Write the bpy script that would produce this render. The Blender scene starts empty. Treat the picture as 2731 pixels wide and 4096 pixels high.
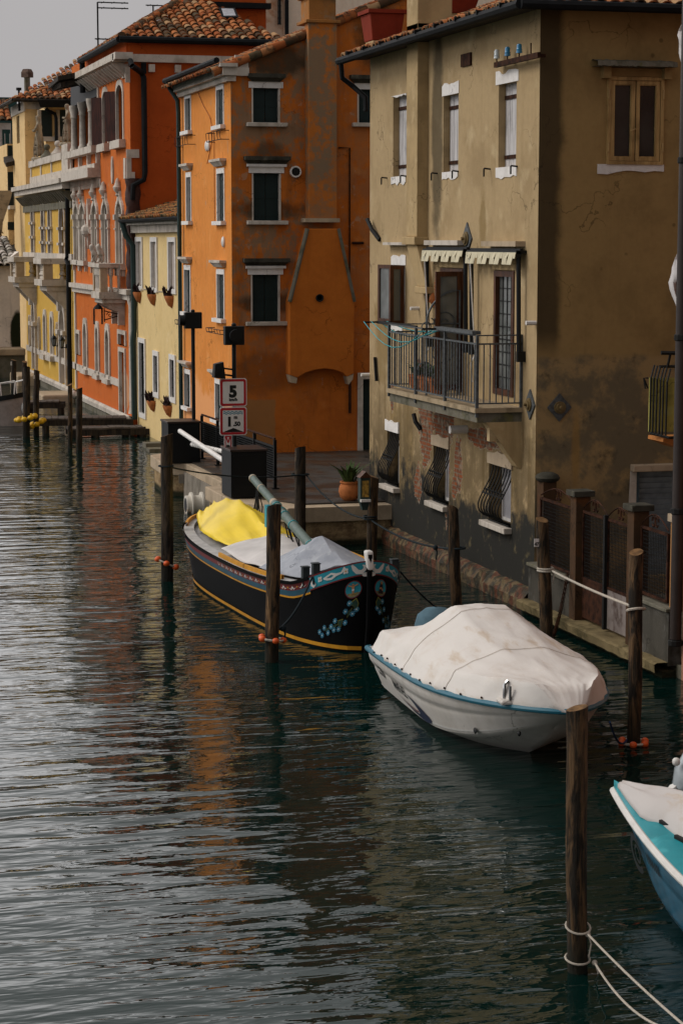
import bpy, bmesh, math, random
from mathutils import Vector, Matrix, noise as mnoise
from mathutils.geometry import tessellate_polygon
random.seed(7)
R = math.radians
scene = bpy.context.scene
COL = scene.collection

# ---------------------------------------------------------------- camera and survey helpers
FL, CAMH = 8500.0, 5.6
PITCH = math.atan(1083 / FL)
YAW = R(15.43)
CP, SP, CY, SY = math.cos(PITCH), math.sin(PITCH), math.cos(YAW), math.sin(YAW)

# survey sheets: origin and scale of the detail sheets the measurements were read from
CR = dict(c1=(0, 0, .44643), c2=(0, 900, .44643), c3=(600, 0, .57398), c4=(600, 900, .57398), c5=(1400, 0, .84885), c6=(1400, 850, .5102),
          c7=(2000, 1000, .4662), c8=(1400, 1600, .5102), b1=(550, 1650, .70153), b2=(1400, 2350, .70153), b3=(2000, 1850, .4662),
          b4=(2100, 2700, .4252), b5=(2000, 3400, .4662), b6=(0, 1700, .70153), z1=(0, 250, .21262), z2=(0, 700, .21262), z3=(0, 1200, .25518),
          z4=(260, 550, .21262), z5=(260, 1000, .31887), z6=(1150, 1950, .31888), z7=(1150, 2250, .31888), z8=(2450, 1350, .31896), d=(0, 0, 1.7417), n=(0, 0, 1))

def ray(c, x, y):
    o = CR[c]
    x, y = o[0] + x * o[2], o[1] + y * o[2]
    dx, dy = x - 1365.5, 2048 - y
    f = FL * CP + dy * SP
    return f * SY + dx * CY, f * CY - dx * SY, -FL * SP + dy * CP

def onz(c, x, y, z):
    r = ray(c, x, y); t = (z - CAMH) / r[2]
    return Vector((r[0] * t, r[1] * t, z))

def ony(c, x, y, Y):
    r = ray(c, x, y); t = Y / r[1]
    return Vector((r[0] * t, Y, CAMH + r[2] * t))

def onx(c, x, y, X):
    r = ray(c, x, y); t = X / r[0]
    return Vector((X, r[1] * t, CAMH + r[2] * t))

class Fac:
    """A facade plane: 'c' faces the canal (u runs along Y), 'f' faces the bridge (u runs along X)."""
    def __init__(s, kind, off): s.kind, s.off = kind, off
    def uz(s, c, x, y, d=0):
        v = onx(c, x, y, s.off - d) if s.kind == 'c' else ony(c, x, y, s.off - d)
        return (v.y, v.z) if s.kind == 'c' else (v.x, v.z)
    def P(s, u, z, d=0):
        return Vector((s.off - d, u, z)) if s.kind == 'c' else Vector((u, s.off - d, z))
    def rect(s, c, x0, y0, x1, y1, d=0):
        a, b = s.uz(c, x0, y0, d), s.uz(c, x1, y1, d)
        return min(a[0], b[0]), max(a[0], b[0]), min(a[1], b[1]), max(a[1], b[1])

# ---------------------------------------------------------------- mesh builder
OFF = {}

class MB:
    def __init__(s): s.v, s.f, s.mi, s.m = [], [], [], 0
    def add(s, pts, faces):
        b = len(s.v); s.v += [Vector(p) for p in pts]
        for f in faces:
            s.f.append([b + i for i in f]); s.mi.append(s.m)
        return s
    def poly(s, *pts): return s.add(pts, [list(range(len(pts)))])
    def hexa(s, p): return s.add(p, [(0, 3, 2, 1), (4, 5, 6, 7), (0, 1, 5, 4), (1, 2, 6, 5), (2, 3, 7, 6), (3, 0, 4, 7)])
    def box(s, x0, x1, y0, y1, z0, z1):
        return s.hexa([(x0, y0, z0), (x1, y0, z0), (x1, y1, z0), (x0, y1, z0), (x0, y0, z1), (x1, y0, z1), (x1, y1, z1), (x0, y1, z1)])
    def fbox(s, F, u0, u1, z0, z1, d0, d1):
        return s.hexa([F.P(u0, z0, d0), F.P(u1, z0, d0), F.P(u1, z0, d1), F.P(u0, z0, d1), F.P(u0, z1, d0), F.P(u1, z1, d0), F.P(u1, z1, d1), F.P(u0, z1, d1)])
    def prism(s, pts, vec):
        pts = [Vector(p) for p in pts]; n = len(pts); vec = Vector(vec)
        tr = tessellate_polygon([pts])
        s.add(pts + [p + vec for p in pts], [tuple(t) for t in tr] + [tuple(i + n for i in t) for t in tr] + [(i, (i + 1) % n, (i + 1) % n + n, i + n) for i in range(n)])
        return s
    def fpoly(s, F, uz, d0, d1):
        a = [F.P(u, z, d0) for u, z in uz]
        return s.prism(a, F.P(0, 0, d1) - F.P(0, 0, d0))
    def ring(s, F, outer, inner, d0, d1, closed=True):
        n = len(outer)
        cu, cz = sum(p[0] for p in inner) / n, sum(p[1] for p in inner) / n
        sh = lambda P: [(u - math.copysign(.006, u - cu), z - math.copysign(.006, z - cz)) for u, z in P]
        outer, inner = sh(outer), sh(inner)
        pts = [F.P(u, z, d1) for u, z in outer] + [F.P(u, z, d1) for u, z in inner] + [F.P(u, z, d0) for u, z in outer] + [F.P(u, z, d0) for u, z in inner]
        fs = []
        for i in range(n if closed else n - 1):
            j = (i + 1) % n
            fs += [(i, j, n + j, n + i), (i, 2 * n + i, 2 * n + j, j), (n + i, n + j, 3 * n + j, 3 * n + i)]
        return s.add(pts, fs)
    def wall(s, F, outline, holes, depth=.25):
        loops = [[Vector((u, z, 0)) for u, z in outline]] + [[Vector((u, z, 0)) for u, z in h] for h in holes]
        flat = [p for l in loops for p in l]
        s.add([F.P(p.x, p.y, 0) for p in flat], [tuple(t) for t in tessellate_polygon(loops)])
        for h in holes:
            n = len(h)
            s.add([F.P(u, z, 0) for u, z in h] + [F.P(u, z, -depth) for u, z in h], [(i, (i + 1) % n, n + (i + 1) % n, n + i) for i in range(n)])
        return s
    def tube(s, pts, r, n=6, cap=True, closed=False):
        pts = [Vector(p) for p in pts]; m = len(pts)
        rs = r if isinstance(r, (list, tuple)) else [r] * m
        vs, prev = [], None
        for i, p in enumerate(pts):
            if closed: t = pts[(i + 1) % m] - pts[i - 1]
            else: t = pts[min(i + 1, m - 1)] - pts[max(i - 1, 0)]
            t.normalize()
            if prev is None:
                up = Vector((0, 0, 1)) if abs(t.z) < .9 else Vector((1, 0, 0))
                a = t.cross(up).normalized()
            else:
                a = (prev - t * prev.dot(t)).normalized()
            prev = a; b = t.cross(a)
            vs += [p + (a * math.cos(2 * math.pi * k / n) + b * math.sin(2 * math.pi * k / n)) * rs[i] for k in range(n)]
        fs = []
        for i in range(m if closed else m - 1):
            j = (i + 1) % m
            for k in range(n): fs.append((i * n + k, i * n + (k + 1) % n, j * n + (k + 1) % n, j * n + k))
        if cap and not closed: fs += [tuple(range(n)), tuple(range((m - 1) * n, m * n))]
        return s.add(vs, fs)
    def bar(s, a, b, w, h=None):
        a, b = Vector(a), Vector(b); h = h or w
        t = (b - a).normalized(); up = Vector((0, 0, 1)) if abs(t.z) < .95 else Vector((0, 1, 0))
        x = t.cross(up).normalized() * w / 2; y = x.cross(t).normalized() * h / 2
        return s.hexa([a - x - y, a + x - y, a + x + y, a - x + y, b - x - y, b + x - y, b + x + y, b - x + y])
    def lathe(s, prof, c, n=14, axis='z', arc=None):
        c = Vector(c); vs = []
        for r, h in prof:
            for k in range(n):
                a = 2 * math.pi * k / n
                x, y = r * math.cos(a), r * math.sin(a)
                vs.append(c + (Vector((x, y, h)) if axis == 'z' else Vector((h, x, y)) if axis == 'x' else Vector((x, h, y))))
        m = len(prof); fs = []
        for i in range(m - 1):
            for k in range(n): fs.append((i * n + k, i * n + (k + 1) % n, (i + 1) * n + (k + 1) % n, (i + 1) * n + k))
        fs += [tuple(range(n)), tuple(range((m - 1) * n, m * n))]
        return s.add(vs, fs)
    def ball(s, c, r, n=10, m=7, sc=(1, 1, 1)):
        c = Vector(c); vs = []; fs = []
        for i in range(m + 1):
            t = math.pi * i / m
            for k in range(n):
                a = 2 * math.pi * k / n
                vs.append(c + Vector((math.sin(t) * math.cos(a) * sc[0], math.sin(t) * math.sin(a) * sc[1], -math.cos(t) * sc[2])) * r)
        for i in range(m):
            for k in range(n): fs.append((i * n + k, i * n + (k + 1) % n, (i + 1) * n + (k + 1) % n, (i + 1) * n + k))
        return s.add(vs, fs)
    def grid(s, P, nu, nv, closed_u=False):
        vs = [P(i, j) for j in range(nv) for i in range(nu)]
        fs = [(j * nu + i, j * nu + (i + 1) % nu, (j + 1) * nu + (i + 1) % nu, (j + 1) * nu + i) for j in range(nv - 1) for i in range(nu if closed_u else nu - 1)]
        return s.add(vs, fs)
    def build(s, name, mats, parent=None, smooth=False, local=False, weld=True, bevel=0):
        me = bpy.data.meshes.new(name)
        ob = bpy.data.objects.new(name, me); COL.objects.link(ob)
        if parent is not None:
            off = OFF[parent.name]; OFF[ob.name] = off
            ob.parent = parent
        elif local:
            off = Vector((0, 0, 0)); OFF[ob.name] = off
        else:
            xs = [p.x for p in s.v]; ys = [p.y for p in s.v]
            off = Vector(((min(xs) + max(xs)) / 2, (min(ys) + max(ys)) / 2, min(p.z for p in s.v)))
            ob.location = off; OFF[ob.name] = off
        me.from_pydata([p - off for p in s.v], [], s.f)
        if not isinstance(mats, (list, tuple)): mats = [mats]
        for m in mats: me.materials.append(m)
        me.polygons.foreach_set('material_index', s.mi)
        bm = bmesh.new(); bm.from_mesh(me)
        if weld: bmesh.ops.remove_doubles(bm, verts=bm.verts, dist=1e-5)
        bmesh.ops.recalc_face_normals(bm, faces=bm.faces)
        bm.to_mesh(me); bm.free()
        if smooth:
            me.polygons.foreach_set('use_smooth', [True] * len(me.polygons))
            me.set_sharp_from_angle(angle=R(40 if smooth is True else smooth))
        if bevel:
            md = ob.modifiers.new('soft edges', 'BEVEL'); md.width = bevel; md.segments = 2; md.limit_method = 'ANGLE'; md.angle_limit = R(40)
        me.update()
        return ob

def build_each(mb, name, mats, parent, **kw):
    """every far-apart piece of the builder becomes a part of its own"""
    p = list(range(len(mb.v)))
    def find(i):
        while p[i] != i: p[i] = p[p[i]]; i = p[i]
        return i
    for f in mb.f:
        for i in f[1:]: p[find(i)] = find(f[0])
    comp = {}
    for f in mb.f: comp.setdefault(find(f[0]), []).append(f)
    items = []
    for fs in comp.values():
        ids = {i for f in fs for i in f}
        items.append([fs, [min(mb.v[i][k] for i in ids) - .012 for k in range(3)], [max(mb.v[i][k] for i in ids) + .012 for k in range(3)]])
    done = False
    while not done:
        done = True
        for a in range(len(items)):
            for b in range(a + 1, len(items)):
                A, B = items[a], items[b]
                if all(A[1][k] <= B[2][k] and B[1][k] <= A[2][k] for k in range(3)):
                    items[a] = [A[0] + B[0], [min(x) for x in zip(A[1], B[1])], [max(x) for x in zip(A[2], B[2])]]; del items[b]; done = False; break
            if not done: break
    for fs, _, _ in items:
        m = MB(); idx = {}
        for f in fs:
            for i in f:
                if i not in idx: idx[i] = len(m.v); m.v.append(mb.v[i])
            m.f.append([idx[i] for i in f]); m.mi.append(0)
        m.build(name, mats, parent, **kw)

def tag(o, label, cat, group=None, kind=None):
    o['label'] = label; o['category'] = cat
    if group: o['group'] = group
    if kind: o['kind'] = kind
    return o

def root(name, label, cat, loc, rz=0, group=None, local=False):
    o = bpy.data.objects.new(name, None); COL.objects.link(o)
    o.location = loc; o.rotation_euler = (0, 0, rz); o.empty_display_size = .2
    OFF[o.name] = Vector((0, 0, 0)) if local else Vector(loc)
    return tag(o, label, cat, group)

def copy_tree(o, parent=None, off=None):
    c = o.copy(); COL.objects.link(c); OFF[c.name] = off if off is not None else OFF[o.name]
    if parent is not None: c.parent = parent
    for ch in list(o.children): copy_tree(ch, c)
    return c

def text_mb(txt, size, bold=0., depth=.004, align='CENTER', stretch=1.):
    """flat letters standing in the xz plane, facing -y, baseline at z=0"""
    cu = bpy.data.curves.new('lettering', 'FONT'); cu.body = txt; cu.size = size; cu.align_x = align
    cu.offset = bold; cu.extrude = depth / 2; cu.resolution_u = 4
    ob = bpy.data.objects.new('lettering', cu); COL.objects.link(ob)
    dg = bpy.context.evaluated_depsgraph_get(); dg.update()
    me = bpy.data.meshes.new_from_object(ob.evaluated_get(dg))
    vs = [Vector((v.co.x * stretch, -v.co.z, v.co.y)) for v in me.vertices]; fs = [tuple(p.vertices) for p in me.polygons]
    bpy.data.objects.remove(ob); bpy.data.curves.remove(cu); bpy.data.meshes.remove(me)
    return vs, fs

def arch(u0, u1, z0, zs, zt, kind='round', n=7):
    """outline: up the u0 side, over the arch and down the u1 side"""
    um, w = (u0 + u1) / 2, (u1 - u0) / 2; out = [(u0, z0), (u0, zs)]
    left = []
    for i in range(1, n):
        t = i / n
        if kind == 'round': a = math.pi / 2 * t; left.append((um - w * math.cos(a), zs + (zt - zs) * math.sin(a)))
        elif kind == 'pointed': left.append((um - w * (1 - t ** 1.6), zs + (zt - zs) * math.sin(math.pi / 2 * t ** .9)))
        else:
            if t < .6: a = math.pi / 2 * t / .6; left.append((um - w * (1 - .72 * (1 - math.cos(a))), zs + (zt - zs) * .55 * math.sin(a)))
            else: q = (t - .6) / .4; left.append((um - w * .28 * (1 - q) ** 1.7, zs + (zt - zs) * (.55 + .45 * q ** 1.1)))
    out += left + [(um, zt)] + [(2 * um - u, z) for u, z in reversed(left)] + [(u1, zs), (u1, z0)]
    return out

# ---------------------------------------------------------------- materials
class NT:
    def __init__(s, name):
        s.mat = bpy.data.materials.new(name); s.mat.use_nodes = True
        s.t = s.mat.node_tree; s.b = s.t.nodes['Principled BSDF']
        s.g = s.t.nodes.new('ShaderNodeNewGeometry'); s.pos = s.g.outputs['Position']
    def obj(s):
        s.pos = s.t.nodes.new('ShaderNodeTexCoord').outputs['Object']; return s
    def L(s, a, b): s.t.links.new(a, b)
    def setin(s, sock, v):
        if hasattr(v, 'is_output') or isinstance(v, bpy.types.NodeSocket): s.L(v, sock)
        elif isinstance(v, (tuple, list)) and len(v) == 3 and sock.type == 'RGBA': sock.default_value = (*v, 1)
        else: sock.default_value = v
    def math(s, op, a, b=0., c=0., clamp=False):
        n = s.t.nodes.new('ShaderNodeMath'); n.operation = op; n.use_clamp = clamp
        s.setin(n.inputs[0], a); s.setin(n.inputs[1], b); s.setin(n.inputs[2], c); return n.outputs[0]
    def map(s, scale=(1, 1, 1), loc=(0, 0, 0), rot=(0, 0, 0), v=None):
        n = s.t.nodes.new('ShaderNodeMapping'); n.inputs['Scale'].default_value = scale; n.inputs['Location'].default_value = loc; n.inputs['Rotation'].default_value = rot
        s.L(v or s.pos, n.inputs['Vector']); return n.outputs[0]
    def noise(s, scale, detail=5, rough=.55, vec=None, dist=0.):
        n = s.t.nodes.new('ShaderNodeTexNoise'); n.inputs['Scale'].default_value = scale; n.inputs['Detail'].default_value = detail
        n.inputs['Roughness'].default_value = rough; n.inputs['Distortion'].default_value = dist
        s.L(vec or s.pos, n.inputs['Vector']); return n.outputs['Fac']
    def voro(s, scale, vec=None, out='Distance', feat='F1'):
        n = s.t.nodes.new('ShaderNodeTexVoronoi'); n.feature = feat; n.inputs['Scale'].default_value = scale
        s.L(vec or s.pos, n.inputs['Vector']); return n.outputs[out]
    def step(s, v, a, b, to0=0., to1=1.):
        n = s.t.nodes.new('ShaderNodeMapRange'); n.interpolation_type = 'SMOOTHSTEP'
        s.setin(n.inputs[0], v); n.inputs[1].default_value = a; n.inputs[2].default_value = b; n.inputs[3].default_value = to0; n.inputs[4].default_value = to1
        return n.outputs[0]
    def mix(s, f, a, b, mode='MIX'):
        n = s.t.nodes.new('ShaderNodeMix'); n.data_type = 'RGBA'; n.blend_type = mode
        s.setin(n.inputs['Factor'], f); s.setin(n.inputs[6], a); s.setin(n.inputs[7], b); return n.outputs[2]
    def xyz(s, v=None):
        n = s.t.nodes.new('ShaderNodeSeparateXYZ'); s.L(v or s.pos, n.inputs[0]); return n.outputs
    def bump(s, h, strength=.4, dist=.02):
        n = s.t.nodes.new('ShaderNodeBump'); n.inputs['Strength'].default_value = strength; n.inputs['Distance'].default_value = dist
        s.L(h, n.inputs['Height']); s.L(n.outputs[0], s.b.inputs['Normal']); return n
    def blob(s, c, r, wob=.5, soft=.15, nsc=2.2):
        """mask of an irregular stain: centre c, radii r (metres)"""
        m = s.map(scale=tuple(1 / q for q in r), loc=tuple(-a / q for a, q in zip(c, r)))
        ln = s.t.nodes.new('ShaderNodeVectorMath'); ln.operation = 'LENGTH'; s.L(m, ln.inputs[0])
        v = s.math('ADD', ln.outputs['Value'], s.math('MULTIPLY', s.math('SUBTRACT', s.noise(nsc, 6, .65), .5), wob * 3))
        return s.step(v, 1 - soft, 1 + soft, 1, 0)
    def done(s, col, rough=.8, spec=.3, metal=0.):
        s.setin(s.b.inputs['Base Color'], col); s.setin(s.b.inputs['Roughness'], rough)
        s.b.inputs['Specular IOR Level'].default_value = spec; s.b.inputs['Metallic'].default_value = metal
        return s.mat

def plain(name, col, rough=.6, spec=.4, metal=0., var=.25, scale=6., bump=0.):
    m = NT(name)
    c = m.mix(m.step(m.noise(scale, 5), .35, .7), col, tuple(q * (1 - var) for q in col))
    if bump: m.bump(m.noise(scale * 5, 4), bump, .01)
    return m.done(c, rough, spec, metal)

def plaster(name, base, dark, light=None, k=.7, streak=.35, nsc=1.1, extra=None, bump=.35, spots=0., chips=.0):
    m = NT(name)
    n1 = m.noise(nsc, 8, .62); n2 = m.noise(9, 5); st = m.noise(1, 6, .6, m.map((5, 5, .45)))
    c = m.mix(m.math('MULTIPLY', m.step(n1, .46, .68), k), base, dark)
    c = m.mix(m.math('MULTIPLY', m.step(st, .5, .75), streak), c, dark)
    if light: c = m.mix(m.step(m.noise(nsc * 1.7, 7, .6, m.map((1, 1, 1), (7, 3, 5))), .55, .72), c, light)
    c = m.mix(m.step(n2, .3, .75, 0, .22), c, tuple(q * .6 for q in base))
    if spots: c = m.mix(m.step(m.math('MULTIPLY', m.step(m.voro(3.2), .16, .05), m.step(m.noise(1.3, 3), .48, .6)), 0, 1, 0, spots), c, tuple(q * .25 for q in base))
    vd = m.t.nodes.new('ShaderNodeTexVoronoi'); vd.feature = 'DISTANCE_TO_EDGE'; vd.inputs['Scale'].default_value = .75
    wv = m.t.nodes.new('ShaderNodeVectorMath'); wv.operation = 'ADD'; nn = m.t.nodes.new('ShaderNodeTexNoise'); nn.inputs['Scale'].default_value = 2.5; nn.inputs['Detail'].default_value = 5
    m.L(m.pos, nn.inputs['Vector']); m.L(m.pos, wv.inputs[0]); m.L(nn.outputs['Color'], wv.inputs[1]); m.L(wv.outputs[0], vd.inputs['Vector'])
    crack = m.math('MULTIPLY', m.step(vd.outputs['Distance'], .012, .003), m.step(m.noise(.7, 3), .5, .6, 0, .55))
    c = m.mix(crack, c, tuple(q * .3 for q in dark))
    if chips: c = m.mix(m.math('MULTIPLY', m.step(m.noise(2.3, 9, .72, m.map((1, 1, .8), (9, 2, 4))), .615, .632), chips), c, (.40, .32, .23))
    if extra: c = extra(m, c)
    h = m.math('ADD', m.noise(26, 6, .6), m.math('MULTIPLY', n1, 1.5))
    if getattr(m, 'eh', None) is not None: h = m.math('ADD', h, m.eh)
    m.bump(h, bump, .012)
    return m.done(c, .92, .15)

def wood(name, col, dark, sc=(14, 14, 1.1), rough=.75, bump=.6):
    m = NT(name); v = m.map(sc)
    g = m.noise(1, 6, .6, v, .6)
    c = m.mix(m.step(g, .35, .65), dark, col)
    c = m.mix(m.step(m.noise(1.6, 5), .5, .72, 0, .6), c, tuple(q * .35 for q in dark))
    m.bump(g, bump, .03)
    return m.done(c, rough, .25)

def tiles(name, c1, c2, c3, moss):
    m = NT(name)
    rnd = m.g.outputs['Random Per Island']
    c = m.mix(m.step(rnd, .15, .5), c1, c2); c = m.mix(m.step(rnd, .72, .8), c, c3)
    f = m.math('FRACT', m.math('MULTIPLY', rnd, 37.7))
    c = m.mix(m.step(f, .62, .8, 0, .85), c, moss)
    c = m.mix(m.step(m.noise(5, 7, .65), .5, .68, 0, .85), c, moss)
    m.bump(m.noise(22, 5), .4, .01)
    return m.done(c, .9, .15)

M = {}
M['white_stone'] = plaster('weathered white stone', (.58, .52, .45), (.24, .2, .15), k=.55, streak=.5, nsc=2, bump=.3)
M['white_paint'] = plain('white paint', (.75, .72, .68), .5, .4, var=.15, scale=9)
M['white_patch'] = plaster('white limewash', (.78, .75, .72), (.5, .46, .42), k=.4, streak=.2, nsc=3)
M['tan_stone'] = plaster('tan quay stone', (.46, .36, .25), (.2, .15, .1), k=.5, streak=.3, nsc=1.5)
M['grey_stone'] = plaster('mossy grey stone', (.17, .155, .12), (.06, .06, .035), (.13, .12, .05), k=.8, nsc=2.5, bump=.6)
M['black_metal'] = plain('black painted metal', (.005, .006, .0065), .5, .25, scale=8)
M['iron'] = plain('wrought iron', (.012, .012, .011), .7, .2, scale=14, bump=.2)
M['grey_iron'] = plain('weathered grey iron', (.09, .1, .105), .55, .4, scale=18, var=.5, bump=.2)
M['rusty_iron'] = plain('rusty iron', (.055, .02, .009), .85, .15, scale=9, var=.75, bump=.3)
M['green_black'] = plain('dark green shutter paint', (.006, .018, .018), .55, .25, scale=7)
M['dark_green'] = plain('dark green metal', (.012, .035, .03), .5, .4)
M['gutter'] = plain('dark gutter metal', (.009, .010, .011), .7, .15, scale=5, var=.4)
M['dark_wood'] = wood('dark tarred wood', (.05, .036, .022), (.014, .011, .009))
M['brown_wood'] = wood('brown window wood', (.11, .038, .014), (.045, .015, .006), (20, 20, 2), .5, .2)
M['red_wood'] = wood('reddish shutter wood', (.075, .02, .012), (.03, .01, .007), (20, 20, 2), .6, .25)
M['tan_wood'] = wood('ochre window frame', (.50, .335, .14), (.34, .21, .08), (20, 20, 2), .5, .15)
M['grey_shutter'] = wood('pale weathered shutter boards', (.62, .60, .60), (.34, .32, .31), (30, 30, 1.2), .8, .4)
M['terracotta'] = plain('terracotta', (.45, .15, .045), .8, .2, scale=11)
M['stone_reveal'] = plaster('pale roller blind', (.42, .37, .33), (.3, .26, .22), k=.4, streak=.3, nsc=4, bump=.1)
M['violet_board'] = plain('pale grey violet board', (.36, .35, .37), .7, .3, var=.2, scale=3)
def _glass(name, tint=(.012, .014, .014)):
    m = NT(name)
    return m.done(m.mix(m.step(m.noise(1.2, 3), .4, .7), tint, tuple(q * 2.2 for q in tint)), .06, .6)
M['glass'] = _glass('dark window glass')
M['net_glass'] = _glass('glass with curtain', (.10, .105, .10))
M['tile'] = tiles('terracotta roof tiles', (.30, .085, .025), (.42, .15, .05), (.40, .24, .12), (.035, .032, .02))
M['tile_mossy'] = tiles('old mossy roof tiles', (.30, .10, .03), (.36, .18, .06), (.2, .13, .06), (.03, .03, .018))
M['tile_grey'] = tiles('pale lichen roof tiles', (.5, .45, .40), (.55, .5, .44), (.4, .36, .3), (.12, .11, .09))
M['tile_bed'] = plain('mortar under tiles', (.05, .035, .022), .95, .1)
M['cover_white'] = None

# ---------------------------------------------------------------- roofs
def tiled_roof(name, mat, parent, eave0, eave1, up, length, keep=None, w=.21, tl=.36, skew=(0, 0)):
    """coppi tiles laid in columns from the eave line upwards; keep(s, t) trims hips (s along eave 0..1, t metres upslope)"""
    e0, e1, up = Vector(eave0), Vector(eave1), Vector(up).normalized()
    ax = (e1 - e0); n = max(2, int(ax.length / w)); ex = ax.normalized(); nrm = ex.cross(up).normalized()
    if nrm.z < 0: nrm = -nrm
    mb = MB(); rows = int(length / (tl * .8)); rnd = random.Random(sum(map(ord, name)) + n)
    mb.m = 1
    m = 16
    for i in range(m):
        for j in range(m):
            s0, s1, t0, t1 = i / m, (i + 1) / m, j / m * length, (j + 1) / m * length
            if keep and not all(keep(s_, t_) for s_ in (s0, s1) for t_ in (t0, t1)): continue
            mb.poly(*[e0 + ax * s + up * t - nrm * .01 for s, t in ((s0, t0), (s1, t0), (s1, t1), (s0, t1))])
    mb.m = 0
    for i in range(n):
        for j in range(rows):
            s = (i + .5) / n; t = j * tl * .8
            if keep and not keep(s, t + tl * .3): continue
            c = e0 + ax * s + up * (t - .05 + rnd.uniform(-.03, .03)) + ex * rnd.uniform(-.018, .018) + nrm * rnd.uniform(-.006, .012)
            d = (up + ex * rnd.uniform(-.05, .05)).normalized()
            pts = []
            for q in (0, 1):
                rr = w * (.47 - .09 * q); b = c + d * tl * q + nrm * (.028 - .034 * q)
                for k in range(7):
                    a = math.pi * k / 6
                    pts.append(b + ex * math.cos(a) * rr + nrm * math.sin(a) * rr * .8)
            for k in range(7):
                a = math.pi * k / 6; rr = w * .36
                pts.append(c + nrm * .028 + ex * math.cos(a) * rr + nrm * math.sin(a) * rr * .72)
            mb.add(pts, [(k, k + 1, 8 + k, 7 + k) for k in range(6)] + [(14 + k, 15 + k, k + 1, k) for k in range(6)])
    return mb.build(name, [mat, M['tile_bed']], parent, smooth=50, weld=False)

def gutter(mb, a, b, r=.07, n=8):
    mb.tube([a, b], r, n)
# ================================================================ water
SKY_FLAT, SKY_COL, SUN_E, EXPO, SKY_A, SKY_B = .9, (4.5, 4.33, 4.36), 1.25, 0.05, 2.9, .85
def water_mat():
    m = NT('canal water')
    rot = (0, 0, YAW)
    # ripples: long crests lying across the view
    v0 = m.map((.16, .5, 1), (5, 2, 0), rot=(0, 0, YAW - R(12))); v1 = m.map((.8, 2.7, 1), rot=(0, 0, YAW + R(4))); v2 = m.map((2.0, 6.5, 1), (3, 1, 0), rot=(0, 0, YAW - R(9))); v3 = m.map((6, 15, 1), (9, 4, 0), rot=(0, 0, YAW + R(14)))
    big = m.step(m.noise(.14, 4), .34, .66, .4, 1.35)
    h = m.math('ADD', m.math('MULTIPLY', m.math('MULTIPLY', m.noise(1, 1.5, .45, v1, .3), .046), big), m.math('ADD', m.math('MULTIPLY', m.math('MULTIPLY', m.noise(1, 2, .5, v2, .35), .014), m.step(m.noise(.35, 3), .35, .65, .35, 1.4)), m.math('ADD', m.math('MULTIPLY', m.noise(1, 2, .5, v3, .2), .002), m.math('MULTIPLY', m.noise(1, 1, .4, v0), .06))))
    m.bump(h, 1.0, 1.0)
    m.b.inputs['IOR'].default_value = 1.33
    m.b.inputs['Specular Tint'].default_value = (.72, 1, .94, 1)
    return m.done((.001, .0115, .0095), .015, .5)
M['water'] = water_mat()
mb = MB(); mb.poly((-250, -60, 0), (250, -60, 0), (250, 400, 0), (-250, 400, 0))
o = mb.build('canal_water', M['water']); o['kind'] = 'structure'
# ================================================================ BEIGE HOUSE
FC = Fac('c', 11.35); FF = Fac('f', 30.1)
BX0, BX1, BY0, BY1, BZ = 11.35, 19.0, 30.1, 39.1, 9.02

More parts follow.
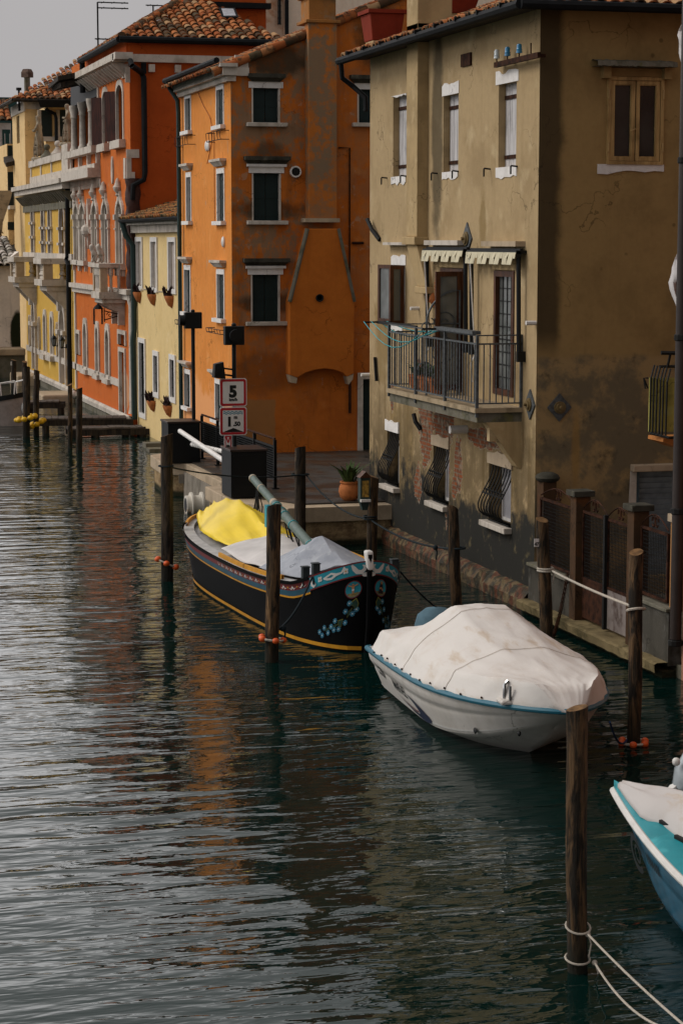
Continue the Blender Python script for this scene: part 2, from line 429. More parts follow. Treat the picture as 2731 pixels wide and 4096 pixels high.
def beige_extra(front):
    def f(m, c):
        x, y, z = m.xyz()
        wob = m.math('MULTIPLY', m.math('SUBTRACT', m.noise(1.6, 7, .65), .5), 2.2)
        wob2 = m.math('MULTIPLY', m.math('SUBTRACT', m.noise(5, 6, .65), .5), 1.)
        if not front:
            for cc, rr in (((11.35, 38.2, 3.9), (2, .5, .9)), ((11.35, 37.4, 2.3), (2, .35, .8)), ((11.35, 36.6, 2.0), (2, .3, 1.)), ((11.35, 31.2, 2.1), (2, .25, .6)), ((11.35, 32.6, 5.9), (2, .16, .5))):
                c = m.mix(m.math('MULTIPLY', m.blob(cc, rr, .5, .3), .6), c, (.19, .12, .035))
            # ochre run-off under the sills and balcony
            run = m.noise(1, 6, .65, m.map((6, 5.5, .35)))
            lowz = m.step(z, 3.6, 2.4)
            c = m.mix(m.math('MULTIPLY', m.math('MULTIPLY', m.step(run, .5, .68), lowz), .8), c, (.17, .105, .035))
            c = m.mix(m.math('MULTIPLY', m.math('MULTIPLY', m.step(m.noise(1.3, 6, .6, m.map((4, 4, .5), (3, 1, 2))), .52, .66), lowz), .7), c, (.58, .43, .22))
            # pits and holes in the lower plaster
            pit = m.step(m.voro(5.5, m.map((1, 1, .8))), .13, .05)
            c = m.mix(m.math('MULTIPLY', m.math('MULTIPLY', pit, m.step(m.noise(1.1, 3), .45, .6)), m.step(z, 2.9, 2.2)), c, (.03, .022, .014))
            mudz = m.math('MULTIPLY', m.step(m.math('ADD', z, wob), 3.6, 1.6), m.step(m.noise(2.4, 7, .68), .30, .52))
            c = m.mix(m.math('MULTIPLY', mudz, .85), c, (.125, .088, .042))
            # wet algae base
            wet = m.step(m.math('ADD', m.math('ADD', z, wob), wob2), 1.62, 1.08)
            c = m.mix(wet, c, m.mix(m.step(m.noise(3, 6, .65), .56, .7), (.026, .025, .021), (.12, .095, .05)))
            # bare brick where the plaster has fallen
            br = m.t.nodes.new('ShaderNodeTexBrick')
            mp = m.map((1, 1, 1), rot=(0, 0, 0)); sp = m.xyz(mp); cb = m.t.nodes.new('ShaderNodeCombineXYZ')
            m.L(sp[1], cb.inputs[0]); m.L(sp[2], cb.inputs[1]); m.L(cb.outputs[0], br.inputs['Vector'])
            br.inputs['Scale'].default_value = 1; br.inputs['Brick Width'].default_value = .24; br.inputs['Row Height'].default_value = .075; br.inputs['Mortar Size'].default_value = .012
            br.inputs['Color1'].default_value = (.25, .07, .022, 1); br.inputs['Color2'].default_value = (.16, .05, .02, 1); br.inputs['Mortar'].default_value = (.15, .115, .08, 1)
            bc = m.mix(m.step(m.noise(5, 7, .68), .47, .6), br.outputs['Color'], m.mix(m.step(m.noise(9, 4), .4, .6), (.07, .045, .03), (.26, .2, .14)))
            mask = None
            for cc, rr in (((11.35, 35.55, 2.45), (2, .42, .75)), ((11.35, 34.55, 2.55), (2, .55, .45)), ((11.35, 34.4, 1.9), (2, .2, 1.0)), ((11.35, 33.75, 1.85), (2, .2, .5)), ((11.35, 33.95, 1.45), (2, .14, .2)),
                           ((11.35, 32.45, 2.42), (2, .8, .17)), ((11.35, 31.68, 1.75), (2, .13, .6)), ((11.35, 36.0, 1.3), (2, .2, .35)), ((11.35, 37.6, 2.75), (2, .12, .3)), ((11.35, 35.95, 3.3), (2, .25, .2))):
                b = m.blob(cc, rr, .55, .06, 5)
                mask = b if mask is None else m.math('MAXIMUM', mask, b)
            c = m.mix(mask, c, bc); m.eh = m.math('MULTIPLY', m.math('ADD', mask, m.math('MULTIPLY', wet, .25)), -5)
            lip = m.math('SUBTRACT', m.step(mask, .02, .3), m.step(mask, .5, .95)); c = m.mix(m.math('MULTIPLY', lip, .6), c, (.42, .36, .27))
            c = m.mix(m.step(m.math('ADD', z, m.math('MULTIPLY', wob2, .2)), .22, .12), c, (.05, .045, .03))
            # soot under the eaves gutter leak
            c = m.mix(m.math('MULTIPLY', m.blob((11.35, 35.0, 7.5), (2, .3, 1.9), .3, .3), .75), c, (.045, .036, .022))
            return c
        # side towards the bridge: dark damp strip by the corner, grey patched render below
        strip = m.step(m.math('ADD', x, m.math('MULTIPLY', wob, .12)), 11.78, 11.62)
        strip = m.math('MULTIPLY', strip, m.step(z, 3.7, 4.3))
        c = m.mix(m.math('MULTIPLY', strip, .82), c, (.035, .026, .015))
        low = m.step(m.math('ADD', z, m.math('ADD', m.math('MULTIPLY', wob, .12), m.math('MULTIPLY', wob2, .06))), 3.92, 3.80)
        g = m.mix(m.step(m.noise(1.15, 8, .66, m.map((1, 1, 1), (4, 0, 9))), .42, .56), (.165, .13, .078), (.34, .23, .105))
        g = m.mix(m.step(m.noise(3.1, 8, .7), .54, .72, 0, .8), g, (.055, .046, .032))
        g = m.mix(m.math('MULTIPLY', m.blob((12.0, 30.1, 2.45), (.07, 2, .55), .12, .4), .55), g, (.34, .19, .05))
        c = m.mix(low, c, g)
        return c
    return f
M['beige'] = plaster('weathered beige plaster', (.435, .315, .17), (.29, .2, .1), (.50, .38, .22), k=.6, streak=.35, nsc=.9, extra=beige_extra(False), bump=.35)
M['beige_shaded_side'] = plaster('damp shade-toned beige plaster', (.35, .23, .092), (.2, .128, .052), k=.7, streak=.3, nsc=.8, extra=beige_extra(True), bump=.4, spots=.6)  # base colour lowered to carry the wall's shade; the stains are its own
M['beige_pier'] = plaster('beige plaster of chimney', (.46, .33, .17), (.2, .14, .07), (.56, .42, .24), k=.5, streak=.5)

house = root('plastered_house', 'weathered beige plaster house with iron railed balcony standing in the canal', 'house', (15, 34.6, 0))
ups = []   # openings of the canal wall
W_up = [FC.rect('c5', 203, 452, 266, 830), FC.rect('c5', 440, 452, 508, 808), FC.rect('c5', 700, 398, 780, 785)]
W_mid = FC.rect('c6', 335, 410, 428, 885)
D1 = FC.rect('c6', 712, 432, 880, 1408); D2 = FC.rect('c6', 1132, 452, 1280, 1452)
G = [FC.rect('c8', 290, 235, 383, 690), FC.rect('c8', 652, 350, 772, 835), FC.rect('c8', 1087, 490, 1256, 1005)]
rc = lambda r: [(r[0], r[2]), (r[0], r[3]), (r[1], r[3]), (r[1], r[2])]
mb = MB(); mb.wall(FC, [(BY0, -.8), (BY0, BZ), (BY1, BZ), (BY1, -.8)], [rc(r) for r in W_up + [W_mid, D1, D2] + G], .3)
mb.poly((BX0, BY1, -.8), (BX0, BY1, BZ), (BX1, BY1, BZ), (BX1, BY1, -.8)); mb.poly((BX1, BY0, -.8), (BX1, BY0, BZ), (BX1, BY1, BZ), (BX1, BY1, -.8))
mb.poly((BX0 + .02, BY0 + .02, 8.9), (BX1, BY0 + .02, 8.9), (BX1, BY1, 8.9), (BX0 + .02, BY1, 8.9))
WF = FF.rect('c5', 1212, 362, 1466, 776); SH = FF.rect('z8', 292, 1672, 900, 2700)
SH = (SH[0], SH[0] + 2.3, .45, SH[3])
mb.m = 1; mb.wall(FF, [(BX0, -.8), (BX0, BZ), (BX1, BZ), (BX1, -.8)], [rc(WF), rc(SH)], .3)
mb.build('wall', [M['beige'], M['beige_shaded_side']], house)

# brick footing awash at the waterline
m_ = NT('wet brick footing'); n_ = m_.noise(5, 7, .65)
m_.bump(m_.noise(9, 6), .8, .05)
M['footing'] = m_.done(m_.mix(m_.step(n_, .42, .6), m_.mix(m_.step(m_.voro(7, out='Color'), .3, .7), (.11, .036, .015), (.15, .105, .05)), (.03, .025, .014)), .75, .3)
mb = MB(); rnd = random.Random(3)
N = 60
def foot(i, j):
    y = BY0 + .02 + (BY1 - BY0) * i / N; w = .05 * mnoise.noise(Vector((y * 3, j * 2., 1)))
    d, z = ((-.02, .34 + w), (.10 + w, .30 + w * .8), (.17 + w, .15 + w), (.16 + w, -.5))[j]
    return FC.P(y, z, d)
mb.grid(foot, N + 1, 4); mb.build('footing', M['footing'], house)

# canal-side upper windows: set-back board shutters, ragged lintels and sills
hooks = MB()
for i, r in enumerate(W_up):
    u0, u1, z0, z1 = r
    w = MB(); um = (u0 + u1) / 2
    for k in range(4):
        a, b = u0 + (u1 - u0) * k / 4, u0 + (u1 - u0) * (k + 1) / 4
        w.fbox(FC, a + .004, b - .004, z0, z1, -.15, -.12 + (.004 if k % 2 else 0))
    wo = w.build('window_shutter', M['grey_shutter'], house)
    s = MB()
    for f in (.13, .84): s.fbox(FC, u0, u1, z0 + (z1 - z0) * f - .03, z0 + (z1 - z0) * f + .03, -.115, -.10)
    build_each(s, 'iron_strap', M['rusty_iron'], wo)
    l = MB()
    def rag(ua, ub, za, zb, top, seed):
        rr = random.Random(seed); n = 7; pts = [(ua, za), (ub, za)]; e = []
        for k in range(n + 1): e.append((ub + (ua - ub) * k / n, zb + rr.uniform(-.035, .035)))
        p = pts + e
        return p if top else [(u, za + zb - z) for u, z in p]
    lr = [FC.rect('c5', 195, 462, 265, 498), FC.rect('c5', 435, 402, 513, 451), FC.rect('c5', 688, 348, 794, 400)][i]
    sr = [FC.rect('c5', 195, 830, 263, 864), FC.rect('c5', 435, 807, 508, 838), FC.rect('c5', 688, 786, 785, 830)][i]
    l.fpoly(FC, rag(lr[0], lr[1], z1 - .005, lr[3], True, i), -.01, .012)
    l.build('window_lintel', M['white_patch'], house)
    l = MB(); l.fpoly(FC, rag(sr[0], sr[1], sr[2], z0 + .01, False, i + 9), -.01, .014); l.build('window_sill', M['white_patch'], house)
    for u in (sr[1] + .28, sr[0] - .02):
        hooks.tube([FC.P(u, z0 + .0, 0), FC.P(u, z0 + .01, .1), FC.P(u - .03, z0 + .0, .12), FC.P(u - .03, z0 - .12, .12)], .014, 5)
build_each(hooks, 'shutter_hook', M['iron'], house)

# eaves, roof, gutters
ez = BZ + .02; OV = .42
pit = math.tan(R(19)); L = 4.6
ex0, ey0 = BX0 - OV, BY0 - OV
eyl = BY1 + .35
upc = Vector((1, 0, pit)); upf = Vector((0, 1, pit))
sl = L / upc.normalized().x
tiled_roof('roof', M['tile'], house, (ex0, ey0, ez), (ex0, eyl, ez), upc, 5.0, keep=lambda s, t: s * (eyl - ey0) > t * upc.normalized().x - .1)
tiled_roof('roof', M['tile'], house, (ex0, ey0, ez), (BX1, ey0, ez), upf, 5.0, keep=lambda s, t: s * (BX1 - ex0) > t * upf.normalized().y - .1)
mb = MB(); 
c = upc.normalized()
for k in range(14):
    p = Vector((ex0, ey0, ez)) + Vector((1, 1, pit)) * (k * .33)
    q = p + Vector((1, 1, pit)) * .36
    mb.tube([p + Vector((0, 0, .02)), q + Vector((0, 0, -.0))], [.125, .10], 8)
mb.build('ridge_tile', M['tile'], house, smooth=50)
mb = MB(); mb.poly((ex0, ey0, ez - .05), (BX0 + .05, BY0 + .05, ez - .03), (BX0 + .05, eyl, ez - .03), (ex0, eyl, ez - .05)); mb.poly((ex0, ey0, ez - .05), (BX1, ey0, ez - .05), (BX1, BY0 + .05, ez - .03), (BX0 + .05, BY0 + .05, ez - .03))
mb.build('eaves_soffit', M['dark_wood'], house)
mb = MB(); gx = ex0 - .07
mb.tube([(gx, ey0 - .05, ez - .03), (gx, eyl + .1, ez - .06)], .075, 8); mb.tube([(gx, ey0 - .07, ez - .03), (BX1, ey0 - .07, ez - .03)], .075, 8)
for y in [BY0 + .2 + k * 1.05 for k in range(9)]: mb.box(gx - .085, gx + .085, y - .015, y + .015, ez - .01, ez + .055)
mb.build('gutter', M['gutter'], house, smooth=True)
mb = MB(); a = Vector((gx, eyl - .05, ez - .08))
mb.tube([a, a + Vector((.03, 0, -.3)), a + Vector((.25, .02, -.45)), (BX0 - .06, eyl - .25, ez - .75), (BX0 - .06, eyl - .28, ez - 1.0)], .05, 8)
mb.build('drainpipe', M['gutter'], house, smooth=True)

# chimney pier on the canal wall, corbelled off at balcony level, rising through the roof
pu0 = FC.uz('c5', 316, 500, .2)[0]; pu1 = FC.uz('c5', 265, 500, .2)[0]
zc = FC.uz('c6', 520, 235, .2)[1]; zb = FC.uz('c6', 555, 605, .05)[1]
mb = MB(); mb.fbox(FC, pu0, pu1, zc + .1, BZ + .3, -.05, .2); mb.box(BX0 - .2, BX0 + .42, pu0, pu1, BZ - .04, 12.5)
mb.fbox(FC, pu0 - .06, pu1 + .06, zc - .04, zc + .1, -.05, .26)
mid = (pu0 + pu1) / 2
for (ua, ub, z, d), (uc, ud, z2, d2) in (((pu0 + .02, pu1 - .02, zc - .04, .2), (pu0 - .32, pu0 + .22, zb + .06, .12)),):
    mb.hexa([FC.P(uc, z2, -.02), FC.P(ud, z2, -.02), FC.P(ud, z2, d2), FC.P(uc, z2, d2), FC.P(ua, z, -.02), FC.P(ub, z, -.02), FC.P(ub, z, d), FC.P(ua, z, d)])
mb.fbox(FC, pu0 - .36, pu0 + .26, zb - .06, zb + .06, -.02, .15)
mb.build('chimney_stack', M['beige_pier'], house, bevel=.012)

# vent grille, wall hooks and the old insulator bracket
r = FC.rect('c5', 528, 258, 573, 306); mb = MB(); mb.fbox(FC, *r, 0, .03); mb.build('vent_grille', M['rusty_iron'], house)
mb = MB(); a = FC.uz('c5', 683, 307, .12); b = FC.uz('c5', 889, 318, .12)
mb.bar(FC.P(a[0], a[1], .12), FC.P(b[0], a[1], .12), .05, .08); mb.bar(FC.P(b[0] + .12, a[1], -.02), FC.P(b[0] + .12, a[1], .14), .05)
for x in (690, 740, 795, 850): u = FC.uz('c5', x, 300, .12)[0]; mb.tube([FC.P(u, a[1], .12), FC.P(u, a[1] + (.2 if x > 820 else .1), .12)], .012, 5)
br_ = mb.build('insulator_bracket', M['rusty_iron'], house)
M['blue_glass'] = plain('blue glazed insulator', (.03, .22, .42), .15, .6, var=.1); M['white_glaze'] = plain('white glazed insulator', (.6, .66, .68), .15, .6, var=.1)
for k, x in enumerate((690, 740, 795)):
    u = FC.uz('c5', x, 300, .12)[0]; mb = MB(); c = FC.P(u, a[1] + .09, .12)
    mb.lathe([(.022, 0), (.05, .006), (.042, .045), (.047, .06), (.038, .075), (.042, .115), (.028, .14), (.008, .145)], c, 12)
    mb.build('insulator', M['white_glaze' if k == 0 else 'blue_glass'], br_, smooth=True)
M['bronze'] = plain('dull bronze', (.19, .13, .05), .6, .4, var=.4, scale=20)
def anchor(F, u, z, s, nm='wall_anchor'):
    mb = MB(); mb.fpoly(F, [(u - s, z), (u, z - s * 1.1), (u + s, z), (u, z + s * 1.1)], -.01, .025)
    pl = mb.build(nm, M['grey_iron'], house)
    mb = MB(); n = 18; pts = lambda rr: [(u + rr * math.cos(2 * math.pi * k / n), z + rr * math.sin(2 * math.pi * k / n)) for k in range(n)]
    mb.fpoly(F, pts(s * .48), .02, .05); mb.fpoly(F, pts(s * .34), .05, .075); mb.fpoly(F, pts(s * .12), .07, .12)
    mb.build('anchor_boss', M['bronze'], pl, smooth=True)
u, z = FF.uz('c7', 503, 1350); anchor(FF, u, z, .195)
u, z = FC.uz('c6', 1415, 1505); anchor(FC, u, z, .21)
u, z = FC.uz('c6', 922, 205); anchor(FC, u, z, .24)

# front window and roller shutter towards the bridge
u0, u1, z0, z1 = WF; um = (u0 + u1) / 2
mb = MB(); fr = .075
def frame(mb, F, u0, u1, z0, z1, w, d0, d1): mb.ring(F, [(u0, z0), (u0, z1), (u1, z1), (u1, z0)], [(u0 + w, z0 + w), (u0 + w, z1 - w), (u1 - w, z1 - w), (u1 - w, z0 + w)], d0, d1)
frame(mb, FF, u0 - .01, u1 + .01, z0 - .01, z1 + .01, .05, -.1, .04)
fo = mb.build('window_frame', M['tan_wood'], house)
for a, b in ((u0 + .045, um), (um, u1 - .045)):
    mb = MB(); frame(mb, FF, a + .003, b - .003, z0 + .045, z1 - .045, .055, -.06, .022); frame(mb, FF, a + .05, b - .05, z0 + .095, z1 - .095, .018, -.06, .008)
    mb.build('casement', M['tan_wood'], fo)
    mb = MB(); mb.poly(*[FF.P(u, z, -.03) for u, z in rc((a + .06, b - .06, z0 + .1, z1 - .1))]); mb.build('pane', M['glass'], fo)
mb = MB(); mb.tube([FF.P(um - .02, (z0 + z1) / 2 - .12, .03), FF.P(um - .02, (z0 + z1) / 2 - .12, .07), FF.P(um - .1, (z0 + z1) / 2 - .16, .07)], .012, 5); mb.build('window_handle', M['tan_wood'], fo)
mb = MB()
for z in (z0 + .25, z1 - .25):
    for u in (u0 + .01, u1 - .01): mb.tube([FF.P(u, z - .07, .045), FF.P(u, z + .07, .045)], .016, 6)
build_each(mb, 'hinge', M['tan_wood'], fo)
a = FF.uz('c5', 1165, 298, .25); b = FF.uz('c5', 1540, 298, .25)
mb = MB(); N = 30
mb.grid(lambda i, j: FF.P(a[0] + (b[0] - a[0]) * i / N, a[1] + (.05, .075, .04, -.03, -.03)[j] + .018 * mnoise.noise(Vector((i * .9, j, 3))), (-.02, .04, .26, .27, -.02)[j] + .02 * mnoise.noise(Vector((i * .7, j, 9)))), N + 1, 5)
mb.build('window_canopy', M['grey_stone'], house)
mb = MB()
for x in (1205, 1490): u = FF.uz('c5', x, 340, .1)[0]; mb.fbox(FF, u - .05, u + .07, a[1] - .2, a[1] - .03, -.02, .14)
mb.fbox(FF, u0 - .06, u1 + .06, z1 + .01, z1 + .13, -.02, .035)
build_each(mb, 'canopy_bracket', M['beige_shaded_side'], house)
s = FF.rect('c5', 1163, 778, 1474, 815); mb = MB(); mb.fpoly(FF, rag(s[0], s[1], s[2], z0, False, 4), -.01, .02); mb.build('window_sill', M['white_patch'], house)
u0, u1, z0, z1 = SH
mb = MB(); n = int((z1 - z0) / .085)
for k in range(n):
    z = z0 + k * .085
    mb.hexa([FF.P(u0, z, -.16), FF.P(u1, z, -.16), FF.P(u1, z, -.14), FF.P(u0, z, -.14), FF.P(u0, z + .084, -.16), FF.P(u1, z + .084, -.16), FF.P(u1, z + .084, -.105), FF.P(u0, z + .084, -.105)])
M['steel_blue'] = plain('grey blue shutter paint', (.24, .29, .33), .5, .4, var=.35, scale=5)
mb.build('roller_shutter', M['steel_blue'], house)
mb = MB(); mb.fbox(FF, u0, u0 + .06, z0, z1, -.14, -.02); mb.build('shutter_rail', plain('blue steel rail', (.06, .11, .14), .5, .4), house)
mb = MB(); mb.fpoly(FF, [(u0 - .11, z0), (u0 - .13, (z0 + z1) / 2), (u0 - .1, z1), (u0, z1), (u0, z0)], -.01, .015); mb.build('doorway_trim', M['white_stone'], house)
l = FF.rect('z8', 255, 1600, 830, 1672, .12); mb = MB(); mb.fbox(FF, l[0], l[0] + 2.9, l[2], l[3], -.02, .14); mb.build('doorway_lintel', M['tan_stone'], house, bevel=.015)

# casement window beside the chimney foot, one leaf swung open
u0, u1, z0, z1 = W_mid
mb = MB(); frame(mb, FC, u0, u1, z0, z1, .06, -.12, -.02); fo = mb.build('window_frame', M['brown_wood'], house)
mb = MB(); mb.poly(*[FC.P(u, z, -.07) for u, z in rc((u0 + .05, u1 - .05, z0 + .05, z1 - .05))]); mb.build('pane', M['net_glass'], fo)
W = .62
def leaf(nm, hinge, out, parent, z0, z1, w=.07, th=.04):
    """casement leaf from hinge point to outer point (plan x, y)"""
    h, o = Vector((*hinge, 0)), Vector((*out, 0)); t = (o - h).normalized(); n = Vector((-t.y, t.x, 0)) * th / 2
    mb = MB(); Lh = (o - h).length
    def bx(a, b, za, zb): mb.hexa([h + t * a - n + Vector((0, 0, za)), h + t * b - n + Vector((0, 0, za)), h + t * b + n + Vector((0, 0, za)), h + t * a + n + Vector((0, 0, za)), h + t * a - n + Vector((0, 0, zb)), h + t * b - n + Vector((0, 0, zb)), h + t * b + n + Vector((0, 0, zb)), h + t * a + n + Vector((0, 0, zb))])
    bx(0, w, z0, z1); bx(Lh - w, Lh, z0, z1); bx(w, Lh - w, z0, z0 + w); bx(w, Lh - w, z1 - w, z1)
    ob = mb.build(nm, M['brown_wood'], parent)
    g = MB(); g.poly(*[h + t * a + Vector((0, 0, z)) for a, z in ((w, z0 + w), (w, z1 - w), (Lh - w, z1 - w), (Lh - w, z0 + w))]); g.build('pane', M['net_glass'], ob if parent is house else parent)
    return ob
leaf('casement', (11.33, u1 + .02), (11.24, u1 + .55), fo, z0 + .02, z1)
leaf('casement', (11.33, u0 - .0), (11.05, u0 - .05), fo, z0 + .02, z1)
mb = MB()
for z in (z0 + .2, z1 - .2): mb.tube([(11.31, u1 + .015, z - .06), (11.31, u1 + .015, z + .06)], .02, 6)
build_each(mb, 'hinge', plain('brass', (.5, .32, .05), .35, .5, .8), fo)
r = FC.rect('c6', 262, 238, 440, 256, .12); mb = MB(); mb.fbox(FC, r[0], r[1], r[2], r[2] + .05, -.01, .14); mb.build('window_canopy', M['white_stone'], house)
r = FC.rect('c6', 325, 338, 438, 398); mb = MB(); mb.fpoly(FC, rag(r[0], r[1], z1, r[3], True, 21), -.01, .014); mb.build('window_lintel', M['white_patch'], house)
r = FC.rect('c6', 325, 893, 412, 938); mb = MB(); mb.fpoly(FC, rag(r[0], r[1], r[2], z0, False, 22), -.01, .014); mb.build('window_sill', M['white_patch'], house)

# balcony doors
for i, (u0, u1, z0, z1) in enumerate((D1, D2)):
    mb = MB(); frame(mb, FC, u0, u1, z0, z1, .09, -.1, .02); fo = mb.build('balcony_door', M['brown_wood'], house)
    mb = MB(); mb.poly(*[FC.P(u, z, -.05) for u, z in rc((u0 + .08, u1 - .08, z0 + .08, z1 - .08))]); mb.build('pane', M['net_glass'], fo)
    if i == 1:
        mb = MB()
        for k in range(1, 9): z = z0 + .08 + (z1 - z0 - .16) * k / 9; mb.fbox(FC, u0 + .09, u1 - .09, z - .008, z + .008, -.048, -.04)
        for k in range(1, 4): u = u0 + .08 + (u1 - u0 - .16) * k / 4; mb.fbox(FC, u - .008, u + .008, z0 + .09, z1 - .09, -.048, -.038)
        mb.build('door_grille', M['iron'], fo)
    else:
        leaf('door_leaf', (11.33, u0 + .04), (10.86, u0 - .02), fo, z0 + .05, z1 - .05, .08)
        mb = MB(); mb.fbox(FC, u0 + .45, u1 - .1, z1 - .26, z1 - .11, -.049, -.03); mb.build('rolled_blind', M['white_paint'], fo)
    mb = MB(); mb.fbox(FC, u0 - .08, u1 + .08, z1 + .01, z1 + .2, -.01, .02); mb.build('door_lintel', M['beige_pier'], house)

# awnings with scalloped valances
M['awning'] = plaster('cream awning canvas', (.62, .56, .40), (.4, .36, .25), k=.3, streak=.2, nsc=3, bump=.1)
au0 = FC.uz('c6', 1385, 285, 0)[0]; AD = 11.35 - ony('c6', 1300, 380, au0).x
for i, (xa, xb) in enumerate(((567, 884), (912, 1300))):
    D = AD
    u1, z = FC.uz('c6', xa, 296 if i == 0 else 308, D); u0 = FC.uz('c6', xb, 300, D)[0]
    mb = MB(); mb.fbox(FC, u0, u1, z - .02, z + .03, .0, D); mb.tube([FC.P(u0 + .0, z - .03, D - .04), FC.P(u1, z - .03, D - .04)], .05, 8); mb.fbox(FC, u0, u1, z + .031, z + .06, .06, D - .06)
    aw = mb.build('awning', M['black_metal'], house, smooth=True)
    n = 8; mb = MB(); vh = .185
    for k in range(n):
        s0, s1 = u0 + (u1 - u0) * k / n, u0 + (u1 - u0) * (k + 1) / n; w_ = (s1 - s0)
        for q, (qa, qb, lo) in enumerate(((0, .3, z - vh * .5), (.3, 1, z - vh))):
            d = D + .02 + .03 * ((k + q) % 2)
            mb.hexa([FC.P(s0 + w_ * qa, lo, d), FC.P(s0 + w_ * qb, lo, d), FC.P(s0 + w_ * qb, lo, d + .008), FC.P(s0 + w_ * qa, lo, d + .008), FC.P(s0 + w_ * qa, z, D), FC.P(s0 + w_ * qb, z, D), FC.P(s0 + w_ * qb, z, D + .01), FC.P(s0 + w_ * qa, z, D + .01)])
    mb.build('valance', M['awning'], aw)
    mb = MB()
    for u in (u0 + .06, u1 - .06):
        mb.tube([FC.P(u, z - .05, D - .06), FC.P(u - .02, z - 1.55, .1)], .035, 6); mb.fbox(FC, u - .06, u + .02, z - 1.66, z - 1.5, 0, .13)
    build_each(mb, 'awning_arm', M['black_metal'], aw)
    mb = MB(); u = u1 - .16 if i == 0 else u1 - .22
    mb.tube([FC.P(u, z - .1, D + .02), FC.P(u + .06, z - 1.65, D - .1), FC.P(u + .02, z - 1.8, D - .02), FC.P(u + .02, z - 2.1, D - .05)], .014, 5); mb.build('awning_crank', M['white_paint'], aw)
    r = FC.rect('c6', *((602, 238, 865, 270) if i == 0 else (1052, 252, 1322, 276)), .1)
    mb = MB(); mb.fbox(FC, r[0], r[1], z + .09, z + .17, -.01, .16); mb.build('door_canopy', M['white_stone'] if i == 0 else M['tan_stone'], house)

# balcony: slab, tiled edge, railing
e1 = onx('c6', 1352, 1525, 11.35); yb = e1.y
c1_ = ony('c6', 978, 1548, yb); BD = 11.35 - c1_.x; bz = c1_.z
far = onx('c6', 282, 1395, c1_.x); yf = far.y
mb = MB(); mb.fbox(FC, yb + .05, yf - .05, bz - .2, bz - .05, -.02, BD - .05); bal = mb.build('balcony', M['grey_stone'], house)
mb = MB(); mb.fbox(FC, yb, yf, bz - .05, bz + .02, -.01, BD); mb.build('balcony_floor', plaster('worn balcony edge tiles', (.40, .31, .2), (.16, .12, .07), k=.7, streak=.3, nsc=4), bal)
mb = MB(); H = 1.0; top = bz + H; inn = BD - .05
def rail(pts, r=.02): mb.tube(pts, r, 5)
mb.bar(FC.P(yb + .04, top, inn), FC.P(yf - .04, top, inn), .04, .025); mb.bar(FC.P(yb + .04, top, inn), FC.P(yb + .04, top, .0), .04, .025); mb.bar(FC.P(yf - .04, top, inn), FC.P(yf - .04, top, 0), .04, .025)
for zz in (bz + .09, top + .13):
    mb.bar(FC.P(yb + .04, zz, inn), FC.P(yf - .04, zz, inn), .035, .02); mb.bar(FC.P(yb + .04, zz, inn), FC.P(yb + .04, zz, 0), .035, .02); mb.bar(FC.P(yf - .04, zz, inn), FC.P(yf - .04, zz, 0), .035, .02)
for u in [yb + .04 + (yf - yb - .08) * k / 3 for k in range(4)]: mb.bar(FC.P(u, bz - .12, inn + .01), FC.P(u, top + .13, inn + .01), .045)
mb.bar(FC.P(yb + .04, bz, .02), FC.P(yb + .04, top + .13, .02), .04)
rl = mb.build('balcony_railing', M['grey_iron'], bal)
bars = []
for k in range(1, 33): u = yb + .04 + (yf - yb - .08) * k / 33; bars.append(FC.P(u, 0, inn))
for k in range(1, 7): bars.append(FC.P(yb + .04, 0, inn - (inn - .02) * k / 7)); bars.append(FC.P(yf - .04, 0, inn - (inn - .02) * k / 7))
mb = MB()
for p in bars: mb.tube([p + Vector((0, 0, bz + .09)), p + Vector((0, 0, top))], .011, 5)
build_each(mb, 'baluster', M['grey_iron'], bal)
mb = MB(); mb.bar(FC.P(yb + .1, top + .17, inn + .0), FC.P(yb + 2.0, top + .17, inn), .14, .05); mb.build('railing_shelf', M['grey_iron'], bal)
# quarter-arch scroll screen standing on the balcony
ys = onx('c6', 915, 1000, 11.3).y + .35
mb = MB(); zt = bz + 1.75
arc = [FC.P(ys, bz + 1.2 + (zt - bz - 1.2) * math.sin(math.pi / 2 * k / 8), .06 + (BD - .2) * (1 - (1 - math.cos(math.pi / 2 * k / 8)) * .0) * math.cos(math.pi / 2 * k / 8)) for k in range(9)]
mb.tube([FC.P(ys, bz, BD - .14)] + arc + [FC.P(ys, bz, .06)], .02, 5)
def scroll(c, r, t0, turns, n=22, s=1): return [c + FC.P(0, math.sin(t0 + s * turns * 2 * math.pi * k / n) * r * (1 - .75 * k / n), math.cos(t0 + s * turns * 2 * math.pi * k / n) * r * (1 - .75 * k / n)) - FC.P(0, 0, 0) for k in range(n + 1)]
for (dz, dd, r, t) in ((1.2, .3, .22, 0), (1.15, .62, .16, 2), (.75, .38, .28, 1), (.3, .35, .25, 3), (.45, .65, .14, 0)): mb.tube(scroll(FC.P(ys, bz + dz, dd), r, t, 1.4), .010, 4)
mb.tube([FC.P(ys, bz + 1.2, .06), FC.P(ys, bz + 1.2, BD - .14)], .012, 4)
tag(mb.build('iron_screen', M['grey_iron']), 'scrolled grey iron screen with arched top standing on the balcony', 'screen')
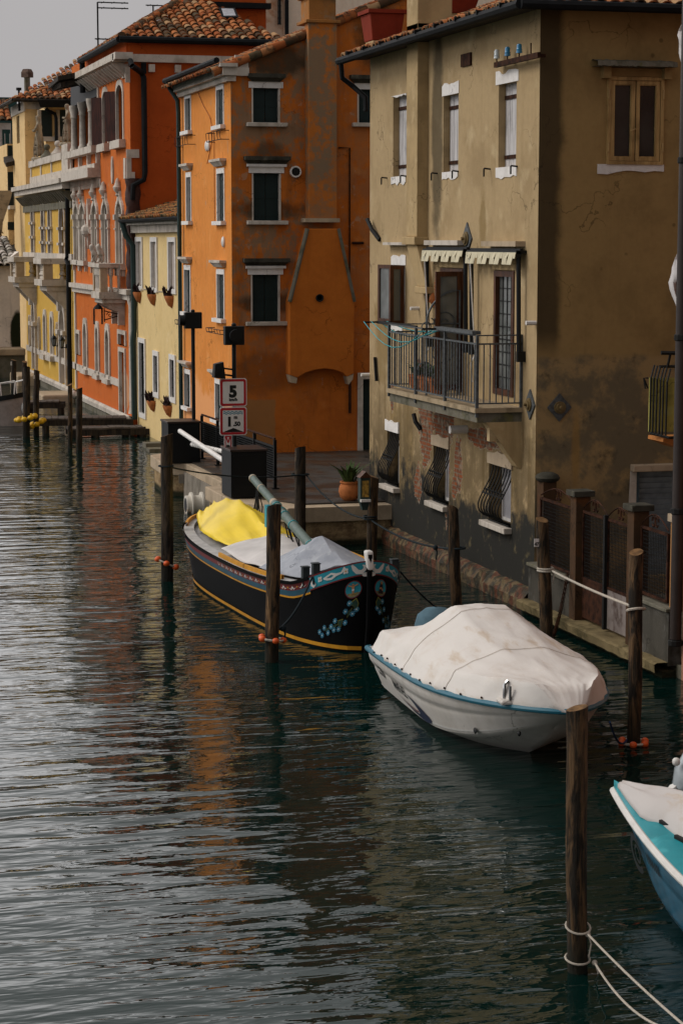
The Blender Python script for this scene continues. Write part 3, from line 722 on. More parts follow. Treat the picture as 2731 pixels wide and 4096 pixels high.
# drying lines strung along the railing on a bracket
mb = MB(); a = FC.P(yf + .7, top + .14, inn); mb.bar(a, FC.P(yf - 1.6, top + .14, inn), .03, .05); mb.bar(FC.P(yf + .7, top + .14, inn - .25), FC.P(yf + .7, top + .14, inn + .25), .03)
mb.bar(FC.P(yb + 1.9, top + .16, inn - .15), FC.P(yb + 1.9, top + .16, inn + .3), .03)
dr = root('clothes_drying_rack', 'clothes line bracket with sagging turquoise cords on the balcony rail', 'clothes line', FC.P(yf, top, inn))
mb.build('rack_bar', M['black_metal'], dr)
M['teal_cord'] = plain('turquoise cord', (.02, .30, .33), .6, .3)
mb = MB()
for k in range(4):
    d = inn - .16 + .14 * k; mb.tube([FC.P(yf + .68 + (yb + 1.9 - yf - .68) * t / 8, top + .15 - (.1 + .09 * k) * math.sin(math.pi * t / 8), d) for t in range(9)], .009, 4)
mb.build('cord', M['teal_cord'], dr)
# terracotta reliefs on the wall between window and door
for c_, s_, lab in (((685, 578), 0, 'oval terracotta sun relief hung uppermost on the beige wall'), ((655, 682), 1, 'terracotta pine cone relief hung on the beige wall'), ((686, 730), 2, 'slender terracotta leaf relief hung lowest on the beige wall')):
    u, z = FC.uz('c6', *c_); mb = MB()
    if s_ == 0:
        mb.ball(FC.P(u, z, .01), 1, 12, 8, (.03, .09, .125))
        for k in range(12): q = 2 * math.pi * k / 12; mb.ball(FC.P(u + .08 * math.cos(q), z + .11 * math.sin(q), .02), .022, 6, 4)
        mb.ball(FC.P(u, z, .035), .03, 6, 4)
    elif s_ == 1:
        mb.lathe([(.025, -.13), (.05, -.125), (.025, -.1), (.035, -.08), (.07, -.04), (.075, .01), (.06, .06), (.03, .1), (.005, .12)], FC.P(u, z, .01), 10)
        for k in range(30): q = k * 2.4; h = -.05 + .15 * k / 30; rr = .07 * (1 - .8 * k / 30) + .01; mb.ball(FC.P(u + rr * math.cos(q), z + h, .01 + abs(rr * math.sin(q))), .015, 5, 4)
    else:
        mb.fpoly(FC, [(u, z - .12), (u + .05, z + .01), (u + .03, z + .09), (u, z + .12), (u - .035, z + .08), (u - .045, z - .01)], 0, .02); mb.fpoly(FC, [(u, z - .1), (u + .015, z), (u, z + .1), (u - .015, z)], .015, .035)
    tag(mb.build('wall_ornament', M['terracotta'], smooth=True), lab, 'ornament', 'terracotta reliefs on the beige wall')

# barred ground-floor windows with bellied grilles
for i, (u0, u1, z0, z1) in enumerate(G):
    mb = MB(); frame(mb, FC, u0, u1, z0, z1, .05, -.28, -.22); fo = mb.build('window_frame', M['white_paint'], house)
    mb = MB(); mb.poly(*[FC.P(u, z, -.24) for u, z in rc((u0 + .04, u1 - .04, z0 + .04, z1 - .04))]); mb.build('pane', M['violet_board'], fo)
    mb = MB(); h = z1 - z0; n = 8
    prof = lambda t: -.05 + .25 * math.sin(math.pi * min(1., max(0., t)) ** .5) ** 1.6
    for k in range(n):
        u = u0 + .06 + (u1 - u0 - .12) * k / (n - 1)
        mb.tube([FC.P(u, z0 + .04 + (h - .08) * t / 14, prof(t / 14)) for t in range(15)], .012, 5)
    for t in (.02, .98, .50, .56): mb.bar(FC.P(u0 + .04, z0 + h * t, prof(t)), FC.P(u1 - .04, z0 + h * t, prof(t)), .014, .025)
    for k in range(n - 1):
        u = u0 + .06 + (u1 - u0 - .12) * (k + .5) / (n - 1); rr = .045
        mb.tube([FC.P(u + rr * math.cos(q * .785), z0 + h * .53 + rr * math.sin(q * .785), prof(.53)) for q in range(8)], .008, 4, closed=True)
    mb.build('window_grille', M['iron'], house)
    lr = [FC.rect('c8', 283, 208, 386, 240), FC.rect('c8', 645, 305, 780, 350), FC.rect('c8', 1085, 445, 1275, 492)][i]
    sr = [FC.rect('c8', 247, 680, 365, 722, .1), FC.rect('c8', 604, 826, 766, 880, .1), FC.rect('c8', 1044, 1001, 1250, 1064, .1)][i]
    mb = MB(); mb.fpoly(FC, rag(lr[0], lr[1], z1, z1 + .2, True, i + 30), -.02, .03); mb.build('window_lintel', M['tan_stone'] if i else M['white_patch'], house)
    mb = MB(); mb.fbox(FC, u0 - .05, u1 + .12, z0 - .09, z0 + .0, -.2, .13); mb.build('window_sill', M['white_stone'], house, bevel=.01)
# iron shutter catches and stubs on the wall
mb = MB()
for c_ in ((175, 55, 240, 215), (540, 1580, 560, 1700)):
    a, b = FC.uz('c6', c_[0], c_[1]), FC.uz('c6', c_[2], c_[3]); mb.tube([FC.P(a[0], a[1], .1), FC.P((a[0] + b[0]) / 2, (a[1] + b[1]) / 2, .09), FC.P(b[0], b[1], .02)], .045, 6)
a, b = FC.uz('c6', 210, 1135), FC.uz('c6', 222, 1320); mb.bar(FC.P(a[0], a[1], .04), FC.P(b[0], b[1], .04), .05)
build_each(mb, 'iron_bracket', M['iron'], house)
mb = MB()
for c_ in ((540, 752), (1455, 865), (150, 1272)): u, z = FC.uz('c6', *c_); mb.tube([FC.P(u, z, -.01), FC.P(u, z, .16)], .035, 7)
u, z = FC.uz('c8', 915, 230); mb.tube([FC.P(u, z, -.01), FC.P(u, z, .3)], .07, 8)
build_each(mb, 'pipe_stub', M['white_paint'], house)
mb = MB(); mb.fpoly(FC, [(yb + .1, bz - .2), (yb + .1, bz - .5), (yb + .22, bz - .5), (yb + .22, bz - .2)], 0, .5)
mb.hexa([FC.P(yb + .05, bz - .95, -.02), FC.P(yb + .3, bz - .95, -.02), FC.P(yb + .3, bz - .9, .06), FC.P(yb + .05, bz - .9, .06), FC.P(yb + .05, bz - .2, -.02), FC.P(yb + .3, bz - .2, -.02), FC.P(yb + .3, bz - .2, BD - .2), FC.P(yb + .05, bz - .2, BD - .2)])
mb.build('balcony_bracket', M['beige_pier'], bal)

def pot(name, c, r, h, label, group=None, planted=True, tufts=26, mat=None, seed=1):
    o = root(name, label, 'flower pot', c, group=group)
    mb = MB(); mb.lathe([(r * .62, 0), (r * .9, h * .35), (r, h * .8), (r * 1.08, h * .84), (r * 1.08, h), (r * .9, h), (r * .85, h * .85)] if name != 'plant_pot' else [(r * .6, 0), (r * .92, h * .15), (r * 1.08, h * .45), (r * 1.0, h * .72), (r * .84, h * .86), (r * .95, h * .92), (r * .95, h), (r * .8, h), (r * .78, h * .9)], c, 16); mb.build('pot', mat or M['terracotta'], o, smooth=True)
    if planted:
        mb = MB(); rr = random.Random(seed); c = Vector(c)
        for k in range(tufts):
            a = rr.uniform(0, 6.28); l = h * rr.uniform(.5, 1.3); b = c + Vector((math.cos(a), math.sin(a), 0)) * r * .5 * rr.random() + Vector((0, 0, h * .9))
            t = Vector((math.cos(a) * .6, math.sin(a) * .6, 1)) * l; w = Vector((-math.sin(a), math.cos(a), 0)) * l * .09
            mb.poly(b - w, b + w, b + t * .6 + w * 1.1 + Vector((0, 0, 0)), b + t + Vector((math.cos(a), math.sin(a), -.3)) * l * .3, b + t * .6 - w)
        mb.build('plant', plain('leaf green' + str(seed), (.05, .085, .02), .7, .2, var=.6, scale=25), o)
    return o
u, z = FC.uz('c6', 380, 870); pot('flower_pot', FC.P(u, W_mid[2] + .06, -.02) , .1, .2, 'small terracotta pot with yellow-green plant on the brown casement window sill', seed=5)
for k in range(3):
    pot('flower_pot', FC.P(yf - .45 - .55 * k, bz + .02, BD * .45), .15, .26, ['terracotta pot with leaves on the balcony floor, farthest along the railing', 'terracotta pot with leaves in the middle of three on the balcony floor', 'terracotta pot with leaves on the balcony floor next to the iron screen'][k], 'pots on the balcony floor', seed=10 + k)
# ================================================================ ORANGE HOUSE
OC = Fac('c', 10.53); OF = Fac('f', 47.5)
OX0, OY0, OY1 = 10.53, 47.5, 53.3
def orange_shaded_side(m, c):
    x, y, z = m.xyz()
    n1 = m.noise(1.3, 8, .7, m.map((1, 1, .7), (2, 5, 1))); n2 = m.noise(5.5, 7, .7, m.map((1, 1, .8)))
    worn = m.math('MULTIPLY', m.step(m.math('ADD', m.math('MULTIPLY', n1, .6), m.math('MULTIPLY', n2, .5)), .50, .60), m.step(z, 1., 5.5))
    worn = m.math('MULTIPLY', worn, m.step(x, 12.9, 12.2, .35, 1))
    c = m.mix(m.math('MULTIPLY', worn, .8), c, (.20, .155, .10))
    c = m.mix(m.math('MULTIPLY', m.step(m.noise(1, 7, .7, m.map((3.5, 3.5, .5), (1, 8, 2))), .54, .68), .35), c, (.15, .056, .015))
    for cc, rr, k in (((11.6, 47.5, 9.65), (.75, 2, .35), .85), ((13.9, 47.5, 10.3), (.45, 2, .8), .8), ((14.1, 47.5, 8.6), (.3, 2, .4), .5), ((11.4, 47.5, 7.55), (.4, 2, .3), .6), ((11.45, 47.5, 6.3), (.75, 2, .22), .75), ((11.4, 47.5, 4.2), (.75, 2, .2), .75), ((11.2, 47.5, 2.6), (.7, 2, .5), .4)):
        c = m.mix(m.math('MULTIPLY', m.blob(cc, rr, .35, .35, 3), k), c, (.04, .026, .014))
    jx = m.math('MULTIPLY', m.math('SUBTRACT', m.noise(4, 5), .5), .12)
    c = m.mix(m.math('MULTIPLY', m.math('MULTIPLY', m.step(m.math('ADD', x, jx), 11.55, 11.5), m.step(m.math('ADD', z, jx), 2.02, 1.96)), .75), c, (.32, .165, .06))
    return c
def orange_front(m, c):
    z = m.xyz()[2]
    wob = m.math('MULTIPLY', m.math('SUBTRACT', m.noise(1.3, 5), .5), 1.6)
    return m.mix(m.math('MULTIPLY', m.step(m.math('ADD', z, wob), 2.15, 1.95), .8), c, (.78, .36, .15))
M['orange'] = plaster('apricot plaster', (.72, .265, .055), (.56, .18, .03), (.76, .32, .09), k=.35, streak=.3, chips=.35, extra=orange_front, bump=.15)
M['orange_shaded_side'] = plaster('shade-darkened orange plaster', (.52, .145, .021), (.34, .082, .013), (.58, .19, .038), k=.6, streak=.35, chips=.4, extra=orange_shaded_side, bump=.3)  # apricot plaster darkened: side wall's shade put into the colour, besides wear
M['orange_hood'] = plaster('orange plaster of hearth hood', (.52, .15, .021), (.37, .096, .013), k=.5, streak=.4, bump=.25)
M['mossy_black'] = plaster('blackened mossy stone', (.06, .055, .042), (.02, .02, .014), (.12, .11, .08), k=.8, nsc=3, bump=.5)
oh = root('corner_house', 'apricot orange corner house with chimney hood standing on the quay beside the lane', 'house', (12.5, 49.5, .7))
ocz = OF.uz('c3', 563, 560)[1]; ptR = OF.uz('c3', 1568, 62); pt0 = OF.uz('c3', 690, 420)
x_r = ptR[0] + .9; slope = (ptR[1] - pt0[1]) / (ptR[0] - pt0[0])
zt = lambda x: pt0[1] + slope * (x - pt0[0])
wf = [OF.rect('c3', 716, 612, 897, 857), OF.rect('c3', 718, 1205, 903, 1538), OF.rect('c4', 711, 346, 898, 672), OF.rect('c3', 1452, 622, 1568, 858)]
wf[3] = (wf[3][0], wf[3][0] + .95, wf[3][2], wf[3][3])
dr_ = OF.rect('c4', 1480, 1072, 1535, 1568); dr_ = (dr_[0], dr_[0] + .95, .7, dr_[3])
wc = [OC.rect('c3', 247, 690, 288, 908), OC.rect('c3', 466, 630, 516, 868), OC.rect('c3', 256, 1235, 290, 1540), OC.rect('c3', 470, 1210, 520, 1540),
      OC.rect('c4', 243, 310, 285, 608), OC.rect('c4', 470, 340, 520, 655), OC.rect('c4', 243, 1030, 283, 1270), OC.rect('c4', 458, 1100, 512, 1365)]
eo = OC.uz('c3', 190, 640)[1]
mb = MB(); mb.wall(OC, [(OY0, -.6), (OY0, ocz + .3), (OY1, ocz + .3), (OY1, -.6)], [rc(r) for r in wc], .2)
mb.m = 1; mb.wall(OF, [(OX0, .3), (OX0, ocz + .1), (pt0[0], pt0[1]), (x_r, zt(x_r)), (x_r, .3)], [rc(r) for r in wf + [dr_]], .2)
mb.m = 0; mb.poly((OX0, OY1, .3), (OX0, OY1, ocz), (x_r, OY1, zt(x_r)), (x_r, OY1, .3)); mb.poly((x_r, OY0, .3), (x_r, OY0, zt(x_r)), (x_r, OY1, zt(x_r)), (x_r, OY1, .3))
mb.build('wall', [M['orange'], M['orange_shaded_side']], oh)
def dark_window(F, r, parent, shut=True, d=-.1):
    u0, u1, z0, z1 = r; mb = MB(); um = (u0 + u1) / 2
    mb.fbox(F, u0, um - .006, z0, z1, d - .03, d); mb.fbox(F, um + .006, u1, z0, z1, d - .03, d)
    for k in (.12, .5, .88):
        z = z0 + (z1 - z0) * k
        for a, b in ((u0, um), (um, u1)): mb.fbox(F, a + .03, b - .03, z - .03, z + .03, d, d + .012)
    return mb.build('window_shutter', M['green_black'], parent)
for i, r in enumerate(wf):
    dark_window(OF, r, oh)
    u0, u1, z0, z1 = r
    mb = MB(); mb.fbox(OF, u0 - .1, u1 + .1, z1, z1 + .14, -.02, .03)
    if i in (1, 2): mb.fbox(OF, u0 - .15, u1 + .15, z1 + .141, z1 + .2, -.02, .1)
    mb.build('window_lintel', M['white_patch'], oh)
    mb = MB(); mb.fbox(OF, u0 - .16, u1 + .18, z0 - .09, z0, -.1, .14); mb.build('window_sill', M['white_stone'], oh, bevel=.012)
    mb = MB(); zz = z1 + (.2 if i in (1, 2) else .14); w = .22 if i else .12
    mb.hexa([OF.P(u0 - w + .1, zz, -.02), OF.P(u1 + w - .1, zz, -.02), OF.P(u1 + w - .1, zz, .08), OF.P(u0 - w + .1, zz, .08), OF.P(u0 - w + .02, zz + .08, -.02), OF.P(u1 + w - .02, zz + .08, -.02), OF.P(u1 + w - .02, zz + .08, .18), OF.P(u0 - w + .02, zz + .08, .18)]); mb.fbox(OF, u0 - w, u1 + w, zz + .081, zz + .17, -.02, .21)
    mb.build('window_cornice', M['mossy_black'], oh)
    mb = MB(); mb.ring(OF, [(u0 - .035, z0), (u0 - .035, z1), (u1 + .035, z1), (u1 + .035, z0)], rc((u0, u1, z0, z1)), -.1, .012); mb.build('window_surround', M['white_stone'], oh)
for i, r in enumerate(wc):
    dark_window(OC, r, oh, d=-.055 if i % 2 else -.08)
    u0, u1, z0, z1 = r
    mb = MB(); mb.ring(OC, [(u0 - .06, z0), (u0 - .06, z1 + .12), (u1 + .06, z1 + .12), (u1 + .06, z0)], rc(r), -.14, .02); mb.build('window_surround', M['white_patch'], oh)
    mb = MB(); mb.fbox(OC, u0 - .15, u1 + .15, z0 - .09, z0, -.1, .12); mb.build('window_sill', M['white_patch'], oh)
    if i > 1:
        mb = MB(); zz = z1 + .16; mb.hexa([OC.P(u0 - .1, zz, -.02), OC.P(u1 + .1, zz, -.02), OC.P(u1 + .1, zz, .06), OC.P(u0 - .1, zz, .06), OC.P(u0 - .2, zz + .1, -.02), OC.P(u1 + .2, zz + .1, -.02), OC.P(u1 + .2, zz + .1, .14), OC.P(u0 - .2, zz + .1, .14)]); mb.fbox(OC, u0 - .22, u1 + .22, zz + .101, zz + .16, -.02, .16); mb.build('window_cornice', M['white_stone'], oh)
# wire flower-basket brackets
for c_ in (('c3', 200, 962, 285, 1005), ('c3', 418, 930, 515, 970), ('c4', 418, 715, 515, 762), ('c4', 200, 660, 280, 705)):
    r = OC.rect(*c_, .12); mb = MB()
    for z in (r[2], r[3]): mb.tube([OC.P(r[0], z, 0), OC.P(r[0], z, .2), OC.P(r[1], z, .2), OC.P(r[1], z, 0)], .009, 4)
    for k in range(6): u = r[0] + (r[1] - r[0]) * k / 5; mb.tube([OC.P(u, r[2], .2), OC.P(u + .08, r[3], .2)], .007, 4)
    mb.build('basket_bracket', M['iron'], oh)
# cornice, gutter, roof edge
mb = MB()
for (z0, z1, d) in ((ocz - .02, ocz + .1, .1), (ocz + .101, ocz + .28, .22), (ocz + .281, ocz + .36, .3)): mb.fbox(OC, OY0 - d, OY1, z0, z1, -.1, d)
mb.fbox(OF, OX0 + .0, pt0[0] - .02, ocz + .101, ocz + .28, -.05, .1); mb.fbox(OF, OX0 + .1, pt0[0] - .02, ocz + .281, ocz + .56, -.05, .03)
mb.build('cornice', M['white_stone'], oh)
mb = MB(); mb.tube([OC.P(OY0 - .2, ocz + .42, .36), OC.P(OY1 + .2, ocz + .4, .36)], .07, 8); mb.build('gutter', M['gutter'], oh, smooth=True)
mb = MB(); mb.tube([OC.P(OY1 - .1, ocz + .36, .36), OC.P(OY1 - .12, ocz + .2, .3), OC.P(OY1 - .2, ocz - .1, .12), OC.P(OY1 - .2, ocz - .4, .1), OC.P(OY1 - .2, .5, .1)], .055, 8); mb.build('drainpipe', M['dark_green'], oh, smooth=True)
up = Vector((1, 0, slope)); rs = Vector((OX0 - .42, 0, zt(OX0 - .42) + .05))
tiled_roof('roof', M['tile'], oh, (rs.x, OY0 - .12, rs.z + .03), (rs.x, OY1 + .1, rs.z + .03), up, (x_r - rs.x) * 1.06)
mb = MB(); n = 17
for k in range(n):
    xa, xb = rs.x + (x_r - rs.x) * k / n, rs.x + (x_r - rs.x) * (k + 1.1) / n
    mb.tube([(xa, OY0 - .06, zt(xa) + .06), (xb, OY0 - .06, zt(xb) + .05)], [.10, .085], 8)
mb.build('verge_tile', M['tile'], oh, smooth=50)
# chimney and the flaring hearth hood below it
cx0, cz0 = OF.uz('c3', 1103, 330, .3); cx1 = OF.uz('c3', 1303, 330, .3)[0]
hz0 = OF.uz('c3', 1100, 1530, .3)[1]
M['chimney_worn'] = plaster('worn orange and grey chimney plaster', (.36, .15, .04), (.14, .105, .06), (.26, .19, .12), k=.9, streak=.4, nsc=1.4, bump=.4)
mb = MB(); zt0 = zt((cx0 + cx1) / 2)
mb.fbox(OF, cx0, cx1, hz0, zt0 + .2, -.05, .3); mb.build('chimney_breast', plaster('chimney breast plaster', (.50, .155, .026), (.18, .125, .075), k=.7, streak=.45, nsc=.9, extra=lambda m, c: m.mix(m.math('MULTIPLY', m.math('MULTIPLY', m.step(m.math('ADD', m.math('MULTIPLY', m.noise(1.1, 8, .7), .6), m.math('MULTIPLY', m.noise(5, 7, .7), .5)), .49, .58), m.step(m.xyz()[2], 4.6, 7.6)), .85), c, (.20, .155, .10))), oh, bevel=.02)
mb = MB(); mb.box(cx0 + .02, cx1 - .02, OY0 - .28, OY0 + .45, zt0 + .2, 13.2)
for z, d in ((zt0 + .16, .07), (zt0 + .72, .05), (zt0 + .8, .08)): mb.box(cx0 - d, cx1 + d, OY0 - .3 - d, OY0 + .5, z, z + .075)
mb.build('chimney', M['chimney_worn'], oh, bevel=.015)
mb = MB(); mb.fbox(OF, cx0 - .1, cx1 + .05, hz0 - .06, hz0 + .03, -.02, .36); mb.build('chimney_ledge', M['tan_stone'], oh)
hp = [OF.uz('c4', *p, .35) for p in ((1095, 25), (972, 535), (972, 1045), (1028, 1065))]
hq = [OF.uz('c4', *p, .35) for p in ((1372, 1058), (1420, 1035), (1424, 535), (1312, 25))]
ac = [OF.uz('c4', *p, .35) for p in ((1085, 1030), (1150, 1010), (1220, 1001), (1290, 1010), (1345, 1032))]
mb = MB(); mb.fpoly(OF, hp + ac + hq, -.02, .35)
mb.build('hearth_hood', M['orange_hood'], oh, bevel=.02)
mb = MB(); mb.tube([OF.P(*hp[0], .36), OF.P(*hp[1], .36)], .05, 6); mb.tube([OF.P(*hq[3], .36), OF.P(*hq[2], .36)], .04, 6); build_each(mb, 'hood_moulding', M['grey_stone'], oh)
mb = MB()
for a, b in ((hp[2], hp[3]), (hq[0], hq[1])): mb.fpoly(OF, [(a[0] - .0, a[1]), (b[0], b[1]), (b[0] - .02, b[1] - .13), (a[0] + .05, a[1] - .18)], -.02, .33)
build_each(mb, 'hood_corbel', M['tan_stone'], oh)
u, z = OF.uz('c4', 1180, 508, .35); mb = MB(); mb.lathe([(.09, 0), (.09, -.04), (.07, -.04), (.05, .0)], OF.P(u, z, .36), 14, 'y'); mb.build('vent_pipe', M['iron'], oh)
u, z = OF.uz('c3', 1003, 1197); mb = MB(); mb.lathe([(.13, 0), (.13, -.1), (.1, -.1), (.1, -.02)], OF.P(u + .02, z, 0), 16, 'y'); o = mb.build('flue_outlet', M['white_paint'], oh, smooth=True)
mb = MB(); mb.lathe([(.085, -.101), (.085, -.06)], OF.P(u + .02, z, 0), 14, 'y'); mb.build('flue_bore', M['black_metal'], o)
mb = MB(); a, b, c, d = (OF.uz('c3', *p) for p in ((1310, 1030), (1388, 1030), (1395, 1568), (1395, 1568)))
zl = OF.uz('c4', 1390, 1310)[1]
mb.tube([OF.P(a[0], a[1], .03), OF.P(b[0], b[1], .03), OF.P(b[0], OF.uz('c4', 1400, 500)[1], .03)], .018, 5); mb.tube([OF.P(OF.uz('c4', 1388, 1090)[0], OF.uz('c4', 1388, 1090)[1], .05), OF.P(OF.uz('c4', 1388, 1090)[0], zl, .05)], .035, 6)
e = OF.uz('c4', 1485, 125); f = OF.uz('c4', 1405, 125); mb.tube([OF.P(f[0], f[1], .03), OF.P(e[0], e[1], .05)], .03, 5); build_each(mb, 'wall_pipe', M['rusty_iron'], oh)
u0, u1, z0, z1 = dr_
mb = MB(); mb.fbox(OF, u0, u1, z0, z1, -.2, -.16); mb.build('door', M['green_black'], oh)
mb = MB(); mb.ring(OF, [(u0 - .13, z0), (u0 - .13, z1 + .15), (u1 + .13, z1 + .15), (u1 + .13, z0)], rc(dr_), -.16, .03); mb.build('door_surround', M['white_stone'], oh)
mb = MB()
for c_ in (('c3', 402, 1018), ('c3', 414, 1016), ('c4', 517, 118)): u, z = OC.uz(*c_); mb.ball(OC.P(u, z, .02), 1, 10, 6, (.05, .1, .13))
build_each(mb, 'wall_plate', M['white_paint'], oh, smooth=True)
mb = MB(); pts = [OC.uz('c3', *p) for p in ((340, 520), (342, 650), (380, 740), (425, 820), (440, 900), (436, 1000), (405, 1140))]
mb.tube([OC.P(u, z, .02) for u, z in pts], .01, 4); pts = [OC.uz('c3', *p) for p in ((450, 880), (452, 1120), (455, 1568))]; mb.tube([OC.P(u, z, .015) for u, z in pts], .008, 4); mb.build('cable', M['terracotta'], oh)

# ================================================================ SMALL YELLOW HOUSE
YC = Fac('c', 10.95); YY0, YY1 = 53.4, 62.45
ytop = YC.uz('c2', 1300, 0)[1]
M['pale_yellow'] = plaster('pale yellow plaster', (.74, .55, .26), (.62, .43, .17), (.78, .60, .32), k=.4, streak=.25, bump=.12)
yh = root('row_house', 'narrow pale yellow house with white framed windows between two orange houses', 'house', (13, 58, .1))
yw = [YC.rect('c2', 1228, 145, 1280, 550), YC.rect('c2', 1362, 148, 1412, 566), YC.rect('c2', 1518, 150, 1590, 580)]
yl = [YC.rect('c2', 1385, 1165, 1424, 1510), YC.rect('c2', 1532, 1200, 1590, 1560)]
yd = YC.rect('c2', 1255, 1048, 1308, 1700)
for k in (yw, yl): k[-1] = (k[-1][1] - (k[0][1] - k[0][0]), k[-1][1], k[-1][2], k[-1][3])
mb = MB(); mb.wall(YC, [(YY0, -.6), (YY0, ytop), (YY1, ytop), (YY1, -.6)], [rc(r) for r in yw + yl + [yd]], .3)
mb.poly((10.95, YY0, -.6), (10.95, YY0, ytop), (16, YY0, ytop + 1.6), (16, YY0, -.6)); mb.build('wall', M['pale_yellow'], yh)
def box_surround(F, r, w, d=.04):
    u0, u1, z0, z1 = r; mb = MB(); mb.ring(F, [(u0 - w, z0 - w), (u0 - w, z1 + w), (u1 + w, z1 + w), (u1 + w, z0 - w)], [(u0, z0), (u0, z1), (u1, z1), (u1, z0)], -.05, d); return mb.build('window_surround', M['white_paint'], yh)
for r in yw:
    s = box_surround(YC, r, .13); mb = MB(); mb.fbox(YC, *r, -.1, -.06); mb.build('roller_blind', M['stone_reveal'], yh)
for r in yl + [yd]:
    box_surround(YC, r, .14); mb = MB(); mb.fbox(YC, *r, -.12, -.08); g = mb.build('window_pane' if r is not yd else 'door', M['glass'] if r is not yd else M['green_black'], yh)
    mb = MB()
    for k in range(1, 6): u = r[0] + (r[1] - r[0]) * k / 6; mb.tube([YC.P(u, r[2], -.03), YC.P(u, r[3], -.03)], .012, 4)
    for f in (.25, .5, .75): mb.bar(YC.P(r[0], r[2] + (r[3] - r[2]) * f, -.03), YC.P(r[1], r[2] + (r[3] - r[2]) * f, -.03), .02)
    mb.build('window_bars', M['iron'], yh)
mb = MB(); mb.fbox(YC, YY0, YY1, ytop - .22, ytop, -.02, .14); mb.fbox(YC, YY0, YY1, ytop + .001, ytop + .08, -.02, .3); mb.build('cornice', M['white_stone'], yh)
mb = MB(); mb.tube([YC.P(YY0, ytop + .14, .42), YC.P(YY1 + .1, ytop + .14, .42)], .075, 8); mb.build('gutter', M['gutter'], yh, smooth=True)
tiled_roof('roof', M['tile_mossy'], yh, (10.5, YY0, ytop + .16), (10.5, YY1, ytop + .16), (1, 0, .30), 5.2)
mb = MB(); mb.tube([YC.P(YY1 - .05, ytop + .1, .4), YC.P(YY1 - .1, ytop - .3, .3), YC.P(YY1 - .16, ytop - .6, .1), YC.P(YY1 - .16, 3.0, .1), YC.P(YY1 - .16, 2.7, .14), YC.P(YY1 - .16, .35, .12)], .085, 8); mb.build('drainpipe', M['dark_green'], yh, smooth=True)
def trough(c, label, seed):
    o = root('flower_box', label, 'flower box', c, group='half-round flower pots on the yellow house'); c = Vector(c)
    mb = MB(); prof = [(.02, -.28), (.1, -.22), (.17, -.08), (.2, 0), (.2, .05)]; n = 8
    mb.grid(lambda i, j: c + Vector((-prof[j][0] * math.sin(math.pi * i / n), prof[j][0] * 1.5 * math.cos(math.pi * i / n), prof[j][1])), n + 1, 5); mb.build('pot', M['terracotta'], o, smooth=True)
    mb = MB(); rr = random.Random(seed)
    for k in range(22):
        a = rr.uniform(0, 6.28); b = c + Vector((-.1 + rr.uniform(-.07, .07), rr.uniform(-.2, .2), .03)); t = Vector((math.cos(a) * .1, math.sin(a) * .12, rr.uniform(.08, .24))); w = Vector((-math.sin(a), math.cos(a), 0)) * .035
        mb.poly(b - w, b + w, b + t + w, b + t * 1.3, b + t - w)
    mb.build('plant', plain('dry flower stems %d' % seed, (.05, .03, .03), .8, .1, var=.6, scale=30), o)
pl = (('c2', 1255, 615, 'under the upper left window of the pale yellow house'), ('c2', 1383, 635, 'under the upper middle window of the pale yellow house'), ('c2', 1540, 650, 'under the upper window next to the orange corner house'), ('c2', 1380, 1585, 'under the barred ground floor window nearest the door'), ('c2', 1525, 1630, 'under the barred ground floor window next to the orange corner house'))
for k, (c_, x, y, lab) in enumerate(pl): u, z = YC.uz(c_, x, y, .0); trough(YC.P(u, z, 0), 'terracotta half pot ' + lab, k)
mb = MB()
for c_ in ((1320, 578), (1465, 598)): u, z = YC.uz('c2', *c_); mb.tube([YC.P(u, z, 0), YC.P(u, z, .2)], .03, 6)
build_each(mb, 'pipe_stub', M['white_paint'], yh)

# ================================================================ GOTHIC ORANGE PALACE
GC = Fac('c', 10.86); GF = Fac('f', 62.6); GX0, GY0, GY1 = 10.86, 62.6, 74.15
def goth_x(m, c):
    z = m.xyz()[2]
    c = m.mix(m.math('MULTIPLY', m.blob((10.86, 64.3, 1.1), (2, 1.0, .7), .3, .1, 2.5), .85), c, (.55, .38, .22))
    return m.mix(m.step(z, 2.3, 2.26, 0, .35), c, (.50, .11, .022))
M['gothic'] = plaster('red orange plaster', (.58, .145, .025), (.44, .10, .016), (.62, .19, .042), k=.45, streak=.35, chips=.25, extra=goth_x, bump=.15)
M['gothic_shaded_side'] = plaster('shade-darkened red orange plaster', (.44, .082, .014), (.34, .058, .011), k=.5, streak=.25, bump=.15)  # darker copy of the canal plaster, with the bridge-facing shade in its colour
gh = root('gothic_palace', 'red orange Gothic palace with white ogee windows and a corner loggia', 'palace', (13, 66, .3))
gtop = GC.uz('c1', 1060, 490, .45)[1]
gw = [('c2', 752, 1040, 788, 1298), ('c2', 860, 1060, 898, 1338), ('c2', 952, 1110, 992, 1385)]
low = []
for (x0, yt, x1, yb_) in ((756, 880, 790, 1295), (866, 912, 895, 1340), (955, 935, 990, 1382)):
    r = GC.rect('c2', x0, yt, x1, yb_); low.append(arch(r[0], r[1], r[2], r[3] - (r[1] - r[0]) * .6, r[3], 'pointed'))
ogee = []
for (x0, yb_, x1, ya, ytip) in ((683, 305, 722, 865, 1690), (735, 312, 780, 870, 1680), (845, 325, 888, 870, 1660), (935, 330, 985, 860, 1640), (1062, 345, 1115, 870, 1610)):
    a = GC.uz('c2', x0, yb_); b = GC.uz('c2', x1, yb_ + 8); top = GC.uz('c1', (x0 + x1) / 2, ytip)[1]; spr = GC.uz('c1', x1, 1930)[1]
    ogee.append((b[0], a[0], min(a[1], b[1]), spr, top))
loft = []
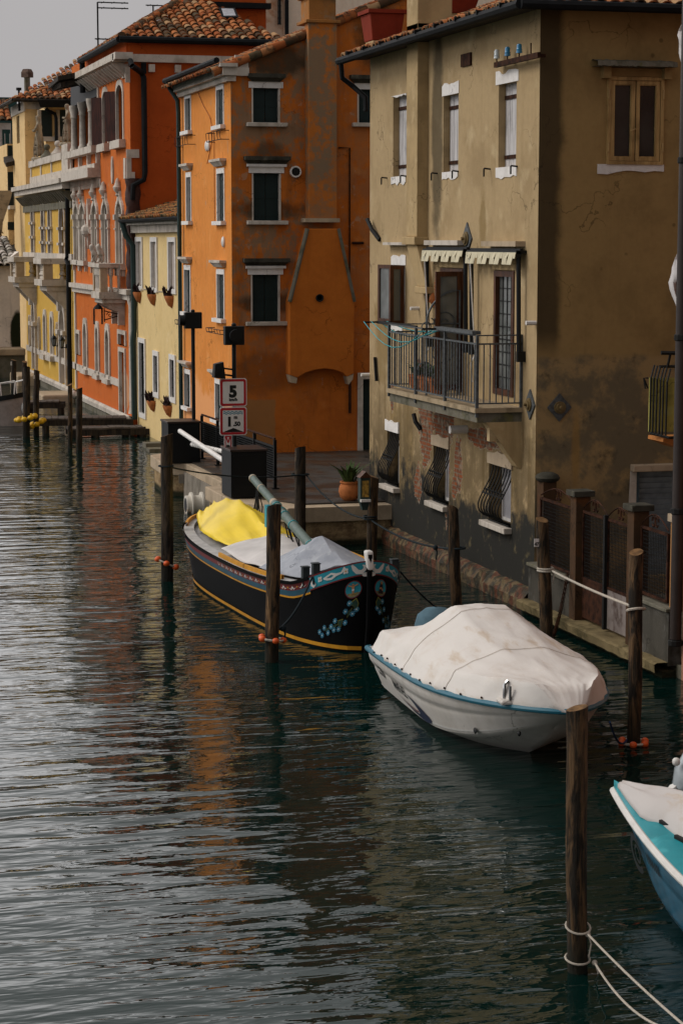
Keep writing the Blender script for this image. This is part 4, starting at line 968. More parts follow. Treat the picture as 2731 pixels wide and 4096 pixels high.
for (x0, yt, x1, yb_) in ((925, 830, 975, 1285), (1047, 772, 1112, 1250)):
    r = GC.rect('c1', x0, yt, x1, yb_); loft.append(arch(r[0], r[1], r[2], r[3] - .35, r[3], 'round'))
gd = GC.rect('c2', 1078, 1128, 1132, 1695); gt = GC.rect('c2', 1070, 970, 1132, 1085); gs = GC.rect('c2', 693, 968, 722, 1165)
lg0, lg1 = GC.uz('c1', 893, 1100)[0], GY1 - .1
lgz0 = GC.uz('c1', 890, 1305)[1]; lgz1 = GC.uz('c1', 890, 860)[1]
loggia = (lg0, lg1, lgz0, lgz1)
og_h = [arch(a, b, z0, zs, zs + (zt_ - zs) * .62, 'ogee') for a, b, z0, zs, zt_ in ogee]
inset = lambda P, k: [((u - (P[0][0] + P[-1][0]) / 2) * k + (P[0][0] + P[-1][0]) / 2, P[0][1] + (z - P[0][1]) * (1 - (1 - k) * .12)) for u, z in P]
mb = MB(); mb.wall(GC, [(GY0, -.6), (GY0, gtop + .6), (GY1, gtop + .6), (GY1, -.6)], low + og_h + loft + [rc(gd), rc(gt), rc(gs), rc(loggia)], .3)
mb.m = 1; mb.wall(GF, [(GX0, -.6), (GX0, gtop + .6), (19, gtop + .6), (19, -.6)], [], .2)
mb.m = 0; mb.poly((GX0, GY1, -.6), (GX0, GY1, gtop), (19, GY1, gtop), (19, GY1, -.6)); mb.build('wall', [M['gothic'], M['gothic_shaded_side']], gh)
def recess(F, pts, mat, nm, d=-.13):
    mb = MB(); mb.fpoly(F, pts, d - .04, d); return mb.build(nm, mat, gh)
grow = lambda P, w, top=None: [((u - w if i < len(P) // 2 else u + w if i > len(P) // 2 else u), z + (w * 1.2 * max(0, (z - P[1][1])) / max(.01, (P[len(P) // 2][1] - P[1][1])) if z > P[1][1] else 0)) for i, (u, z) in enumerate(P)]
for P in low:
    s = recess(GC, P, M['stone_reveal'], 'window_shutter'); mb = MB(); mb.ring(GC, grow(P, .17), P, -.05, .05, False); mb.build('window_surround', M['white_stone'], gh)
    mb = MB(); mb.fbox(GC, P[0][0] - .25, P[-1][0] + .25, P[0][1] - .16, P[0][1], -.05, .14); mb.build('window_sill', M['white_stone'], gh)
for P, (a, b, z0, zs, zt_) in zip(og_h, ogee):
    recess(GC, P, M['stone_reveal'] if ogee.index((a, b, z0, zs, zt_)) < 3 else M['red_wood'], 'window_shutter', -.12)
    G2 = grow(P, .15); um = (a + b) / 2
    mb = MB(); mb.ring(GC, G2, P, -.08, .07, False); mb.ring(GC, P, inset(P, .8), -.15, -.02, False)
    tip = G2[len(G2) // 2][1]
    mb.fpoly(GC, [(um - .06, tip - .1), (um + .06, tip - .1), (um + .035, zt_ - .45), (um - .035, zt_ - .45)], -.02, .06)
    mb.build('window_surround', M['white_stone'], gh)
    mb = MB(); mb.lathe([(.04, -.5), (.08, -.46), (.05, -.4), (.13, -.3), (.15, -.22), (.1, -.15), (.08, -.08), (.05, .02), (.01, .06)], GC.P(um, zt_, .08), 8); mb.build('finial', M['white_stone'], gh, smooth=True)
    mb = MB(); 
    for u in (a - .08, b + .08): mb.fbox(GC, u - .12, u + .12, zs - .12, zs + .04, -.05, .12); mb.fbox(GC, u - .1, u + .1, zs - .42, zs - .37, -.05, .1)
    build_each(mb, 'capital', M['white_stone'], gh)
    mb = MB(); mb.fbox(GC, a - .25, b + .25, z0 - .16, z0, -.05, .16); mb.fbox(GC, a - .16, a - .06, z0 - .36, z0 - .161, -.02, .1); mb.fbox(GC, b + .06, b + .16, z0 - .36, z0 - .161, -.02, .1); mb.build('window_sill', M['white_stone'], gh)
for P in loft:
    recess(GC, P, M['red_wood'], 'window_shutter'); mb = MB(); mb.ring(GC, grow(P, .13), P, -.05, .04, False); mb.build('window_surround', M['white_stone'], gh)
    u = P[-1][0] if False else P[0][0]
    ul = max(P[0][0], P[-1][0]); mb = MB(); mb.hexa([GC.P(ul, P[0][1], .0), GC.P(ul + .04, P[0][1], .0), GC.P(ul + .34, P[0][1], .32), GC.P(ul + .30, P[0][1], .33), GC.P(ul, P[1][1] + .2, .0), GC.P(ul + .04, P[1][1] + .2, .0), GC.P(ul + .34, P[1][1] + .2, .32), GC.P(ul + .30, P[1][1] + .2, .33)]); mb.build('open_shutter', M['red_wood'], gh)
    mb = MB(); mb.fbox(GC, P[0][0] - .3, P[-1][0] + .3, P[0][1] - .24, P[0][1], -.05, .2); mb.build('window_sill', M['white_stone'], gh)
for r, mt in ((gd, M['stone_reveal']), (gt, M['stone_reveal']), (gs, M['stone_reveal'])):
    recess(GC, rc(r), mt, 'door' if r is gd else 'window_shutter', -.14); mb = MB(); w = .13; mb.ring(GC, [(r[0] - w, r[2]), (r[0] - w, r[3] + w), (r[1] + w, r[3] + w), (r[1] + w, r[2])], rc(r), -.05, .05); mb.build('door_surround' if r is gd else 'window_surround', M['white_stone'], gh)
# loggia under the eaves
u0, u1, z0, z1 = loggia
mb = MB(); mb.box(GX0 + 1.2, GX0 + 1.3, u0, u1, z0, z1); mb.poly(GC.P(u0, z0, -1.3), GC.P(u0, z0, 0), GC.P(u0, z1, 0), GC.P(u0, z1, -1.3)); mb.poly(GC.P(u0, z1, -1.3), GC.P(u0, z1, 0), GC.P(u1, z1, 0), GC.P(u1, z1, -1.3)); mb.build('loggia_recess', M['black_metal'], gh)  # coloured black to stand for the shade inside the loggia
mb = MB(); mb.fbox(GC, u0 - .15, u1 + .2, z0 - .22, z0, -.2, .3); zb_ = GC.uz('c1', 890, 1505)[1]; mb.fbox(GC, u0 - .1, u1 + .2, zb_ - .3, zb_, -.05, .42); mb.fbox(GC, u0 - .1, u1 + .2, zb_ + .001, zb_ + .14, -.05, .2)
for k in range(4): u = u0 + .05 + (u1 - u0 - .1) * k / 3; mb.fbox(GC, u - .1, u + .1, zb_ + .141, z0 - .221, -.05, .12)
for k in range(22): u = u0 + (u1 - u0) * k / 21; mb.fbox(GC, u - .035, u + .035, zb_ - .62, zb_ - .301, -.02, .12)
mb.build('loggia_parapet', M['white_stone'], gh)
for x in (682, 757, 838):
    u = GC.uz('c1', x, 1250)[0]; hh = z1 - z0
    mb = MB(); mb.lathe([(.16, 0), (.16, .08), (.12, .14), (.115, .2), (.1, hh - .45), (.13, hh - .4), (.11, hh - .36), (.17, hh - .1), (.17, hh)], GC.P(u, z0, .05), 12); mb.build('column', M['white_stone'], gh, smooth=True)
mb = MB(); mb.fbox(GC, u0 - .1, u0 + .05, z0, z1 + .5, -.05, .06)
for z, u_, w in ((GC.uz('c1', 905, 1600)[1], u0 - .1, .12), (GC.uz('c1', 912, 1660)[1], u0 - .22, .16)): mb.fbox(GC, u_ - w, u_ + .05, z - .25, z, -.02, .05)
build_each(mb, 'quoin', M['white_stone'], gh)
# quoins, spiral corner shaft, string courses
mb = MB()
for (y0_, y1_, w) in ((600, 740, .0),): pass
def quoin(F, c_, x0, y0, x1, y1, d=.04): r = F.rect(c_, x0, y0, x1, y1); mb.fbox(F, r[0], r[1], r[2], r[3], -.02, d)
quoin(GF, 'c1', 1133, 1338, 1248, 1415); quoin(GF, 'c1', 1133, 1416, 1178, 1540, .05); quoin(GF, 'c1', 1133, 1541, 1208, 1600, .06); quoin(GF, 'c1', 1122, 600, 1166, 740)
quoin(GC, 'c1', 1120, 1418, 1140, 1598, .05); quoin(GC, 'c1', 1105, 600, 1140, 690, .05)
build_each(mb, 'quoin', M['white_stone'], gh)
zs0 = GC.uz('c2', 1160, 570)[1]; zs1 = GC.uz('c1', 1160, 1600)[1]
mb = MB(); N, Hn = 16, 60
mb.grid(lambda i, j: Vector((GX0 + .08, GY0 + .1, zs0 + (zs1 - zs0) * j / Hn)) + Vector((math.cos(2 * math.pi * i / N), math.sin(2 * math.pi * i / N), 0)) * (.22 + .025 * math.sin(2 * math.pi * i / N * 4 + j * .55)), N, Hn + 1, True)
mb.build('corner_shaft', plain('dark red stone shaft', (.05, .018, .012), .6, .3), gh, smooth=True)
mb = MB(); mb.lathe([(.2, .5), (.17, .7), (.16, zs0 - .5), (.2, zs0 - .35), (.26, zs0 - .05), (.26, zs0)], (GX0 + .05, GY0 + .05, 0), 14); mb.build('corner_column', M['white_stone'], gh, smooth=True)
mb = MB(); zz = GC.uz('c2', 900, 585)[1]; mb.fbox(GC, GY0 - .2, GY1, zz - .16, zz, -.02, .12); mb.fbox(GC, GY0 - .25, GY1, zz + .001, zz + .15, -.02, .22)
zz = GC.uz('c2', 1020, 1420)[1]; mb.fbox(GC, gd[1] + .13, GY1, zz - .02, zz + .2, -.02, .05); mb.build('string_course', M['white_stone'], gh)
mb = MB(); zz = GC.uz('c2', 1060, 1690)[1]; mb.grid(lambda i, j: GC.P((GY0 + .2, GY1)[i], zz + (.12, .16, .08, -.06, -.1)[j] - .02, (-.02, .1, .16, .14, -.02)[j]), 2, 5); mb.build('base_moulding', M['white_stone'], gh, smooth=True)
mb = MB(); mb.fbox(GC, GY0, GY1, -.5, zz - .12, -.02, .1); mb.build('base_wall', M['grey_stone'], gh)
mb = MB(); mb.fbox(GC, GY1 - .25, GY1, .5, z0, -.02, .05); mb.build('corner_strip', M['white_stone'], gh)
mb = MB()
for u_, z_ in (GC.uz('c1', 1016, 1525),): mb.fpoly(GC, [(u_ + .17 * math.cos(k * .393), z_ + .42 * math.sin(k * .393)) for k in range(16)], 0, .05)
a = GC.uz('c2', 815, 10); b = GC.uz('c2', 820, 215); um = a[0]
mb.fpoly(GC, [(um, b[1]), (um + .2, b[1] + .6), (um + .42, a[1] - .25), (um + .2, a[1] - .05), (um + .12, a[1] + .7), (um, a[1] + .9), (um - .14, a[1] + .7), (um - .2, a[1]), (um - .4, a[1] - .25), (um - .18, b[1] + .6)], 0, .12)
mb.ball(GC.P(um, a[1] - .15, .12), .22, 8, 6); build_each(mb, 'wall_relief', M['white_stone'], gh)
# balcony with two seated lions
bl = GC.uz('c2', 925, 600, .0); bw0 = GC.uz('c2', 1125, 600)[0]; bzt = ony('c2', 925, 340, 63.5)
bu0 = bw0; bf = onx('c2', 1030, 640, 10.1)
bu1 = bu0 + 1.5; bD = .75; bz0 = GC.uz('c2', 1120, 600)[1]; bz1 = GC.uz('c2', 1118, 345)[1]
mb = MB(); mb.fbox(GC, bu0 - .05, bu1 + .05, bz0 - .2, bz0, -.02, bD + .05); mb.fbox(GC, bu0 + .02, bu1 - .02, bz0 - .33, bz0 - .201, -.02, bD - .05)
for u in (bu0 + .15, bu1 - .2): mb.fpoly(GC, [(u, bz0 - .33), (u, bz0 - 1.0), (u + .12, bz0 - 1.0), (u + .12, bz0 - .33)], 0, .2); mb.hexa([GC.P(u, bz0 - .6, .2), GC.P(u + .12, bz0 - .6, .2), GC.P(u + .12, bz0 - .5, .45), GC.P(u, bz0 - .5, .45), GC.P(u, bz0 - .33, .2), GC.P(u + .12, bz0 - .33, .2), GC.P(u + .12, bz0 - .33, .7), GC.P(u, bz0 - .33, .7)])
gb = mb.build('balcony', M['white_stone'], gh)
mb = MB(); mb.fbox(GC, bu0 - .05, bu1 + .05, bz1 - .12, bz1, -.02, bD + .05); mb.build('balcony_rail', M['white_stone'], gb)
mb = MB(); mb.fbox(GC, bu0, bu0 + .22, bz0 + .001, bz1 - .121, bD - .22, bD); mb.fbox(GC, bu1 - .22, bu1, bz0 + .001, bz1 - .121, bD - .22, bD); build_each(mb, 'balcony_pier', M['tan_stone'], gb)
mb = MB()
for k in range(2): mb.lathe([(.07, 0), (.07, .06), (.045, .1), (.05, bz1 - bz0 - .4), (.08, bz1 - bz0 - .34), (.08, bz1 - bz0 - .12)], GC.P(bu0 + .06, bz0, .18 + .24 * k), 8)
for k in range(4): mb.lathe([(.07, 0), (.07, .06), (.045, .1), (.05, bz1 - bz0 - .4), (.08, bz1 - bz0 - .34), (.08, bz1 - bz0 - .12)], GC.P(bu0 + .4 + .24 * k, bz0, bD - .07), 8)
build_each(mb, 'baluster', M['white_stone'], gb)
def skin_fig(name, nodes, edges, mat, loc, rz=0, sc=1., parent=None, sub=2):
    """one continuous body: joints (x, y, z, radius) joined by edges, grown with a skin modifier and kept as plain mesh"""
    me = bpy.data.meshes.new(name); me.from_pydata([Vector(n[:3]) * sc for n in nodes], edges, [])
    ob = bpy.data.objects.new(name, me); COL.objects.link(ob)
    md = ob.modifiers.new('s', 'SKIN'); 
    if not me.skin_vertices: me.skin_vertices.new()
    for v, n in zip(me.skin_vertices[0].data, nodes): v.radius = (n[3] * sc, (n[4] if len(n) > 4 else n[3]) * sc)
    me.skin_vertices[0].data[0].use_root = True
    s2 = ob.modifiers.new('u', 'SUBSURF'); s2.levels = sub; s2.render_levels = sub
    dg = bpy.context.evaluated_depsgraph_get(); dg.update()
    nm = bpy.data.meshes.new_from_object(ob.evaluated_get(dg)); ob.modifiers.clear(); ob.data = nm; nm.materials.clear(); nm.materials.append(mat)
    nm.polygons.foreach_set('use_smooth', [True] * len(nm.polygons))
    ob.location = loc; ob.rotation_euler = (0, 0, rz); OFF[ob.name] = Vector((0, 0, 0))
    return ob
M['statue'] = plaster('weathered statue stone', (.34, .28, .20), (.09, .07, .045), (.42, .36, .28), k=.8, streak=.5, nsc=3, bump=.3)
def lion(loc, label, rz):
    N_ = [(0, 0, .12, .12), (.02, 0, .3, .11), (.1, 0, .46, .10), (.17, 0, .6, .12), (.28, 0, .6, .075), (.12, .07, .2, .05), (.17, .08, .02, .045), (.12, -.07, .2, .05), (.17, -.08, .02, .045), (.05, .11, .06, .06), (.05, -.11, .06, .06), (.14, .07, .74, .025), (.14, -.07, .74, .025)]
    E_ = [(0, 1), (1, 2), (2, 3), (3, 4), (2, 5), (5, 6), (2, 7), (7, 8), (0, 9), (0, 10), (3, 11), (3, 12)]
    return tag(skin_fig('lion_statue', N_, E_, M['white_stone'], loc, rz, .8), label, 'statue', 'stone lions on the palace balcony')
lion(GC.P(bu1 - .1, bz1, bD - .1), 'small white seated stone lion at the far end of the palace balcony rail', math.pi)
lion(GC.P(bu0 + .12, bz1, bD - .1), 'small white seated stone lion on the rail corner nearest the spiral corner shaft', math.pi)
# wrought iron lantern on a triangular arm
l0 = GC.uz('c2', 1090, 805); mb = MB(); lt = root('wall_lantern', 'black wrought iron lantern frame on triangular arm under the palace balcony', 'lantern', GC.P(l0[0], l0[1], 0))
P_ = lambda s, z, w=0: GC.P(l0[0] + w * .6, l0[1] + z * .7, s * .7)
mb.tube([P_(0, 0), P_(.75, .18)], .016, 4); mb.tube([P_(0, 0), P_(.75, -.22)], .016, 4); mb.tube([P_(.75, .3), P_(.75, -.3)], .018, 4); mb.tube(scroll(P_(.5, 0), .1, 0, 1.2), .012, 4); mb.build('arm', M['iron'], lt)
mb = MB()
for w in (-.16, .16):
    for s in (.85, 1.2): mb.tube([P_(s, .26, w), P_(s, -.4, w)], .014, 4)
mb.lathe([(.16, .18), (.12, .25), (.06, .3), (.01, .36)], P_(1.02, 0), 8)
for s in (.85, 1.2):
    mb.tube([P_(s, -.3, -.16), P_(s, -.3, .16)], .014, 4)
mb.build('lantern_cage', M['iron'], lt)
# drainpipes
mb = MB(); mb.tube([onx('c1', 1170, 545, 10.8), onx('c1', 1185, 590, 10.7)] + [ony('c1', x, y, 62.45) for x, y in ((1270, 650), (1290, 700), (1300, 1550), (1290, 1610), (1195, 1660), (1190, 1790))], .085, 8); mb.build('drainpipe', M['gutter'], gh, smooth=True)
mb = MB(); mb.tube([ony('c1', x, 560 + k * 100, 62.48) for k, x in ((0, 1288), (1, 1290))], .08, 8)
zz = ytop; mb.build('drainpipe', M['gutter'], gh, smooth=True)
mb = MB(); pts = [GC.uz('c2', *p) for p in ((640, -400), (640, 0), (640, 280), (625, 310), (648, 360), (652, 900), (660, 1430))]
mb.tube([GC.P(min(u, 75.2), z, .12) for u, z in pts], .09, 8); mb.build('drainpipe', M['gutter'], gh, smooth=True)
# eaves: corbels, white dentils, loggia roof, main hipped roof
mb = MB()
for k in range(15): u = GY0 + .1 + .52 * k; mb.hexa([GC.P(u, gtop - .5, -.02), GC.P(u + .16, gtop - .5, -.02), GC.P(u + .16, gtop - .5, .1), GC.P(u, gtop - .5, .1), GC.P(u, gtop - .18, -.02), GC.P(u + .16, gtop - .18, -.02), GC.P(u + .16, gtop - .18, .5), GC.P(u, gtop - .18, .5)])
for k in range(9): x = GX0 + .55 + .78 * k; mb.fbox(GF, x, x + .18, gtop - .42, gtop - .2, -.02, .14)
build_each(mb, 'eaves_corbel', M['white_stone'], gh)
mb = MB(); mb.fbox(GC, GY0 - .5, GY1 - 3.9, gtop - .1, gtop + .1, -.02, .5); mb.fbox(GF, GX0 - .5, 19, gtop - .14, gtop + .08, -.02, .16); mb.build('eaves_cornice', M['white_stone'], gh)
ez2 = gtop + 1.05; rx0 = GX0 + .05; ry0 = GY0 - .15
gup = Vector((0, 1, .52)); gl = 6.0; rx1 = OF.uz('c3', 925, 285)[0] * 1.33
cnr = ony('c1', 1095, 335, ry0); ez2 = cnr.z; rx0 = cnr.x
ridge = ony('c3', 350, 28, ry0 + 3.6)
rx1 = ony('c3', 925, 290, ry0).x
def hip(s, t): 
    x = s * (rx1 - rx0); return x > t * .62 - .1 and (rx1 - rx0 - x) > t * .35 - .05
tiled_roof('roof', M['tile'], gh, (rx0, ry0, ez2), (rx1, ry0, ez2), (0, 1, (ridge.z - ez2) / 3.6), 4.3, keep=hip, w=.25, tl=.42)
tiled_roof('roof', M['tile'], gh, (rx0, ry0, ez2), (rx0, ry0 + 8, ez2), (1, 0, .62), 3.0, w=.25, tl=.42, keep=lambda s, t: s * 8 > t * 1.2)
mb = MB(); tp = Vector((rx0 + 2.35, ry0 + 3.6, ridge.z + .05))
for k in range(11): a = Vector((rx0, ry0, ez2 + .04)).lerp(tp, k / 11); b = Vector((rx0, ry0, ez2 + .02)).lerp(tp, (k + 1.15) / 11); mb.tube([a, b], [.14, .115], 8)
mb.build('ridge_tile', M['tile'], gh, smooth=50)
mb = MB(); mb.tube([(rx0 - .1, ry0 - .12, ez2 - .06), (rx1, ry0 - .12, ez2 - .06)], .1, 8); mb.tube([(rx0 - .1, ry0 - .12, ez2 - .06), (rx0 - .1, ry0 + 7.5, ez2 - .08)], .1, 8); mb.build('gutter', M['gutter'], gh, smooth=True)
mb = MB(); mb.box(rx0 + .15, rx1 - .1, ry0 + .2, ry0 + 8, gtop + .1, ez2 - .05); mb.build('attic', M['gothic_shaded_side'], gh)
mb = MB(); mb.tube([(rx0 - .05, ry0 + 7.4, ez2 - .1), (rx0 - .05, ry0 + 7.4, ez2 - 1.1)], .09, 8); mb.build('drainpipe', M['gutter'], gh)
s0 = ony('c3', 545, 105, ry0 + 2.5)
mb = MB(); q4 = [ony('c3', x, y, Y) for x, y, Y in ((500, 140, ry0 + 1.9), (615, 140, ry0 + 1.9), (590, 75, ry0 + 2.9), (478, 72, ry0 + 2.9))]; nrm = Vector((0, -.5, .87)) * .1
mb.prism(q4, nrm); sk = mb.build('skylight', M['gutter'], gh)
ctr = sum(q4, Vector()) / 4; mb = MB(); mb.poly(*[ctr + (p - ctr) * .74 + nrm * 1.06 for p in q4]); mb.build('pane', plain('skylight glass', (.55, .6, .65), .1, .5), sk)
# loggia roof: dark deep eaves
a = onx('c1', 435, 795, GX0 - 1.05); b = GC.P(GY1 - 3.9, gtop + .1, .6)
mb = MB(); ly0, ly1 = GY1 - 4.1, a.y; lz = a.z
mb.hexa([(GX0 - 1.05, ly0, lz + .1), (GX0 + 3.5, ly0, lz + .9), (GX0 + 3.5, ly1, lz + .9), (GX0 - 1.05, ly1, lz), (GX0 - 1.05, ly0, lz + .24), (GX0 + 3.5, ly0, lz + 1.3), (GX0 + 3.5, ly1, lz + 1.3), (GX0 - 1.05, ly1, lz + .12)])
for k in range(9): y = ly0 + .2 + (ly1 - ly0 - .4) * k / 8; mb.bar((GX0 - .95, y, lz - .02), (GX0, y, lz + .2), .12, .16)
mb.build('loggia_roof', M['dark_wood'], gh)
mb = MB(); mb.fbox(GC, u0, GY1, z1 + .001, gtop, -.02, .05); mb.build('loggia_beam', M['black_metal'], gh)  # black colour stands for the shade under the deep eaves
# aerials
def aerial(base, h, arms, label):
    o = root('tv_aerial', label, 'aerial', base); mb = MB(); b = Vector(base); mb.tube([b, b + Vector((0, 0, h))], .028, 5); mb.build('mast', M['iron'], o)
    mb = MB()
    for z, x0, x1 in arms:
        mb.tube([b + Vector((x0, 0, z)), b + Vector((x1, 0, z))], .02, 4)
        for k in range(3): x = x0 + (x1 - x0) * (k + .5) / 3; mb.tube([b + Vector((x, -.25, z)), b + Vector((x, .25, z))], .012, 4)
    mb.build('aerial_arm', M['iron'], o)
ab = ony('c1', 882, 470, 68.); at_ = ony('c1', 880, 20, 68.); h = at_.z - ab.z
aerial(ab - Vector((0, 0, .3)), h + .3, ((h + .3, 0, .98), (h + .13, 0, .98), (.72, -.1, .5)), 'tall thin television aerial with two long arms above the palace eaves')
ab = ony('c1', 1375, 190, 72.); at_ = ony('c1', 1375, 48, 72.); h = at_.z - ab.z
aerial(ab - Vector((0, 0, .8)), h + .8, ((h + .8, -.25, .45),), 'short television aerial with one crossbar behind the hipped tile roof')

# ================================================================ YELLOW PALACE
PC = Fac('c', 10.86); PY0, PY1 = 74.25, 87.9
M['palace_yellow'] = plaster('golden yellow plaster', (.62, .38, .075), (.58, .34, .06), (.76, .54, .18), k=.45, streak=.3, bump=.12, extra=lambda m, c: m.mix(m.math('MULTIPLY', m.blob((10.86, 76.9, 1.1), (2, .8, .5), .2, .15), .6), c, (.3, .2, .09)))
ph = root('yellow_palace', 'golden yellow palace with stone balconies and statues along its roof parapet', 'palace', (13, 80, .3))
pz = PC.uz('c1', 560, 1600, .36)[1]; pw = []
for (x0, x1, y0_, yb_) in ((295, 318, 1770, 265), (387, 412, 1805, 270), (448, 472, 1800, 275), (548, 592, 1795, 285)):
    a, b = PC.uz('c2', x0, yb_), PC.uz('c2', x1, yb_ + 4); t_ = PC.uz('c1', (x0 + x1) / 2, y0_)[1]
    pw.append(arch(b[0], a[0], (a[1] + b[1]) / 2, t_ - 1.0, t_, 'pointed'))
pl_ = []
for (x0, yt, x1, yb_) in ((398, 795, 425, 1158), (460, 815, 487, 1172)):
    r = PC.rect('c2', x0, yt, x1, yb_); pl_.append(arch(r[0], r[1], r[2], r[3] - .35, r[3], 'round'))
po = []
for (x0, yt, x1, yb_) in ((270, 815, 285, 1080), (355, 830, 370, 1110), (518, 880, 532, 1170)):
    r = PC.rect('c2', x0, yt, x1, yb_); w = (r[1] - r[0]) / 2; po.append([((r[0] + r[1]) / 2 - w * math.cos(k * math.pi / 8) , (r[2] + r[3]) / 2 + (r[3] - r[2]) / 2 * math.sin(k * math.pi / 8)) for k in range(16)])
pd = []
for (x0, yt, x1, yb_) in ((303, 690, 338, 1300), (550, 740, 608, 1440)):
    r = PC.rect('c2', x0, yt, x1, yb_); pd.append(arch(r[0], r[1], r[2], r[3] - (r[3] - r[2]) * .3, r[3], 'round'))
mb = MB(); mb.wall(PC, [(PY0, -.6), (PY0, pz), (PY1, pz), (PY1, -.6)], pw + pl_ + po + pd, .3); mb.poly((10.86, PY1, -.6), (10.86, PY1, pz), (19, PY1, pz), (19, PY1, -.6)); mb.poly((10.86, PY0, pz), (19, PY0, pz), (19, PY1, pz), (10.86, PY1, pz)); mb.build('wall', M['palace_yellow'], ph)
gh_, gh = gh, ph
for P in pw:
    recess(PC, P, M['red_wood'], 'window_shutter', -.12); mb = MB(); mb.ring(PC, grow(P, .13), P, -.06, .06, False); zc_ = P[1][1]; um = (P[0][0] + P[-1][0]) / 2
    for u in (P[0][0], P[-1][0]):
        for dz in (-.0, -.55): mb.fbox(PC, u - .2, u + .2, zc_ + dz - .05, zc_ + dz + .05, -.05, .12)
    tp = P[len(P) // 2][1]; mb.fpoly(PC, [(um - .12, tp), (um + .12, tp), (um + .2, pz - .55), (um - .2, pz - .55)], -.02, .08); mb.build('window_surround', M['white_stone'], ph)
for P in pl_:
    recess(PC, P, M['stone_reveal'], 'window_shutter'); mb = MB(); mb.ring(PC, grow(P, .16), P, -.06, .05, False); mb.fbox(PC, P[0][0] - .35, P[-1][0] + .35, P[0][1] - .2, P[0][1], -.05, .2); mb.build('window_surround', M['white_stone'], ph)
for P in po:
    recess(PC, P, M['stone_reveal'], 'window_shutter'); cu_, cz_ = sum(p[0] for p in P) / 16, sum(p[1] for p in P) / 16
    mb = MB(); mb.ring(PC, [(cu_ + (u - cu_) * 1.35, cz_ + (z - cz_) * 1.1) for u, z in P], P, -.06, .08); mb.build('window_surround', M['white_stone'], ph)
for P in pd:
    recess(PC, P, M['stone_reveal'], 'door', -.28); mb = MB(); mb.ring(PC, grow(P, .2), P, -.08, .1, False); um = (P[0][0] + P[-1][0]) / 2; tp = P[len(P) // 2][1]
    for u in (P[0][0], P[-1][0]): mb.fbox(PC, u - .3, u + .3, P[1][1] - .12, P[1][1] + .04, -.05, .2)
    mb.fpoly(PC, [(um - .15, tp - .1), (um + .15, tp - .1), (um + .28, tp + .55), (um - .28, tp + .55)], -.02, .24); mb.build('door_surround', M['white_stone'], ph)
mb = MB()
for k in range(24): u = PY0 + .3 + .57 * k; mb.hexa([PC.P(u, pz - .75, -.02), PC.P(u + .2, pz - .75, -.02), PC.P(u + .2, pz - .75, .08), PC.P(u, pz - .75, .08), PC.P(u, pz - .4, -.02), PC.P(u + .2, pz - .4, -.02), PC.P(u + .2, pz - .4, .4), PC.P(u, pz - .4, .4)])
mb.fbox(PC, PY0, PY1, pz - 1.0, pz - .76, -.02, .08); build_each(mb, 'cornice_bracket', M['grey_stone'], ph)
mb = MB(); mb.fbox(PC, PY0, PY1 + .2, pz - .34, pz - .15, -.02, .38); mb.fbox(PC, PY0, PY1 + .3, pz - .149, pz + .02, -.02, .5); mb.build('cornice', M['white_stone'], ph)
qz = PC.uz('c1', 560, 1370)[1]; py1 = PC.uz('c1', 285, 1500)[0]; py0 = PC.uz('c1', 580, 1500)[0]
mb = MB(); mb.fbox(PC, py0, py1, pz + .051, qz - .25, -.2, .02); mb.build('parapet_panel', M['palace_yellow'], ph)
mb = MB(); mb.fbox(PC, py0, py1, qz - .249, qz, -.3, .12); mb.fbox(PC, py0, py1, pz + .05, pz + .35, -.3, .08)
for k in range(4): u = py0 + (py1 - py0 - .3) * k / 3; mb.fbox(PC, u, u + .25, pz + .351, qz - .25, -.25, .06)
mb.fbox(PC, py0 - 1.5, py0 + .001, pz + .05, qz + .25, -1.2, .1); mb.build('parapet', M['white_stone'], ph)
for k, (x, y) in enumerate(((400, 1350), (495, 1325))):
    u = PC.uz('c1', x, y)[0]; mb = MB(); mb.lathe([(.26, 0), (.26, .05), (.16, .15), (.09, .25), (.07, .3)], PC.P(u, qz, -.1), 8); mb.ball(PC.P(u, qz + .4, -.1), .12, 12, 8); mb.build('ball_finial', M['grey_stone'] if k == 0 else M['white_stone'], ph, smooth=True)
